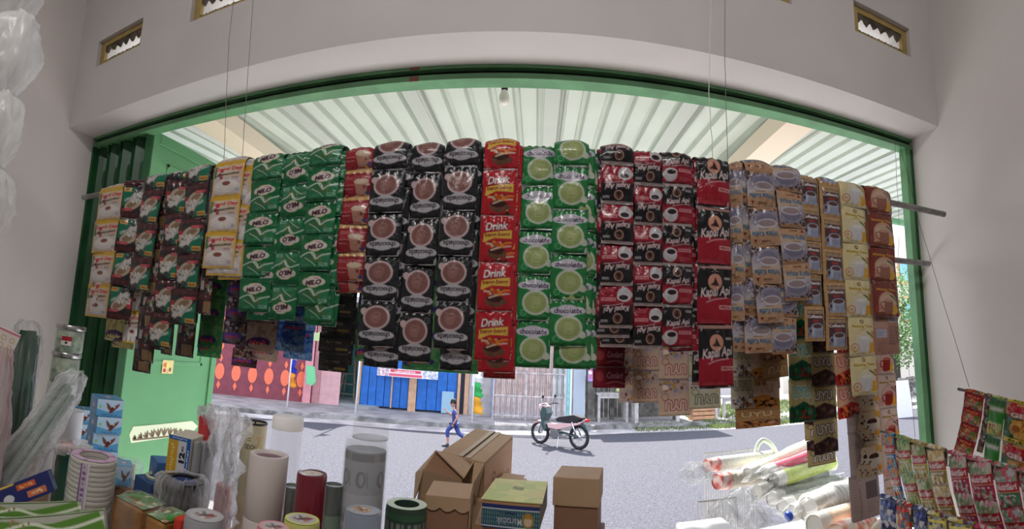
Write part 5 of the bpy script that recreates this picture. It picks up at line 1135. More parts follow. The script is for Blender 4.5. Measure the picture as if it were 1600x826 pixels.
def crumple(name, prof, c, m, parent=None, seg=40, amp=.012, seed=1, squash=(1, 1), fr=9, lean=(0, 0), cap=False, loc=(0, 0, 0)):
    """a bag: lathe profile with folds that run up and down and get sharper near the neck"""
    rg = random.Random(seed); ph = [rg.uniform(0, 6.28) for _ in range(6)]; n = len(prof); V = []; F = []
    H_ = prof[-1][1]-prof[0][1]
    pr = []
    for (r0, z0), (r1, z1) in zip(prof[:-1], prof[1:]):
        for k in range(5): pr.append((r0+(r1-r0)*k/5, z0+(z1-z0)*k/5))
    pr.append(prof[-1]); n = len(pr)
    for r, z in pr:
        for k in range(seg*2):
            a = math.pi*k/seg
            ca_, sa_ = math.cos(a), math.sin(a); d = amp*(math.sin(a*round(fr*.6)+ph[0]+z*9)*.3+noise.noise(Vector((ca_*1.6, sa_*1.6, z*9+seed*3.1)))*1.5+abs(noise.noise(Vector((ca_*3.4+5, sa_*3.4, z*22+seed))))*1.6-.4+noise.noise(Vector((ca_*8, sa_*8, z*55+seed)))*.5)
            rr = max(.001, r+d*min(1, r/.02)); t = (z-prof[0][1])/max(1e-6, H_)
            V.append((c[0]+rr*math.cos(a)*squash[0]+lean[0]*t, c[1]+rr*math.sin(a)*squash[1]+lean[1]*t, c[2]+z))
    s2 = seg*2
    for i in range(n-1):
        for k in range(s2): F.append((i*s2+k, i*s2+(k+1) % s2, (i+1)*s2+(k+1) % s2, (i+1)*s2+k))
    o = bpy.data.objects.new(name, quick_mesh(name, np.array(V), np.array(F), True, [m])); link(o, parent); o.location = loc; return o
TG = 'goods on the counter'
# --- tall stack of clear adhesive tape rolls
x, z, w_ = put(110, 184, 712, .72); r = w_/2; zb = CT; H_ = z-zb
t = empty('tape_roll_stack', (x, .72, zb), label='tall shrink-wrapped stack of clear tape rolls with a purple printed edge, front left', cat='tape stack')
tapem = mat('pale_tape', (214, 210, 200), .25, coat=.6, translucent=.15); n = 34; hr = H_/n
core = mat('violet_core', (150, 110, 150), .6)
for k in range(n):
    rr = r*(.985+.015*math.sin(k*2.3)); MB().lathe([(rr*.62, 0), (rr-.001, 0), (rr, .0012), (rr, hr-.0018), (rr-.001, hr-.0006), (rr*.62, hr-.001), (rr*.62, 0)], (0, 0, k*hr), 36, cap=False).build('tape_roll', tapem, t, auto=40)
disc_art(t, 'top_print', lambda a: (a.put(a.X >= 0, (206, 176, 204)), [a.scrib(4, .5+.4*math.cos(q), .5+.4*math.sin(q), .16, (120, 50, 120), rot=q) for q in [0, 1.05, 2.1, 3.14, 4.2, 5.2]]), r*.62, r*.94, H_+.001)
a = Art(16, 10, (196, 176, 200)); a.rect(0, 0, .18, 10, (120, 60, 130)); a.rect(.8, 0, 1, 10, (220, 214, 224))
for k in range(30): a.rect(.3, .2+k*.33, .62, .36+k*.33, (110, 60, 120)) if k % 3 else a.rect(.36, .2+k*.33, .5, .3+k*.33, (60, 60, 60))
wrap_art(t, 'printed_edge', a.cells(), 0, 0, 0, r, H_*.985, 22, 44)
MB().lathe([(r*.97, 0), (r*1.03, .02), (r*1.02, H_*.97), (r*.9, H_+.004)], (0, 0, 0), 40, cap=False).build('shrink_wrap', bagt, t, smooth=True)
MB().lathe([(r*1.18, 0), (r*1.18, .055), (r*.7, .055), (r*.7, 0)], (-.035, -.07, 0), 30, cap=False).build('base_roll', tapem, t, auto=40)
# --- white tape stack of three
x, z, w_ = put(391, 451, 708, .80); r = w_/2; H_ = z-CT
t = empty('tape_roll_stack', (x, .80, CT), label='stack of white masking tape rolls with mauve core, before the slim clear jar', cat='tape stack')
wt = mat('white_tape', (212, 202, 198), .45); hh = H_/4
for k in range(4): MB().lathe([(r*.72, 0), (r-.001, 0), (r, .002), (r, hh-.003), (r-.001, hh-.0005), (r*.80, hh-.0005), (r*.72, hh-.004), (r*.72, 0)], (0, 0, k*hh), 36, cap=False).build('tape_roll', wt, t, auto=40)
MB().lathe([(r*.7, 0), (r*.7, H_-.006), (0.001, H_-.006)], (0, 0, 0), 30, cap=False).build('core', mat('grey_mauve_core', (132, 104, 116), .6), t)
# --- dark red ribbon spool
x, z, w_ = put(465, 511, 738, .78); r = w_/2; H_ = z-CT
t = empty('ribbon_spool', (x, .78, CT), label='glossy dark red tall spool with a cream top label', cat='spool')
MB().lathe([(r*.96, 0), (r, .004), (r, H_-.004), (r*.95, H_), (r*.72, H_), (r*.72, H_-.002), (0, H_-.002)], seg=36, cap=False).build('spool_body', mat('dark_red_gloss', (112, 22, 40), .25, coat=.6), t, auto=40)
disc_art(t, 'top_label', lambda a: (a.put(a.X >= 0, (206, 196, 180)), a.ell(.5, .5, .06, .06, (120, 110, 100))), .001, r*.7, H_-.001)
a = Art(14, 5, (112, 22, 40)); a.scrib(14, .5, 2.5, 3.6, (176, 130, 80), h=.5, rot=math.pi/2); wrap_art(t, 'gold_print', a.cells(), 0, 0, 0, r, H_*.75, -14, 12, z0=.03)
# --- grey blue tape, front centre
x, z, w_ = put(541, 595, 797, .72); r = w_/2; H_ = z-CT
t = empty('tape_roll_stack', (x, .72, CT), label='blue-grey duct tape stack in cling film in front of the tall jars', cat='tape stack')
for k in range(5): hh = H_/5; MB().lathe([(r*.5, 0), (r-.001, 0), (r, .002), (r, hh-.002), (r-.001, hh), (r*.5, hh)], (0, 0, k*hh), 32, cap=False).build('tape_roll', mat('blue_grey_tape', (130, 142, 162), .35, .3), t, auto=40)
disc_art(t, 'top_sticker', lambda a: (a.put(a.X >= 0, (150, 156, 168)), a.ell(.45, .5, .3, .26, (176, 150, 110)), a.specks(.3, .3, .7, .7, 14, .05, [(120, 80, 60), (220, 210, 200), (150, 80, 70)], 3)), .001, r*.9, H_+.001)
MB().lathe([(r*1.02, 0), (r*1.03, H_), (r*.6, H_+.004)], seg=32, cap=False).build('cling_film', bagt, t, smooth=True)
# --- tall clear cylinder filled with printed rolls and the small jar on top
x, z, w_ = put(540, 607, 684, .98); r = w_/2; H_ = z-CT
t = empty('clear_jar', (x, .98, CT), label='tall wide clear canister with black and grey contents, a small empty jar stacked on it', cat='jar')
MB().lathe([(r*.98, 0), (r, .006), (r, H_-.02), (r*.99, H_-.018), (r*.96, H_), (r*.9, H_), (r*.93, H_-.02), (r*.965, H_-.03), (r*.965, .006)], seg=40, cap=False).build('jar_wall', clearp, t, smooth=True)
a = Art(90, 1.4, (150, 152, 160)); a.rect(0, .02, 1, .14, (56, 54, 56)); a.rect(.2, .02, .3, .14, (110, 106, 100)); a.rect(.62, .02, .72, .14, (120, 116, 110))
for q in (.2, .45, .75): a.ell(q, .42, .07, .13, (60, 60, 64)); a.ell(q+.01, .42, .035, .09, (150, 152, 160)); a.line([(q+.08, .3), (q+.1, .54)], .015, (80, 80, 84))
a.rect(0, .66, 1, .9, (176, 176, 184)); a.rect(0, .9, 1, 1.12, (80, 80, 86)); a.specks(0, .9, 1, 1.1, 40, .03, [(150, 150, 150), (40, 40, 44)], 3); a.rect(0, 1.2, 1, 1.4, (120, 122, 130))
MB().lathe([(r*.9, .004), (r*.9, H_-.022), (0, H_-.022)], seg=36, cap=False).build('contents', mat('grey_roll', (140, 142, 150), .5), t)
wrap_art(t, 'contents_print', a.cells(), 0, 0, 0, r*.905, .17, -80, 120, z0=H_-.193)
x2, z2, w2 = put(553, 608, 657, .98); r2 = w2/2
t2 = empty('small_clear_jar', (x+(x2-x), .98, z+.0005), label='small empty clear jar standing upside down on the tall wide canister', cat='jar')
H2 = z2-z
MB().lathe([(r2*.92, 0), (r2, .004), (r2*1.02, .012), (r2, .016), (r2, H2-.006), (r2*.96, H2), (0, H2), ], seg=36, cap=False).build('jar_wall', clearp, t2, smooth=True)
MB().lathe([(r2*.99, 0), (r2*.99, .003), (0, .003)], seg=30, cap=False).build('base_disc', milky, t2)
# --- tall clear jar with white lid
x, z, w_ = put(427, 475, 650, 1.08); r = w_/2; H_ = z-CT
t = empty('clear_jar', (x, 1.08, CT), label='tall slim empty clear jar with a white screw lid, behind the white tape rolls', cat='jar')
MB().lathe([(r*.95, 0), (r*.97, .01), (r*.97, H_-.03), (r*.92, H_-.025)], seg=36, cap=False).build('jar_wall', clearp, t, smooth=True)
lid = MB(); lid.lathe([(r, H_-.030), (r*1.02, H_-.028), (r*1.0, H_-.022), (r*1.02, H_-.016), (r*1.0, H_-.010), (r, H_-.004), (r*.96, H_), (0, H_)], seg=36, cap=False); lid.build('screw_lid', mat('white_lid', (240, 238, 236), .35, translucent=.5), t, auto=50)
# --- cream tin
x, z, w_ = put(380, 418, 658, 1.15); r = w_/2; H_ = z-CT
t = empty('cream_tin', (x, 1.15, CT), label='cream candle tin with black rim and black letters, behind the crumpled bag', cat='tin')
MB().lathe([(r, 0), (r, H_-.006), (0, H_-.008)], seg=36, cap=False).build('tin_body', mat('cream_tin_paint', (200, 190, 156), .4, var=.06), t, auto=40)
MB().lathe([(r, H_-.006), (r*1.03, H_-.005), (r*1.03, H_), (r*.97, H_), (r*.95, H_-.006)], seg=36, cap=False).build('rim', mat('black_rim', (46, 44, 42), .3), t, auto=40)
MB().tube([(0, 0, H_-.009), (.001, 0, H_+.001)], .0025, 6).build('wick', black, t)
a = Art(70, .8, (200, 190, 156)); a.text('ODOH', .45, .34, .5, (56, 52, 44), h=.13, bold=.02); a.lines(.3, .1, .5, 2, .06, .02, (80, 76, 64)); a.curve([(.7, .05), (.78, .2), (.72, .35), (.86, .5)], .02, (176, 140, 90)); a.specks(.68, .05, .98, .7, 22, .03, [(210, 160, 120), (180, 170, 110)], 5); wrap_art(t, 'label_print', a.cells(), 0, 0, 0, r, .075, -30, 80, z0=H_-.105)
# --- green and red tins behind the red spool
for (u0, u1, vt, Y, lab, c1, c2) in ((444, 472, 758, .92, 'green and red small tin left of the dark red spool', (60, 96, 72), (176, 40, 50)), (508, 536, 756, .95, 'pale green tin right of the dark red spool', (120, 140, 120), (190, 90, 90))):
    x, z, w_ = put(u0, u1, vt, Y); r = w_/2; H_ = z-CT; t = empty('small_tin', (x, Y, CT), label=lab, cat='tin')
    MB().lathe([(r, 0), (r, H_-.004), (r*1.03, H_-.003), (r*1.02, H_), (r*.9, H_), (r*.88, H_-.004), (0, H_-.004)], seg=30, cap=False).build('tin_body', mat('tin_'+lab[:5], (140, 150, 146), .3, .5), t, auto=40)
    a = Art(50, 1.5, c1); a.rect(0, .3, 1, 1.5, c2); a.specks(0, .2, 1, 1.2, 26, .07, [c1, (226, 220, 210), c2], 5); wrap_art(t, 'label_print', a.cells(), 0, 0, 0, r, H_*.85, -100, 100)
# --- small flat tapes at the very front
for (u0, u1, vt, Y, lab, c) in ((445, 499, 811, .70, 'yellow-green rimmed tape roll lying flat in front of the dark red spool', (206, 210, 120)), (403, 452, 823, .66, 'pink rimmed tape roll lying flat at the bottom edge', (226, 150, 166)), (290, 350, 805, .70, 'silver tape roll with a red printed core, in cling film', (176, 176, 182))):
    x, z, w_ = put(u0, u1, vt, Y); r = w_/2; H_ = z-CT; t = empty('tape_roll', (x, Y, CT), label=lab, cat='tape')
    for k in range(4): hh = H_/4; MB().lathe([(r*.45, k*hh), (r-.001, k*hh), (r, k*hh+.002), (r, k*hh+hh-.002), (r-.001, k*hh+hh), (r*.45, k*hh+hh)], seg=32, cap=False).build('roll', mat('roll_%d' % c[2], tuple(int(q*.9) for q in c), .35), t, auto=40)
    disc_art(t, 'top_print', lambda a: (a.put(a.X >= 0, c), a.ell(.5, .5, .4, .4, (190, 190, 192)), a.specks(.25, .25, .75, .75, 22, .06, [(150, 60, 60), (226, 220, 214), (120, 120, 130), (176, 120, 90)], 6), a.ell(.5, .5, .1, .1, (110, 100, 100))), .001, r*.96, H_+.001)
# --- black tape in crumpled clear plastic
x, z, w_ = put(252, 322, 748, .86); r = w_/2*.92; H_ = .055
t = empty('black_tape_roll', (x, .86, z-H_), label='wide black tape roll with blue core inside crinkled clear plastic', cat='tape')
MB().lathe([(r*.68, 0), (r, 0), (r, H_), (r*.68, H_), (r*.68, 0)], seg=40, cap=False).build('roll', mat('black_tape', (26, 26, 28), .35), t, auto=40)
MB().lathe([(r*.68, 0), (r*.68, H_*.9), (r*.62, H_*.9), (r*.62, 0)], seg=36, cap=False).build('core', mat('blue_core', (70, 92, 150), .6), t, auto=40)
crumple('plastic_wrap', [(r*.3, -.012), (r*1.15, -.008), (r*1.28, .02), (r*1.18, H_*.9), (r*.95, H_+.008), (r*.7, H_+.006)], (0, 0, 0), bagf, t, amp=.010, seed=4)
crumple('wrap_tail', [(.004, -.07), (.02, -.04), (.03, 0.0)], (-r*1.25, -.0, .05), bagf, t, amp=.006, seed=9, lean=(.03, 0))
sup = MB().lathe([(r*.9, 0), (r*.9, z-H_-CT-.013)], (x, .86, CT), 24).build('tape_carton', mat('striped_carton', (140, 60, 60), .6), None); tag(sup, 'reddish round carton under the black tape roll', 'carton')
# striped small packs beside it
for k, (u0, u1, c, nm) in enumerate(((247, 258, (150, 70, 80), 'maroon'), (258, 268, (220, 220, 226), 'white'), (268, 281, (60, 150, 60), 'green'), (281, 297, (206, 60, 44), 'orange-red'))):
    x0, z0, ww = put(u0, u1, 803+k, .74); o = MB().box((x0-ww/2, .72, CT), (x0+ww/2-.001, .76, z0)).build('upright_pack', mat('pack_'+nm, c, .5), None, bevel=.003); tag(o, nm+' upright pack in the row below the black tape roll', 'pack', 'upright packs below the black tape')
# --- black-green hollow roll
x, z, w_ = put(605, 666, 787, .82); r = w_/2; H_ = z-CT
t = empty('tape_roll', (x, .82, CT), label='pale green topped hollow roll of dark printed tape beside the scalloped brown box', cat='tape')
MB().lathe([(r*.6, 0), (r, 0), (r, H_-.004), (r*.97, H_), (r*.62, H_), (r*.6, H_-.004), (r*.6, 0)], seg=40, cap=False).build('roll', mat('dark_green_black_tape', (44, 62, 52), .4), t, auto=40)
disc_art(t, 'top_face', lambda a: (a.put(a.X >= 0, (176, 190, 160)), a.lines(.3, .02, .6, 2, .03, .012, (90, 100, 80))), r*.62, r*.99, H_+.0008)
a = Art(90, .7, (40, 60, 50)); a.rect(0, 0, 1, .1, (50, 84, 60)); [a.rect(.04+k*.08, .14, .04+k*.08+.03+.015*(k % 3), .42, (116, 120, 116)) for k in range(12)]; a.rect(0, .5, 1, .6, (34, 70, 50)); wrap_art(t, 'side_print', a.cells(), 0, 0, 0, r, .07, -100, 100, z0=H_-.078)

# ------------------------------------------------------------------ cartons
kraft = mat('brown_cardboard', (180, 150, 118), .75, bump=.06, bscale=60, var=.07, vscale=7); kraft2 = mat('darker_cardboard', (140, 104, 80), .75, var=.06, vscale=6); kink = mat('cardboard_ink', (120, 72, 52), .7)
tapeb = mat('parcel_tape', (172, 150, 112), .5)
paperm = mat('printed_cardboard', rough=.7, attr='Print')
# big slanted open carton: a closed long box tilted with open flaps at its near end
def facebox(name, O, ux, uy, uz, m, parent=None, arts=None, bevel=.0):
    """box from corner O with edge vectors ux, uy, uz"""
    O, ux, uy, uz = map(Vector, (O, ux, uy, uz)); V = [O, O+ux, O+ux+uy, O+uy, O+uz, O+ux+uz, O+ux+uy+uz, O+uy+uz]
    return MB().add(V, [(0, 3, 2, 1), (4, 5, 6, 7), (0, 1, 5, 4), (1, 2, 6, 5), (2, 3, 7, 6), (3, 0, 4, 7)]).build(name, m, parent, bevel=bevel)
# corner positions solved from the photograph, given a distance for each corner
TL, TR, NR_, NL = PY(744, 668, 1.36), PY(799, 680, 1.36), PY(757, 722, 1.12), PY(688, 705, 1.12)
TR = Vector((TR.x, TR.y, TR.z)); dn = Vector((.012, -.01, -.13))
cb = empty('carton', (0, 0, 0), label='long brown carton sealed with tape, tilted on end with its near flaps open', cat='carton')
ux = (NR_-NL); vy = (TL-NL)
facebox('carton_body', NL, ux, vy, Vector((0.0, 0.0, -.155)), kraft, cb, bevel=.002)
# tape down the middle of the top, a small seam
nrm = ux.cross(vy).normalized(); mid = NL+ux*.52
facebox('tape_strip', NL+ux*.40+nrm*.001, ux*.10, vy, nrm*.0006, tapeb, cb); facebox('tape_strip', NL+ux*.57+nrm*.001, ux*.10, vy, nrm*.0006, tapeb, cb); facebox('seam', NL+ux*.515+nrm*.0005, ux*.02, vy, nrm*.001, mat('dark_seam', (60, 44, 34), .9), cb)
# printed side (right)
a = Art(110, .62, (182, 142, 108)); a.ring(.3, .24, .075, .016, (120, 70, 50)); a.scrib(1, .3, .24, .07, (120, 70, 50), bold=.05); a.text('MISEDAAP', .62, .34, .52, (120, 70, 50), h=.10, bold=.02); a.ring(.08, .42, .06, .015, (120, 70, 50))
sdir = vy.normalized(); off_ = ux.normalized()*.001
pn = art_panel('side_print', a.cells(), tuple(NR_+off_+Vector((0, 0, -.004))), tuple(vy), (0, 0, -1), vy.length*.98, .145, paperm, cb)
# open flaps at the near end
fl = [PY(688, 705, 1.12), PY(757, 722, 1.12), PY(724, 748, 1.0), PY(650, 736, 1.0)]
thin = Vector((0, .0, -.003))
def sheet(name, P, m, parent, th=.003):
    P = [Vector(p) for p in P]; n_ = (P[1]-P[0]).cross(P[2]-P[0]).normalized()*th
    V = P + [p+n_ for p in P]; k = len(P); F = [tuple(range(k))[::-1], tuple(range(k, 2*k))] + [(i, (i+1) % k, (i+1) % k + k, i+k) for i in range(k)]
    return MB().add(V, F).build(name, m, parent)
sheet('flap', [PY(688, 705, 1.125), PY(742, 719, 1.125), PY(725, 746, 1.02), PY(681, 703, 1.10)], kraft, cb)
sheet('flap', [PY(680, 703, 1.115), PY(738, 720, 1.11), PY(722, 748, 1.03), PY(660, 733, 1.03)], kraft2, cb)
sheet('flap', [PY(680, 704, 1.11), PY(660, 733, 1.03), PY(646, 779, 1.02), PY(649, 738, 1.08)], kraft, cb)
sheet('flap', [PY(660, 733, 1.03), PY(722, 748, 1.03), PY(716, 800, 1.04), PY(650, 790, 1.04)], kraft, cb)
sheet('flap', [PY(741, 721, 1.11), PY(757, 724, 1.11), PY(744, 778, 1.09), PY(736, 762, 1.06)], kraft, cb)
# open carton below it on the right with upturned flap
cb2 = empty('open_carton', (0, 0, 0), label='open brown carton with upturned flap under the long tilted carton', cat='carton')
c0 = PY(720, 796, 1.12); c1 = PY(800, 796, 1.2)
facebox('carton_body', (c0.x-.03, 1.10, CT), (.17, 0, 0), (0, .22, 0), (0, 0, PY(760, 762, 1.2).z-CT), kraft, cb2, bevel=.002)
zt = PY(760, 762, 1.2).z
sheet('flap', [PY(787, 738, 1.27), PY(820, 742, 1.27), PY(808, 760, 1.16), PY(765, 757, 1.16)], kraft, cb2)
sheet('flap', [PY(760, 755, 1.16), PY(787, 738, 1.25), PY(775, 760, 1.2), PY(742, 785, 1.11)], kraft2, cb2)
# martabak box
def boxed(u0, u1, vtop_front, Y, hgt, dep, m, name, label, cat='box', rz=0, zbase=None, skew=0):
    x, z, w_ = put(u0, u1, vtop_front, Y); t = empty(name, (x, Y, z-hgt), (0, 0, R(rz)), label, cat)
    return t, w_, z
t, w_, z = boxed(755, 842, 784, .93, .047, .155, None, 'pastry_box', 'box with yellow-green lid and blue batik band, lettering upside down', rz=-5)
b_ = MB(); b_.add([(-w_/2, 0, 0), (w_/2, 0, 0), (w_/2+.004, .155, 0), (-w_/2+.0, .155, 0), (-w_/2, 0, .046), (w_/2, 0, .046), (w_/2+.004, .155, .046), (-w_/2, .155, .046)], [(0, 3, 2, 1), (4, 5, 6, 7), (0, 1, 5, 4), (1, 2, 6, 5), (2, 3, 7, 6), (3, 0, 4, 7)]); b_.build('box_body', mat('grey_box_side', (128, 122, 110), .6), t, bevel=.002)
a = Art(70, 1.1, (198, 202, 132)); a.specks(0, 0, 1, 1.1, 24, .16, [(206, 206, 140), (184, 196, 128), (204, 196, 140)], 4); a.rect(.42, .36, .62, .56, (170, 172, 120)); a.specks(.44, .38, .6, .54, 16, .03, [(120, 130, 90), (150, 150, 100)], 3); a.rect(0, 0, .015, 1.1, (226, 214, 160)); a.line([(.36, .3), (.34, .7)], .01, (176, 184, 120))
art_panel('lid', a.cells(), (-w_/2-.002, .159, .049), (1, 0, 0), (0, -1, 0), w_+.006, .161, paperm, t, thick=.0015)
a = Art(110, .56, (34, 42, 104)); a.rect(0, 0, 1, .07, (170, 130, 90)); a.rect(0, .16, 1, .52, (60, 110, 100))
for k in range(26): a.rect(k*.04, .16, k*.04+.014, .52, (40, 60, 110)); a.rect(k*.04+.02, .16, k*.04+.026, .52, (150, 190, 150))
for k in range(4): a.rect(0, .2+k*.09, 1, .215+k*.09, (40, 60, 110))
a.rect(0, .15, 1, .17, (206, 214, 210)); a.rect(0, .51, 1, .53, (206, 214, 210)); a.ell(.80, .36, .105, .16, (150, 116, 60)); a.ell(.80, .38, .07, .1, (200, 180, 150)); a.poly([(.74, .32), (.86, .32), (.8, .2)], (170, 130, 50))
a.text('Martabak', .48, .40, .44, (28, 32, 60), h=.17, rot=math.pi, bold=.05); a.text('Martabak', .48, .40, .43, (186, 200, 206), h=.15, rot=math.pi, bold=.005); a.scrib(7, .46, .24, .3, (30, 36, 60), h=.06, rot=math.pi, bold=.04)
art_panel('batik_band', a.cells(), (-w_/2, -.0008, .047), (1, 0, 0), (0, 0, -1), w_, .047, paperm, t)
zmar = z-.047
# box underneath with blue print
x, zz, w2 = put(735, 815, 809, .95); o = empty('small_carton', (x+.01, .95, CT), label='brown carton with a blue-green printed label, under the batik-band box', cat='box'); MB().box((-w2/2, 0, 0), (w2/2, .13, zmar-CT-.001)).build('box_body', kraft, o, bevel=.002)
a = Art(60, .7, (178, 138, 100)); a.ell(.3, .3, .26, .2, (50, 84, 120)); a.ell(.35, .25, .16, .08, (70, 130, 120)); a.ell(.25, .38, .12, .06, (190, 200, 200)); a.rect(.62, .1, .98, .68, (196, 170, 120)); art_panel('label_print', a.cells(), (-w2/2, -.001, zmar-CT-.002), (1, 0, 0), (0, 0, -1), w2, .06, paperm, o)
# scalloped brown box
t, w_, z = boxed(668, 732, 776, .88, .2, .12, None, 'gift_box', 'small brown box with a scalloped lid edge, beside the hollow green roll', rz=4)
hgt = z-CT; t.location.z = CT
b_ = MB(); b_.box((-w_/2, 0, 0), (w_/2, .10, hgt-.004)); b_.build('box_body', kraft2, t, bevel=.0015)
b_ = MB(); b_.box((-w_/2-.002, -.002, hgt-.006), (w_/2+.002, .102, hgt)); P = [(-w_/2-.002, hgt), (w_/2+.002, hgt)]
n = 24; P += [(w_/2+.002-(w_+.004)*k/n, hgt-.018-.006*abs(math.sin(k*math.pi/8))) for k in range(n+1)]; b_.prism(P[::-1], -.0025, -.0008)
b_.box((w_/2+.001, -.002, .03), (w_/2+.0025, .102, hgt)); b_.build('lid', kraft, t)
# stack of brown boxes on the right
t, w_, z = boxed(868, 933, 746, 1.02, .05, .1, None, 'brown_box', 'plain brown lidded box, upper one of the pair right of the batik-band box', rz=-12)
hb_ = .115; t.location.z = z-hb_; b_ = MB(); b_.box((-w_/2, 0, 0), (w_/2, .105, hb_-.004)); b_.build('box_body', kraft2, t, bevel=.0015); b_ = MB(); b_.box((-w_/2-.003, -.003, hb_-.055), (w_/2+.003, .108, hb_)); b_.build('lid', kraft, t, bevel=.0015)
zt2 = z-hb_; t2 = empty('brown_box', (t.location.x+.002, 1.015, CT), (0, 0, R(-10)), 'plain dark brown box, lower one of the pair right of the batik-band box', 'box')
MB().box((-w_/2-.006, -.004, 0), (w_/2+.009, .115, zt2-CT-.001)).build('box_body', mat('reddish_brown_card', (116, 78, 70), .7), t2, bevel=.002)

# ------------------------------------------------------------------ left side goods
eag = Art(60, .60, (170, 206, 230)); eag.rect(0, 0, 1, .12, (184, 208, 228)); eag.poly([(0, .6), (0, .35), (.5, .45), (1, .3), (1, .6)], (90, 160, 206))
eag.poly([(.34, .10), (.44, .16), (.52, .26), (.58, .30), (.66, .22), (.86, .10), (.84, .18), (.80, .26), (.74, .32), (.68, .38), (.62, .42), (.60, .50), (.54, .46), (.50, .50), (.46, .44), (.50, .38), (.42, .34), (.38, .26), (.36, .18)], (120, 70, 56)); eag.line([(.46, .2), (.54, .36)], .012, (70, 40, 36)); eag.line([(.7, .24), (.62, .36)], .012, (70, 40, 36)); eag.ell(.58, .34, .06, .1, (84, 44, 38), .5); eag.ell(.66, .26, .03, .03, (236, 230, 220)); eag.ell(.13, .26, .05, .05, (150, 196, 96)); eag.scrib(5, .5, .54, .6, (60, 100, 150), h=.05, bold=.04)
eag_side = Art(36, .7, (96, 150, 192)); eag_side.ell(.5, .35, .16, .14, (180, 120, 110)); eag_side.ell(.5, .35, .1, .09, (206, 210, 216))
EF, ES = eag.cells(), eag_side.cells(); bluebox = mat('light_blue_card', (130, 180, 214), .45)
def eagle_box(u0, u1, v0, Y, hgt, label, rz=-14, dep=.11, grp='light blue eagle-print boxes'):
    x, z, w_ = put(u0, u1, v0, Y); t = empty('eagle_print_box', (x, Y, z-hgt), (0, 0, R(rz)), label, 'box', grp)
    MB().box((-w_/2, 0, 0), (w_/2, dep, hgt-.001)).build('box_body', bluebox, t, bevel=.0015)
    art_panel('front_print', EF, (-w_/2+.001, -.0008, hgt-.002), (1, 0, 0), (0, 0, -1), w_-.002, hgt-.003, card, t)
    art_panel('side_print', ES, (-w_/2-.0008, dep-.002, hgt-.002), (0, -1, 0), (0, 0, -1), dep-.003, hgt-.003, card, t); art_panel('top_print', ES, (-w_/2+.002, dep-.002, hgt+.0002), (1, 0, 0), (0, -1, 0), w_-.003, dep-.003, card, t); return t, z-hgt
zz = None
Yb = 1.22; h1 = .0
q = [PY(168, v, Yb).z for v in (622, 650, 679, 707, 735)]; hh = (q[0]-q[4])/4
wn = ['topmost', 'second', 'third', 'fourth']
for k in range(4):
    t, zb_ = eagle_box(153+(k % 2)*3, 195+(k % 2)*2, 622, Yb, hh, '%s light blue box with an eagle in the front stack' % wn[k], rz=64+3*(k % 2)); t.location.z = q[0]-(k+1)*hh
for k in range(3):
    t, zb_ = eagle_box(120, 146, 640, 1.42, hh*1.05, '%s light blue eagle box in the half hidden rear stack' % wn[k], rz=62, dep=.08); t.location.z = PY(134, 640, 1.42).z-(k+1)*hh*1.05
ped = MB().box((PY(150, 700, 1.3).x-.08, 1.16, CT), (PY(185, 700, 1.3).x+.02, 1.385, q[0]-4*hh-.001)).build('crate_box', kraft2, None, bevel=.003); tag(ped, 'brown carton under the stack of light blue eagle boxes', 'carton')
# eagle pack in clear bag lower right of the stack
t, zb_ = eagle_box(181, 208, 728, 1.0, .055, 'light blue eagle pack wrapped in clear film, lying in front of the stack', rz=52, dep=.07); crumple('clear_film', [(.02, -.006), (.055, 0), (.058, .05), (.045, .062), (.02, .066)], (0, .035, 0), bagt, t, amp=.008, seed=2, squash=(1.05, .9))
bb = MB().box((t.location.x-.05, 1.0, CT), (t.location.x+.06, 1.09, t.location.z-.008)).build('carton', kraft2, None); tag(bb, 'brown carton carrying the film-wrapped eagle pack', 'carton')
# blue carton
navy_c = mat('mid_blue_card', (62, 104, 160), .45); x, z, w_ = put(224, 258, 716, .98)
t = empty('blue_carton', (x, .98, z-.07), (0, 0, R(-30)), 'mid blue small carton left of the box marked 12', 'box'); MB().box((-w_*.55, 0, 0), (w_*.6, .09, .07)).build('box_body', navy_c, t, bevel=.002)
a = Art(50, .9, (66, 108, 164)); a.ell(.3, .5, .1, .2, (176, 110, 120)); a.ell(.85, .5, .12, .3, (30, 40, 70)); art_panel('front_print', a.cells(), (-w_*.55, -.0008, .069), (1, 0, 0), (0, 0, -1), w_*1.15, .068, card, t)
x2, z2, w2 = put(200, 246, 748, .93); t2 = empty('blue_carton', (x2, .93, CT), (0, 0, R(-12)), 'dark blue carton with a pale rim, under the mid blue one', 'box'); MB().box((-w2/2, 0, 0), (w2/2, .10, z2-CT)).build('box_body', mat('dusky_blue_card', (56, 84, 130), .5), t2, bevel=.002); MB().lathe([(.034, 0), (.036, .006), (.03, .008), (.026, .002)], (.0, .05, z2-CT), 24, cap=False).build('pale_rim', mat('pale_green_rim', (206, 214, 180), .4), t2, auto=40)
cp = MB().box((x-.045, .99, CT), (x+.05, 1.075, z-.071)).build('carton', kraft2, None); tag(cp, 'brown carton below the mid blue one', 'carton')
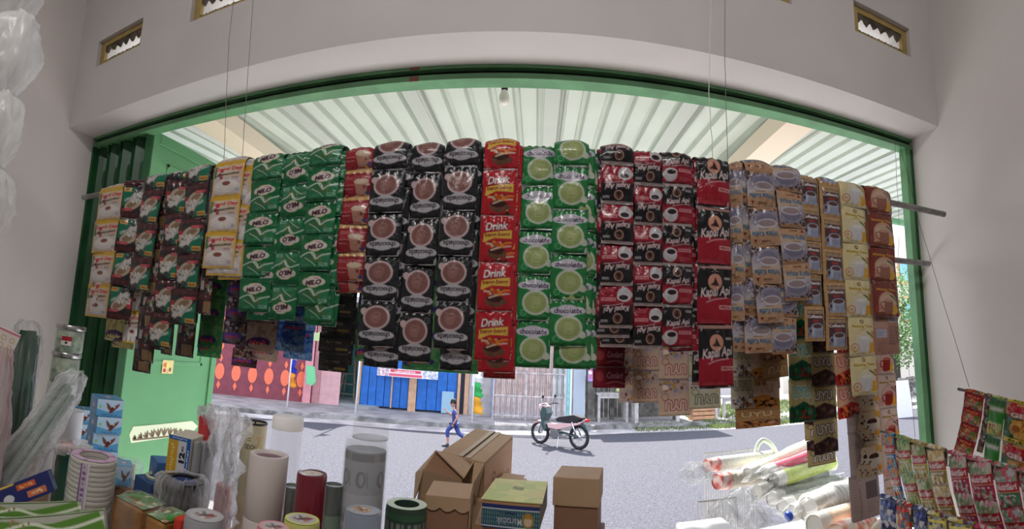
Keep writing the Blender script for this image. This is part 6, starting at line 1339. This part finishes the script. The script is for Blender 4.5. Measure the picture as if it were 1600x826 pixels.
# the box marked 12
x, z, w_ = put(264, 300, 682, .93); t = empty('lamp_box', (x, .93, CT), (0, 0, R(14)), 'upright yellow, white and blue box marked 12, left of the crumpled bag', 'box'); H_ = z-CT; dp = .05
w_ *= 1.05
MB().box((-w_/2, 0, 0), (w_/2, .10, H_)).build('box_body', mat('cream_grey_card', (206, 200, 184), .5), t, bevel=.002)
a = Art(60, 2.4, (206, 208, 214)); a.rect(0, 0, 1, .16, (36, 92, 170)); a.rect(0, .16, .45, 2.4, (206, 160, 50)); a.rect(.82, .0, 1, 2.4, (36, 92, 170)); a.text('12', .66, .80, .42, (20, 20, 24), h=.26, rot=-math.pi/2, bold=.06); a.text('INCH', .66, .46, .2, (20, 20, 24), h=.09, rot=-math.pi/2, bold=.05); a.scrib(10, .22, .9, 1.2, (226, 200, 120), h=.15, rot=-math.pi/2, bold=.06); a.scrib(9, .91, .9, .9, (210, 220, 236), h=.08, rot=-math.pi/2, bold=.04); a.scrib(8, .5, .08, .7, (210, 220, 236), h=.06, bold=.04); a.scrib(7, .58, 1.5, .5, (60, 60, 70), h=.07, rot=-math.pi/2)
art_panel('front_print', a.cells(), (-w_/2, -.0008, H_), (1, 0, 0), (0, 0, -1), w_, w_*2.4, card, t)
for k in range(3): MB().box((w_/2+.001, .01+k*.03, .0), (w_/2+.014+.006*k, .035+k*.03, H_-.006-.004*k)).build('grey_sleeve', mat('grey_foam_sleeve', (150, 152, 154), .5), t, bevel=.004)
# tall crumpled bag with red item in it
x, z, w_ = put(300, 390, 640, 1.02); H_ = z-CT
t = empty('crumpled_bag', (x, 1.02, CT), label='tall crumpled clear plastic bag holding something red, centre left', cat='plastic bag')
ww = w_/2
crumple('bag_film', [(ww*.75, 0), (ww*.8, H_*.25), (ww*.78, H_*.5), (ww*.7, H_*.72), (ww*.62, H_*.86), (ww*.95, H_*.96), (ww*.85, H_*1.0)], (0.01, 0, 0), bagf, t, amp=.028, seed=5, squash=(1, .55), fr=7)
crumple('bag_film', [(ww*.6, H_*.2), (ww*.62, H_*.5), (ww*.4, H_*.8), (ww*.55, H_*.93), (ww*.5, H_*1.02)], (-.0, .01, 0), bagf, t, amp=.022, seed=8, squash=(1, .5), fr=9)
MB().prism([(-.045, H_*.45), (-.02, H_*.42), (-.022, H_*.93), (-.06, H_*.95)], -.012, .012).build('red_packet', mat('faded_red_packet', (190, 60, 62), .4), t, bevel=.004)
MB().prism([(.0, .02), (.05, .02), (.05, H_*.6), (.01, H_*.62)], .0, .03).build('pink_packet', mat('pale_pink_packet', (206, 150, 150), .5), t, bevel=.004)
# navy box with orange labels, tilted
navy = mat('navy_card', (38, 48, 104), .4)
c = PY(35, 755, .62); t = empty('navy_box', (c.x, .62, c.z-.02), (R(-14), R(-30), R(54)), 'navy blue box with orange labels, tilted, at the lower left edge', 'box')
MB().box((-.09, -.0, -.024), (.075, .06, .024)).build('box_body', navy, t, bevel=.002)
a = Art(100, .32, (38, 46, 104)); a.poly([(0, .0), (.5, 0), (.46, .03), (0, .04)], (226, 190, 90)); a.rect(.5, .05, .78, .13, (206, 96, 60)); a.rect(.62, .18, .9, .27, (206, 120, 80)); a.ell(.35, .2, .08, .06, (206, 210, 214)); a.rect(.05, .2, .24, .29, (206, 90, 60)); a.scrib(5, .64, .09, .2, (236, 190, 120), h=.045, bold=.05); a.scrib(5, .76, .225, .18, (240, 214, 180), h=.045, bold=.05); art_panel('front_print', a.cells(), (-.09, -.0008, .024), (1, 0, 0), (0, 0, -1), .165, .048, card, t)
# green-white long boxes
gwb = mat('white_green_card', (196, 200, 186), .45)
a = Art(120, .16, (178, 182, 168)); a.poly([(0, .16), (0, .02), (.5, .06), (.95, .0), (1, .16)], (92, 140, 54)); a.curve([(0, .1), (.3, .05), (.6, .11), (1, .05)], .025, (222, 228, 210)); a.scrib(12, .3, .12, .4, (60, 110, 50), h=.04, bold=.03); a.specks(0, .02, .3, .07, 10, .012, [(150, 130, 90)], 2); GW = a.cells()
for k, (u, v, Y, rz, ry, lab) in enumerate(((62, 792, .60, 52, -12, 'long green and white carton lying slanted under the navy box'), (90, 812, .56, 48, -16, 'second long green and white carton, lower and nearer'), (30, 818, .52, 54, -10, 'third green and white carton, at the lower left corner'))):
    c = PY(u, v, Y); t = empty('long_carton', (c.x, Y, c.z-.012), (R(-16), R(ry), R(rz)), lab, 'box', 'long green cartons'); MB().box((-.11, 0, -.018), (.09, .05, .018)).build('box_body', gwb, t, bevel=.002)
    art_panel('front_print', GW, (-.11, -.0008, .018), (1, 0, 0), (0, 0, -1), .20, .034, card, t); art_panel('top_print', GW, (-.11, .049, .0188), (1, 0, 0), (0, -1, 0), .20, .048, card, t)
c = PY(52, 806, .53); t = empty('white_box', (c.x, .53, c.z-.03), (R(-20), R(-12), R(30)), 'small white carton with a sketched emblem on its top, bottom left', 'box'); MB().box((-.025, 0, -.03), (.025, .05, .018)).build('box_body', mat('white_card', (214, 210, 212), .5), t, bevel=.0015)
a = Art(40, 1, (214, 210, 212)); a.curve([(.3, .5), (.45, .3), (.55, .55), (.7, .4)], .03, (120, 110, 110)); a.curve([(.35, .62), (.65, .6)], .025, (140, 130, 130)); art_panel('top_print', a.cells(), (-.025, .05, .0188), (1, 0, 0), (0, -1, 0), .05, .05, card, t)
# brown snack packs in film
for k, (u0, u1, v, Y, lab) in enumerate(((170, 232, 782, .74, 'film-wrapped brown biscuit pack right of the tall tape stack'), (222, 262, 806, .70, 'brown mesh-like pack at the bottom edge, right of the biscuit pack'))):
    x, z, w_ = put(u0, u1, v, Y); t = empty('snack_pack', (x, Y, CT), label=lab, cat='snack pack'); H_ = z-CT
    MB().box((-w_/2, 0, 0), (w_/2, .08, H_*.55)).build('lower_pack', mat('beige_pack', (190, 166, 130), .5), t, bevel=.004); MB().box((-w_/2, 0, H_*.56), (w_/2, .08, H_-.006)).build('upper_pack', mat('golden_brown_pack', (166, 118, 66), .5, var=.2, vscale=30), t, bevel=.006)
    a = Art(40, 1, (120, 150, 110)); a.specks(0, 0, 1, 1, 26, .09, [(90, 130, 80), (206, 200, 170), (140, 100, 70)], k+3); art_panel('top_label', a.cells(), (-w_/2, .078, H_-.004), (1, 0, 0), (0, -1, 0), w_, .076, card, t); crumple('clear_film', [(w_*.45, H_*.5), (w_*.62, H_*.6), (w_*.6, H_*.98), (w_*.4, H_+.004)], (0, .04, 0), bagt, t, amp=.006, seed=k, squash=(1, .85))
# dark green jar with plastic on it
x, z, w_ = put(90, 134, 702, .84); r = w_/2; H_ = z-CT
t = empty('green_canister', (x, .84, CT), label='dark green quilted canister with a crinkled plastic top, behind the tall tape stack', cat='canister')
b_ = MB(); seg = 36; pr = [(r, H_*k/24) for k in range(25)]; b_.lathe(pr+[(r*.9, H_), (0, H_)], seg=seg, cap=False)
for i, p in enumerate(b_.v[:25*seg]):
    k, j = divmod(i, seg); f_ = 1+.035*math.sin(k*1.3)*math.cos(j*2*math.pi*9/seg); p.x *= f_; p.y *= f_
b_.build('canister_body', mat('deep_green_plastic', (20, 70, 52), .25, coat=.5), t, smooth=True); crumple('plastic_top', [(r*1.02, H_-.01), (r*1.15, H_+.002), (r*1.3, H_+.018), (r*.8, H_+.022)], (0, 0, 0), bagw, t, amp=.012, seed=6, fr=5)
crumple('pink_wrapper', [(r*.5, H_), (r*.5, H_+.012), (.002, H_+.018)], (-.008, -.01, 0), mat('pinkish_wrapper', (206, 150, 156), .4), t, amp=.008, seed=3)
# two jars with silver lids, stacked
x, z, w_ = put(89, 135, 508, 1.12); r = w_/2
silver = mat('silver_lid', (186, 186, 184), .25, .9); gcont = mat('green_wrapped_sweets', (84, 120, 84), .5, bump=.8, bscale=50, col2=(176, 186, 160), vscale=34)
zc = z
for k, lab in enumerate(('upper clear jar with silver lid and green contents, red label on front', 'lower clear jar with silver lid and green contents, left corner')):
    hj = .105 if k == 0 else .12; t = empty('sweet_jar', (x-.006*k, 1.12, zc-hj), label=lab, cat='jar', group='silver-lidded jars')
    MB().lathe([(r*.9, .001), (r*.94, .006), (r*.94, hj-.022), (0, hj-.022)], seg=30, cap=False).build('contents', gcont, t, smooth=True); MB().lathe([(r*.96, 0), (r, .005), (r, hj-.02), (r*.96, hj-.014)], seg=36, cap=False).build('jar_wall', clearp, t, smooth=True)
    MB().lathe([(r*1.02, hj-.017), (r*1.04, hj-.014), (r*1.04, hj-.003), (r, hj), (0, hj)], seg=36, cap=False).build('lid', silver, t, auto=40)
    if k == 0:
        a = Art(30, .9, (170, 40, 50)); a.rect(.0, .45, 1, .9, (226, 220, 214)); a.ell(.5, .62, .14, .12, (60, 50, 50)); wrap_art(t, 'paper_label', a.cells(), 0, 0, 0, r, .034, 22, 62, z0=.028)
    zc -= hj+.0005
w0 = MB().lathe([(r*1.02, 0), (r*1.02, zc-CT)], (x-.01, 1.12, CT), 30).build('white_canister', mat('milky_white_roll', (222, 222, 226), .3), None, auto=40); tag(w0, 'white cylindrical canister under the silver-lidded jars', 'canister')
# white roll to the right of the slanted bag
x, z, w_ = put(92, 132, 598, .98); r = w_/2
# green bottles bundle in plastic
x, z, w_ = put(24, 70, 500, .88); r = w_/2; H_ = z-CT
t = empty('wrapped_roll_bundle', (x, .88, CT), label='dark green bundle of rolled sheets standing in clear plastic at the left wall', cat='roll bundle')
for k in range(7):
    a = k*math.pi*2/6; rr = 0 if k == 6 else r*.62; MB().tube([(rr*math.cos(a), rr*math.sin(a), 0), (rr*math.cos(a), rr*math.sin(a), H_*.62), (rr*.85*math.cos(a), rr*.85*math.sin(a), H_*(.90+.02*(k % 3)))], r*.33, 12).build('roll', mat('bottle_green_roll', (46, 84, 66), .4, var=.2, vscale=20), t, smooth=True)
crumple('clear_film', [(r*1.05, 0), (r*1.1, H_*.35), (r*.98, H_*.6), (r*1.06, H_*.8), (r*.9, H_*.96), (r*.45, H_*1.0)], (0, 0, 0), bagt, t, amp=.010, seed=11)
# slanted bag with long grey-green rolls
A_, B_ = PY(12, 740, .66), PY(118, 590, .92)
t = empty('slanted_bag', tuple(A_), label='long milky plastic bag of grey-green rolls leaning diagonally at the left', cat='plastic bag')
d = B_-A_; qd = d.to_track_quat('Z', 'Y')
for k in range(4):
    o = MB().tube([(-.03+k*.017, .01*(k % 2), -.05), (-.03+k*.017, .01*(k % 2), d.length*(.8+.05*k))], .010, 10).build('roll', mat('grey_green_roll', (120, 136, 128), .4), t, smooth=True); o.rotation_mode = 'QUATERNION'; o.rotation_quaternion = qd
o = crumple('bag_film', [(.06, -.09), (.072, 0), (.062, d.length*.4), (.05, d.length*.75), (.046, d.length*.95), (.03, d.length*1.06)], (0, 0, 0), bagf, t, amp=.012, seed=14, squash=(1, .6), fr=6); o.rotation_mode = 'QUATERNION'; o.rotation_quaternion = qd
x, z, w_ = put(94, 132, 640, 1.0); o = MB().lathe([(w_/2, 0), (w_/2, z-CT), (w_*.44, z-CT)], (x, 1.0, CT), 32).build('white_roll', mat('white_paper_roll', (230, 230, 234), .35), None, auto=40); tag(o, 'white upright roll behind the leaning bag, left of the eagle boxes', 'roll')
# pinkish bag at the left edge and the little box with gold rings
c = PY(6, 600, .60); crb = empty('pink_bag', (c.x-.02, .60, c.z-.22), label='pinkish translucent bag hanging at the very left edge', cat='plastic bag'); crumple('bag_film', [(.03, -.08), (.05, .0), (.055, .12), (.04, .22), (.02, .31)], (0, 0, 0), bagp, crb, amp=.012, seed=21, squash=(1, .6))
c = PY(12, 515, .66); t = empty('patterned_carton', (c.x-.02, .66, c.z-.055), (0, R(16), R(58)), 'white carton with gold rings and a red line at the left edge', 'box'); MB().box((-.05, 0, -.05), (.035, .05, .055)).build('box_body', MATS['white_card'], t, bevel=.002)
a = Art(40, 1.2, (214, 206, 204)); a.line([(0, .06), (1, .06)], .04, (196, 40, 80)); [a.ring(.2+.3*(k % 3), .3+.26*(k//3), .08, .03, (190, 160, 90)) for k in range(9)]; art_panel('front_print', a.cells(), (-.05, -.0008, .055), (1, 0, 0), (0, 0, -1), .085, .10, card, t)
ob = MB().lathe([(.001, -.008), (.008, 0), (.001, .008)], tuple(PY(18, 562, .62)), 10, cap=False).build('orange_clip', mat('orange_plastic', (226, 130, 50), .4), crb, smooth=True)
cc = PY(18, 562, .62)-Vector(crb.location)
for v_ in ob.data.vertices: v_.co = Vector(v_.co) - Vector(crb.location)
# white plastic bags hanging from above, top left
for k, (u, v0, v1, wpx, lab) in enumerate(((24, -60, 24, 120, 'white plastic bag hanging top left, uppermost, cut by the edge'), (28, 20, 142, 120, 'bulging white plastic bag hanging top left, largest'), (10, 136, 262, 92, 'white plastic bag hanging below the bulging one'), (-4, 258, 384, 76, 'lowest hanging plastic bag, greyish and smooth, at the left edge'))):
    a_, b__ = PY(u, v0, .62), PY(u, v1, .62); d_ = math.hypot(a_.x, .62); W_ = wpx*d_/FPX/2; H_ = a_.z-b__.z
    t = empty('hanging_bag', (a_.x-.006, .62, b__.z), label=lab, cat='plastic bag', group='hanging plastic bags')
    crumple('bag_film', [(W_*.12, .0), (W_*.55, H_*.10), (W_*.9, H_*.3), (W_*1.0, H_*.55), (W_*.85, H_*.8), (W_*.3, H_*.97), (W_*.12, H_)], (0, 0, 0), bagw, t, amp=.014, seed=30+k, squash=(1, .8), fr=5); crumple('inner_film', [(W_*.2, H_*.1), (W_*.6, H_*.4), (W_*.5, H_*.75), (W_*.15, H_*.95)], (0, 0, 0), bagw, t, amp=.02, seed=40+k, squash=(1, .6), fr=7)
tp = PY(22, -60, .62); tag(MB().tube([(tp.x, .62, tp.z), (tp.x, .62, CEIL)], .0015, 6).build('hanging_wire', wirew), 'white string running up from the plastic bags at the left', 'wire')
# ------------------------------------------------------------------ right side: sunlit cups on a wire rack just outside
RK = .70
steel = mat('rack_wire', (196, 194, 190), .35, .8)
rk = empty('wire_rack_table', (1.0, 1.98, ROAD), label='wire rack table just outside the opening, loaded with cup sleeves', cat='rack')
x0, x1, y0, y1 = .52, 1.55, 1.78, 2.24
zr = RK-ROAD
MB().box((x0-1.0, y0-1.98, zr-.012), (x1-1.0, y1-1.98, zr)).build('shelf_board', mat('white_board', (190, 188, 184), .5), rk)
for (xx, yy) in ((x0, y0), (x1, y0), (x0, y1), (x1, y1)): MB().tube([(xx-1.0, yy-1.98, 0), (xx-1.0, yy-1.98, zr)], .012, 8).build('leg', steel, rk, smooth=True)
def basket(name, X0, X1, Y, Z0, Z1, n, label, side=None):
    t = empty(name, (X0, Y, Z0), label=label, cat='wire basket'); rim = MB()
    rim.tube([(0, 0, Z1-Z0), (X1-X0, 0, Z1-Z0)], .0035, 6).build('rim', steel, t)
    for k in range(n): f_ = k/(n-1)*(X1-X0); MB().tube([(f_, 0, 0), (f_, 0, Z1-Z0-.001)], .0016, 5).build('rod', steel, t)
    MB().tube([(0, 0, 0.002), (X1-X0, 0, 0.002)], .0025, 6).build('bottom_wire', steel, t); return t
p0, p1 = PY(1088, 748, 2.22), PY(1177, 700, 2.22); basket('wire_basket', p0.x+.04, p1.x, 2.22, RK+.0, PY(1130, 706, 2.22).z, 22, 'rear side of the wire rack rail, left of the pale handle')
p0, p1 = PY(1090, 812, 1.79), PY(1150, 780, 1.79); basket('wire_basket', p0.x, p1.x, 1.79, RK, PY(1110, 782, 1.79).z, 12, 'front wire basket side below the red-dotted cups')
p0 = PY(1290, 790, 2.2); basket('wire_basket', PY(1262, 760, 2.2).x, PY(1320, 760, 2.2).x, 2.2, RK+.001, PY(1300, 742, 2.2).z, 9, 'rear wire rail right of the lime cups')
# pale arched plastic handles
ph = mat('pale_mint_plastic', (214, 226, 214), .35)
def handle(u0, u1, vt, vb, Y, label):
    P = [PY(u0, vb, Y), PY(u0+4, vt+16, Y), PY(u0+12, vt+2, Y), PY((u0+u1)/2, vt+3, Y), PY(u1-10, vt+12, Y), PY(u1, vt+34, Y), PY(u1+1, vb, Y)]
    P = smooth_line([tuple(p) for p in P], 5); return tag(MB().tube(P, .011, 10).build('plastic_handle', ph, None, smooth=True), label, 'handle')
handle(1178, 1218, 686, 740, 2.12, 'pale mint arched plastic handle behind the cup sleeves, left one'); handle(1236, 1270, 700, 745, 2.12, 'pale mint arched handle partly hidden by the lime cups')
# cup sleeves: long stacks of nested paper cups lying down, in clear sleeves
def cupstack(u0, v0, Ya, u1, v1, Yb_, r0, mats, label, ncup=26, style='plain', film_=True, cat='cup stack', r1=None):
    """axis from the open near end (u0,v0) to the far end (u1,v1)"""
    A_, B_ = PY(u0, v0, Ya), PY(u1, v1, Yb_); d = B_-A_; L_ = d.length; t = empty('cup_stack', tuple(A_), label=label, cat=cat)
    t.rotation_mode = 'QUATERNION'; t.rotation_quaternion = d.to_track_quat('Z', 'Y'); r1 = r1 or r0*.94
    main = mats[0]; rimm = mats[1] if len(mats) > 1 else mats[0]
    # the first cup shows: base disc and body, then rims of the nested ones
    b_ = MB(); b_.lathe([(0, .004), (r0*.80, .004), (r0*.80, 0), (r0*.84, 0), (r0*.97, .06)], seg=28, cap=False); b_.build('end_cup', rimm, t, auto=50)
    b_ = MB(); pr = []
    n = ncup
    for k in range(n):
        z0 = .06+(L_-.06)*k/n; z1 = .06+(L_-.06)*(k+1)/n; rr = r0+(r1-r0)*k/n; pr += [(rr*.96, z0), (rr, z0+(z1-z0)*.3), (rr, z0+(z1-z0)*.62), (rr*.955, z0+(z1-z0)*.75)]
    b_.lathe(pr+[(r1*.9, L_)], seg=24, cap=False); b_.build('nested_cups', main, t, smooth=True)
    if film_: crumple('clear_sleeve', [(r0*.5, -.05), (r0*.75, -.02), (r0*1.04, .01), (r0*1.05, L_*.5), (r1*1.06, L_), (r1*.6, L_+.03)], (0, 0, 0), bagt, t, amp=.005, seed=len(label), fr=6)
    return t
wc = mat('white_paper_cup', (212, 210, 204), .5); knit = mat('grey_green_ripple_cup', (120, 126, 108), .8, bump=.8, bscale=260, col2=(176, 178, 164), vscale=160); gr = mat('grey_cup_side', (120, 118, 108), .7)
lime = mat('lime_cup', (196, 214, 90), .35, translucent=.2); pinkc = mat('hot_pink_cup', (222, 56, 96), .35, translucent=.2); reddot = mat('red_dotted_cup', (216, 96, 96), .5, col2=(240, 214, 206), vscale=34, detail=0)
cream = mat('cream_paper_cup', (206, 196, 180), .6)
cupstack(1104, 727, 1.95, 1208, 712, 2.15, .030, (wc, reddot), 'white cup stack with a red-dotted end, uppermost on the left', film_=False)
cupstack(1120, 752, 1.88, 1190, 742, 2.0, .036, (cream, reddot), 'short cup stack with a red-dotted end, under the white one', ncup=12, film_=False)
cupstack(1168, 740, 1.9, 1262, 696, 2.15, .030, (mat('pale_yellow_white_cup', (236, 238, 210), .4), wc), 'pale white-yellow cup stack in clear film above the pink ones')
cupstack(1196, 738, 1.88, 1282, 706, 2.10, .026, (pinkc, wc), 'hot pink plastic cup stack')
cupstack(1208, 750, 1.86, 1300, 722, 2.12, .036, (lime, wc), 'lime green plastic cup stack, just below the hot pink one')
for k, (a_, b__, c_, d_) in enumerate(((1182, 768, 1288, 740), (1206, 780, 1306, 752), (1222, 790, 1320, 756), (1236, 800, 1322, 770))):
    cupstack(a_, b__, 1.84-.035*k, c_, d_, 2.08-.03*k, .034, (knit, wc), '%s grey-green ripple cup stack in clear film' % ('uppermost', 'second from top', 'third from top', 'lowest')[k], ncup=34)
cupstack(1262, 796, 1.70, 1345, 762, 1.86, .058, (wc, wc), 'thick bright white cup stack tied with a blue band', ncup=12)
tag(MB().lathe([(.016, 0), (.018, .004), (.018, .014), (.016, .018)], tuple(PY(1230, 808, 1.66)), 16, axis=(1, .2, .3)).build('blue_band', mat('blue_tape_band', (40, 80, 180), .4), None, smooth=True), 'small blue tape band closing a white cup sleeve', 'tape band')
brn = mat('brown_striped_cups', (222, 196, 170), .6, bump=.2)
cupstack(1272, 822, 1.60, 1350, 796, 1.72, .048, (brn, wc), 'cream cup stack whose many rims form brown lines', ncup=24, film_=False)
orc = mat('orange_print_cup', (222, 120, 84), .5, col2=(236, 222, 206), vscale=18, detail=0)
cupstack(1306, 838, 1.5, 1360, 822, 1.62, .05, (orc, orc), 'orange and cream printed cup stack at the bottom edge', ncup=6, film_=False)
cupstack(1372, 846, 1.45, 1400, 815, 1.55, .055, (brn, cream), 'cream stacked cups below the longest strip', ncup=16, film_=False)
# crinkled clear film heaps on the left of the cups
for k, (u, v, Y, s_, lab) in enumerate(((1088, 738, 1.86, .05, 'crinkled clear film end sticking out left of the red-dotted cups'), (1160, 775, 1.78, .045, 'crinkled clear film heap between the red-dotted and the ripple cups'), (1130, 800, 1.74, .055, 'pinkish crinkled film above the front basket'), (1178, 808, 1.70, .05, 'film-wrapped bundle at the bottom, left of the ripple cups'))):
    bagx = film('outdoor_clear_film', (150, 152, 154), .16, .16, .3, 26); c = PY(u, v, Y); t = empty('crinkled_film', tuple(c-Vector((0, 0, s_*.8))), label=lab, cat='plastic film'); crumple('film', [(s_*.4, 0), (s_*1.0, s_*.3), (s_*1.1, s_*.8), (s_*.7, s_*1.3), (s_*.2, s_*1.6)], (0, 0, 0), bagx, t, amp=.022, seed=50+k, fr=6)
    crumple('film', [(s_*.3, .01), (s_*.8, s_*.4), (s_*.7, s_*.9), (s_*.15, s_*1.3)], (0.01, 0, 0), bagx, t, amp=.02, seed=60+k, fr=8)
c = PY(1120, 830, 1.6); o = MB().box((c.x-.12, 1.5, RK-.0), (c.x+.05, 1.68, c.z+.02)).build('white_tray', mat('white_foam', (196, 194, 194), .5), None, bevel=.01); tag(o, 'white tray edge at the bottom below the wire basket', 'tray')
b_ = MB(); rg = random.Random(4)
for k in range(60): xx = c.x-.03+rg.random()*.1; b_.tube([(xx, 1.5+rg.random()*.05, c.z+.021), (xx+rg.uniform(-.01, .01), 1.5+rg.random()*.05, c.z+.03)], .0015, 4)
o.location.z = 0
st2 = MB().box((c.x-.3, 1.66, ROAD), (1.45, 1.72, RK)).build('rack_front_panel', mat('pale_grey_panel', (190, 188, 186), .6), None); tag(st2, 'pale grey panel forming the front of the cup table', 'panel')
tb2 = MB().box((.5, 1.44, RK-.03), (1.58, 1.66, RK)).build('cup_shelf', mat('white_board2', (222, 220, 216), .5), None); tag(tb2, 'white shelf board carrying the cream and orange cup stacks', 'shelf')

# ------------------------------------------------------------------ right side: sachet strips on the side pole
LEAN = 15
def side_strips(rows, A_, B_, sag, spec, grp, rr=.007, m=foil):
    """strips hung along a line from A_ to B_ (world points); each spec: (f0,f1,kind,n,h,label,rev)"""
    d = (B_-A_); d2 = Vector((d.x, d.y, 0)).normalized(); ang = math.atan2(d2.y, d2.x)
    for (f0, f1, kind, n, h, lab) in spec:
        p = A_.lerp(B_, (f0+f1)/2); W_ = (f1-f0)*Vector((d.x, d.y, 0)).length
        t = empty('sachet_strip', tuple(p), (R(0), 0, ang), lab, 'sachet strip', grp); slope = math.atan2(d.z, Vector((d.x, d.y, 0)).length); t.rotation_euler = Euler((0, 0, ang))
        prev = Vector((0, -rr, 0))
        for k in range(n):
            ti = sag*(k-.2) ; o = bpy.data.objects.new('sachet', sachet_mesh(kind, False, k % 3, m, .007)); link(o, t); o.scale = (W_/BW*.99, 1, h/BH)
            o.location = prev; o.rotation_euler = (ti, -slope-R(LEAN), R(random.Random(k+n).uniform(-4, 4))); M_ = Euler(o.rotation_euler).to_matrix(); prev = prev + M_ @ Vector((0, 0, -h))
        c_ = ART[kind]; V, F, cols = sachet_geo(c_, W_, h*.7, .004, 5, path_map(rr, math.pi*rr/2-h*.7)); o = bpy.data.objects.new('sachet', quick_mesh('sachet', V, F, True, [m], None, cols)); link(o, t); o.rotation_euler = (0, -slope, 0)
A_, B_ = PY(1383, 676, 1.17), PY(1625, 742, .62)
L_ = B_-A_
def fr(u): # fraction along the line for an image column
    lo, hi = 0, 1.4
    for _ in range(40):
        mid_ = (lo+hi)/2; p = A_.lerp(B_, mid_); r_ = p-Vector((0, 0, CAM_Z))
        c_, s_ = math.cos(-YAW), math.sin(-YAW); xx = c_*r_.x + s_*r_.y*1; 
        # exact projection
        X_ = math.cos(YAW)*r_.x - math.sin(YAW)*r_.y; Y_ = math.sin(YAW)*r_.x + math.cos(YAW)*r_.y; F_ = Y_*math.cos(TAU)+r_.z*math.sin(TAU); U_ = -Y_*math.sin(TAU)+r_.z*math.cos(TAU)
        X2 = math.cos(ROLL)*X_-math.sin(ROLL)*U_; uu = CX+FPX*math.atan2(X2, F_)
        if uu < u: lo = mid_
        else: hi = mid_
    return (lo+hi)/2
GN = 'drink sachet strips along the side pole'
hN = .09
spec = [(fr(1380), fr(1399), 'nutri_blue', 3, hN, 'blue drink sachet strip, first on the side pole'), (fr(1402), fr(1424), 'nutri_green', 3, hN, 'green drink sachet strip next to the blue one'), (fr(1424), fr(1448), 'nutri_yellow', 3, hN, 'yellow drink sachet strip in the middle of the side pole'), (fr(1449), fr(1478), 'nutri_orange', 3, hN, 'golden drink sachet strip left of the pink ones'),
        (fr(1483), fr(1512), 'nutri_pink', 3, hN, 'first pink drink sachet strip, beside the golden one'), (fr(1513), fr(1551), 'nutri_pink', 3, hN, 'second pink drink sachet strip, shiny'), (fr(1553), fr(1591), 'nutri_mint', 3, hN, 'pink and mint green drink sachet strip near the right edge'), (fr(1593), fr(1640), 'nutri_mint', 3, hN, 'mint green drink sachet strip cut by the right edge')]
side_strips(1, A_, B_, R(9), spec, GN)
sp = MB().tube([A_+(A_-B_).normalized()*.02, B_+(B_-A_).normalized()*.1], .004, 12).build('hanging_pole', pipe, None, smooth=True); tag(sp, 'thin pole holding the drink sachet strips on the right', 'pole')
# upper row: red noodle strip and bigger noodle packs
A2, B2 = PY(1508, 610, 1.12), PY(1640, 640, .80); A_, B_ = A2, B2
LEAN = -2
GU = 'noodle packs on the upper side pole'
side_strips(1, A2, B2, R(-6), [(fr(1509), fr(1540), 'red_noodle', 5, .052, 'narrow red noodle-seasoning sachet strip on the upper right'), (fr(1541), fr(1551), 'gdback', 3, .062, 'dark sachet strip edge behind the narrow red strip')], GU)
side_strips(1, A2, B2, R(2), [(fr(1549), fr(1574), 'greennoodle', 2, .125, 'glossy green noodle pack strip beside the red strip'), (fr(1575), fr(1640), 'gelas', 2, .13, 'noodle cup-pack strip with orange bowl picture at the right edge')], GU)
sp = MB().tube([A2+(A2-B2).normalized()*.03, B2+(B2-A2).normalized()*.1], .006, 12).build('hanging_pole', pipe, None, smooth=True); tag(sp, 'short pole holding the noodle packs on the right wall side', 'pole')
# lower row: kids' drink sachets
A3, B3 = PY(1376, 775, 1.02), PY(1640, 850, .56); A_, B_ = A3, B3
LEAN = 8
GL = 'milk and tea sachets on the lowest side pole'
side_strips(1, A3, B3, R(12), [(fr(1376), fr(1402), 'kid_blue', 3, .07, 'dark blue milk sachet strip, leftmost of the lowest row'), (fr(1403), fr(1427), 'kid_red', 3, .07, 'red tea sachet strip in the lowest row'), (fr(1429), fr(1450), 'kid_blue', 3, .07, 'blue milk sachet strip left of the yellow ones'), (fr(1451), fr(1482), 'kid_yellow', 3, .07, 'yellow milk sachet strip, left one of two'), (fr(1483), fr(1522), 'kid_yellow', 3, .07, 'yellow milk sachet strip, right one of two'), (fr(1524), fr(1570), 'nutri_pink', 2, .07, 'crimson sachet strip at the bottom right')], GL)
sp = MB().tube([A3, B3+(B3-A3).normalized()*.1], .004, 12).build('hanging_pole', pipe, None, smooth=True); tag(sp, 'lowest pole on the right, mostly below the picture', 'pole')
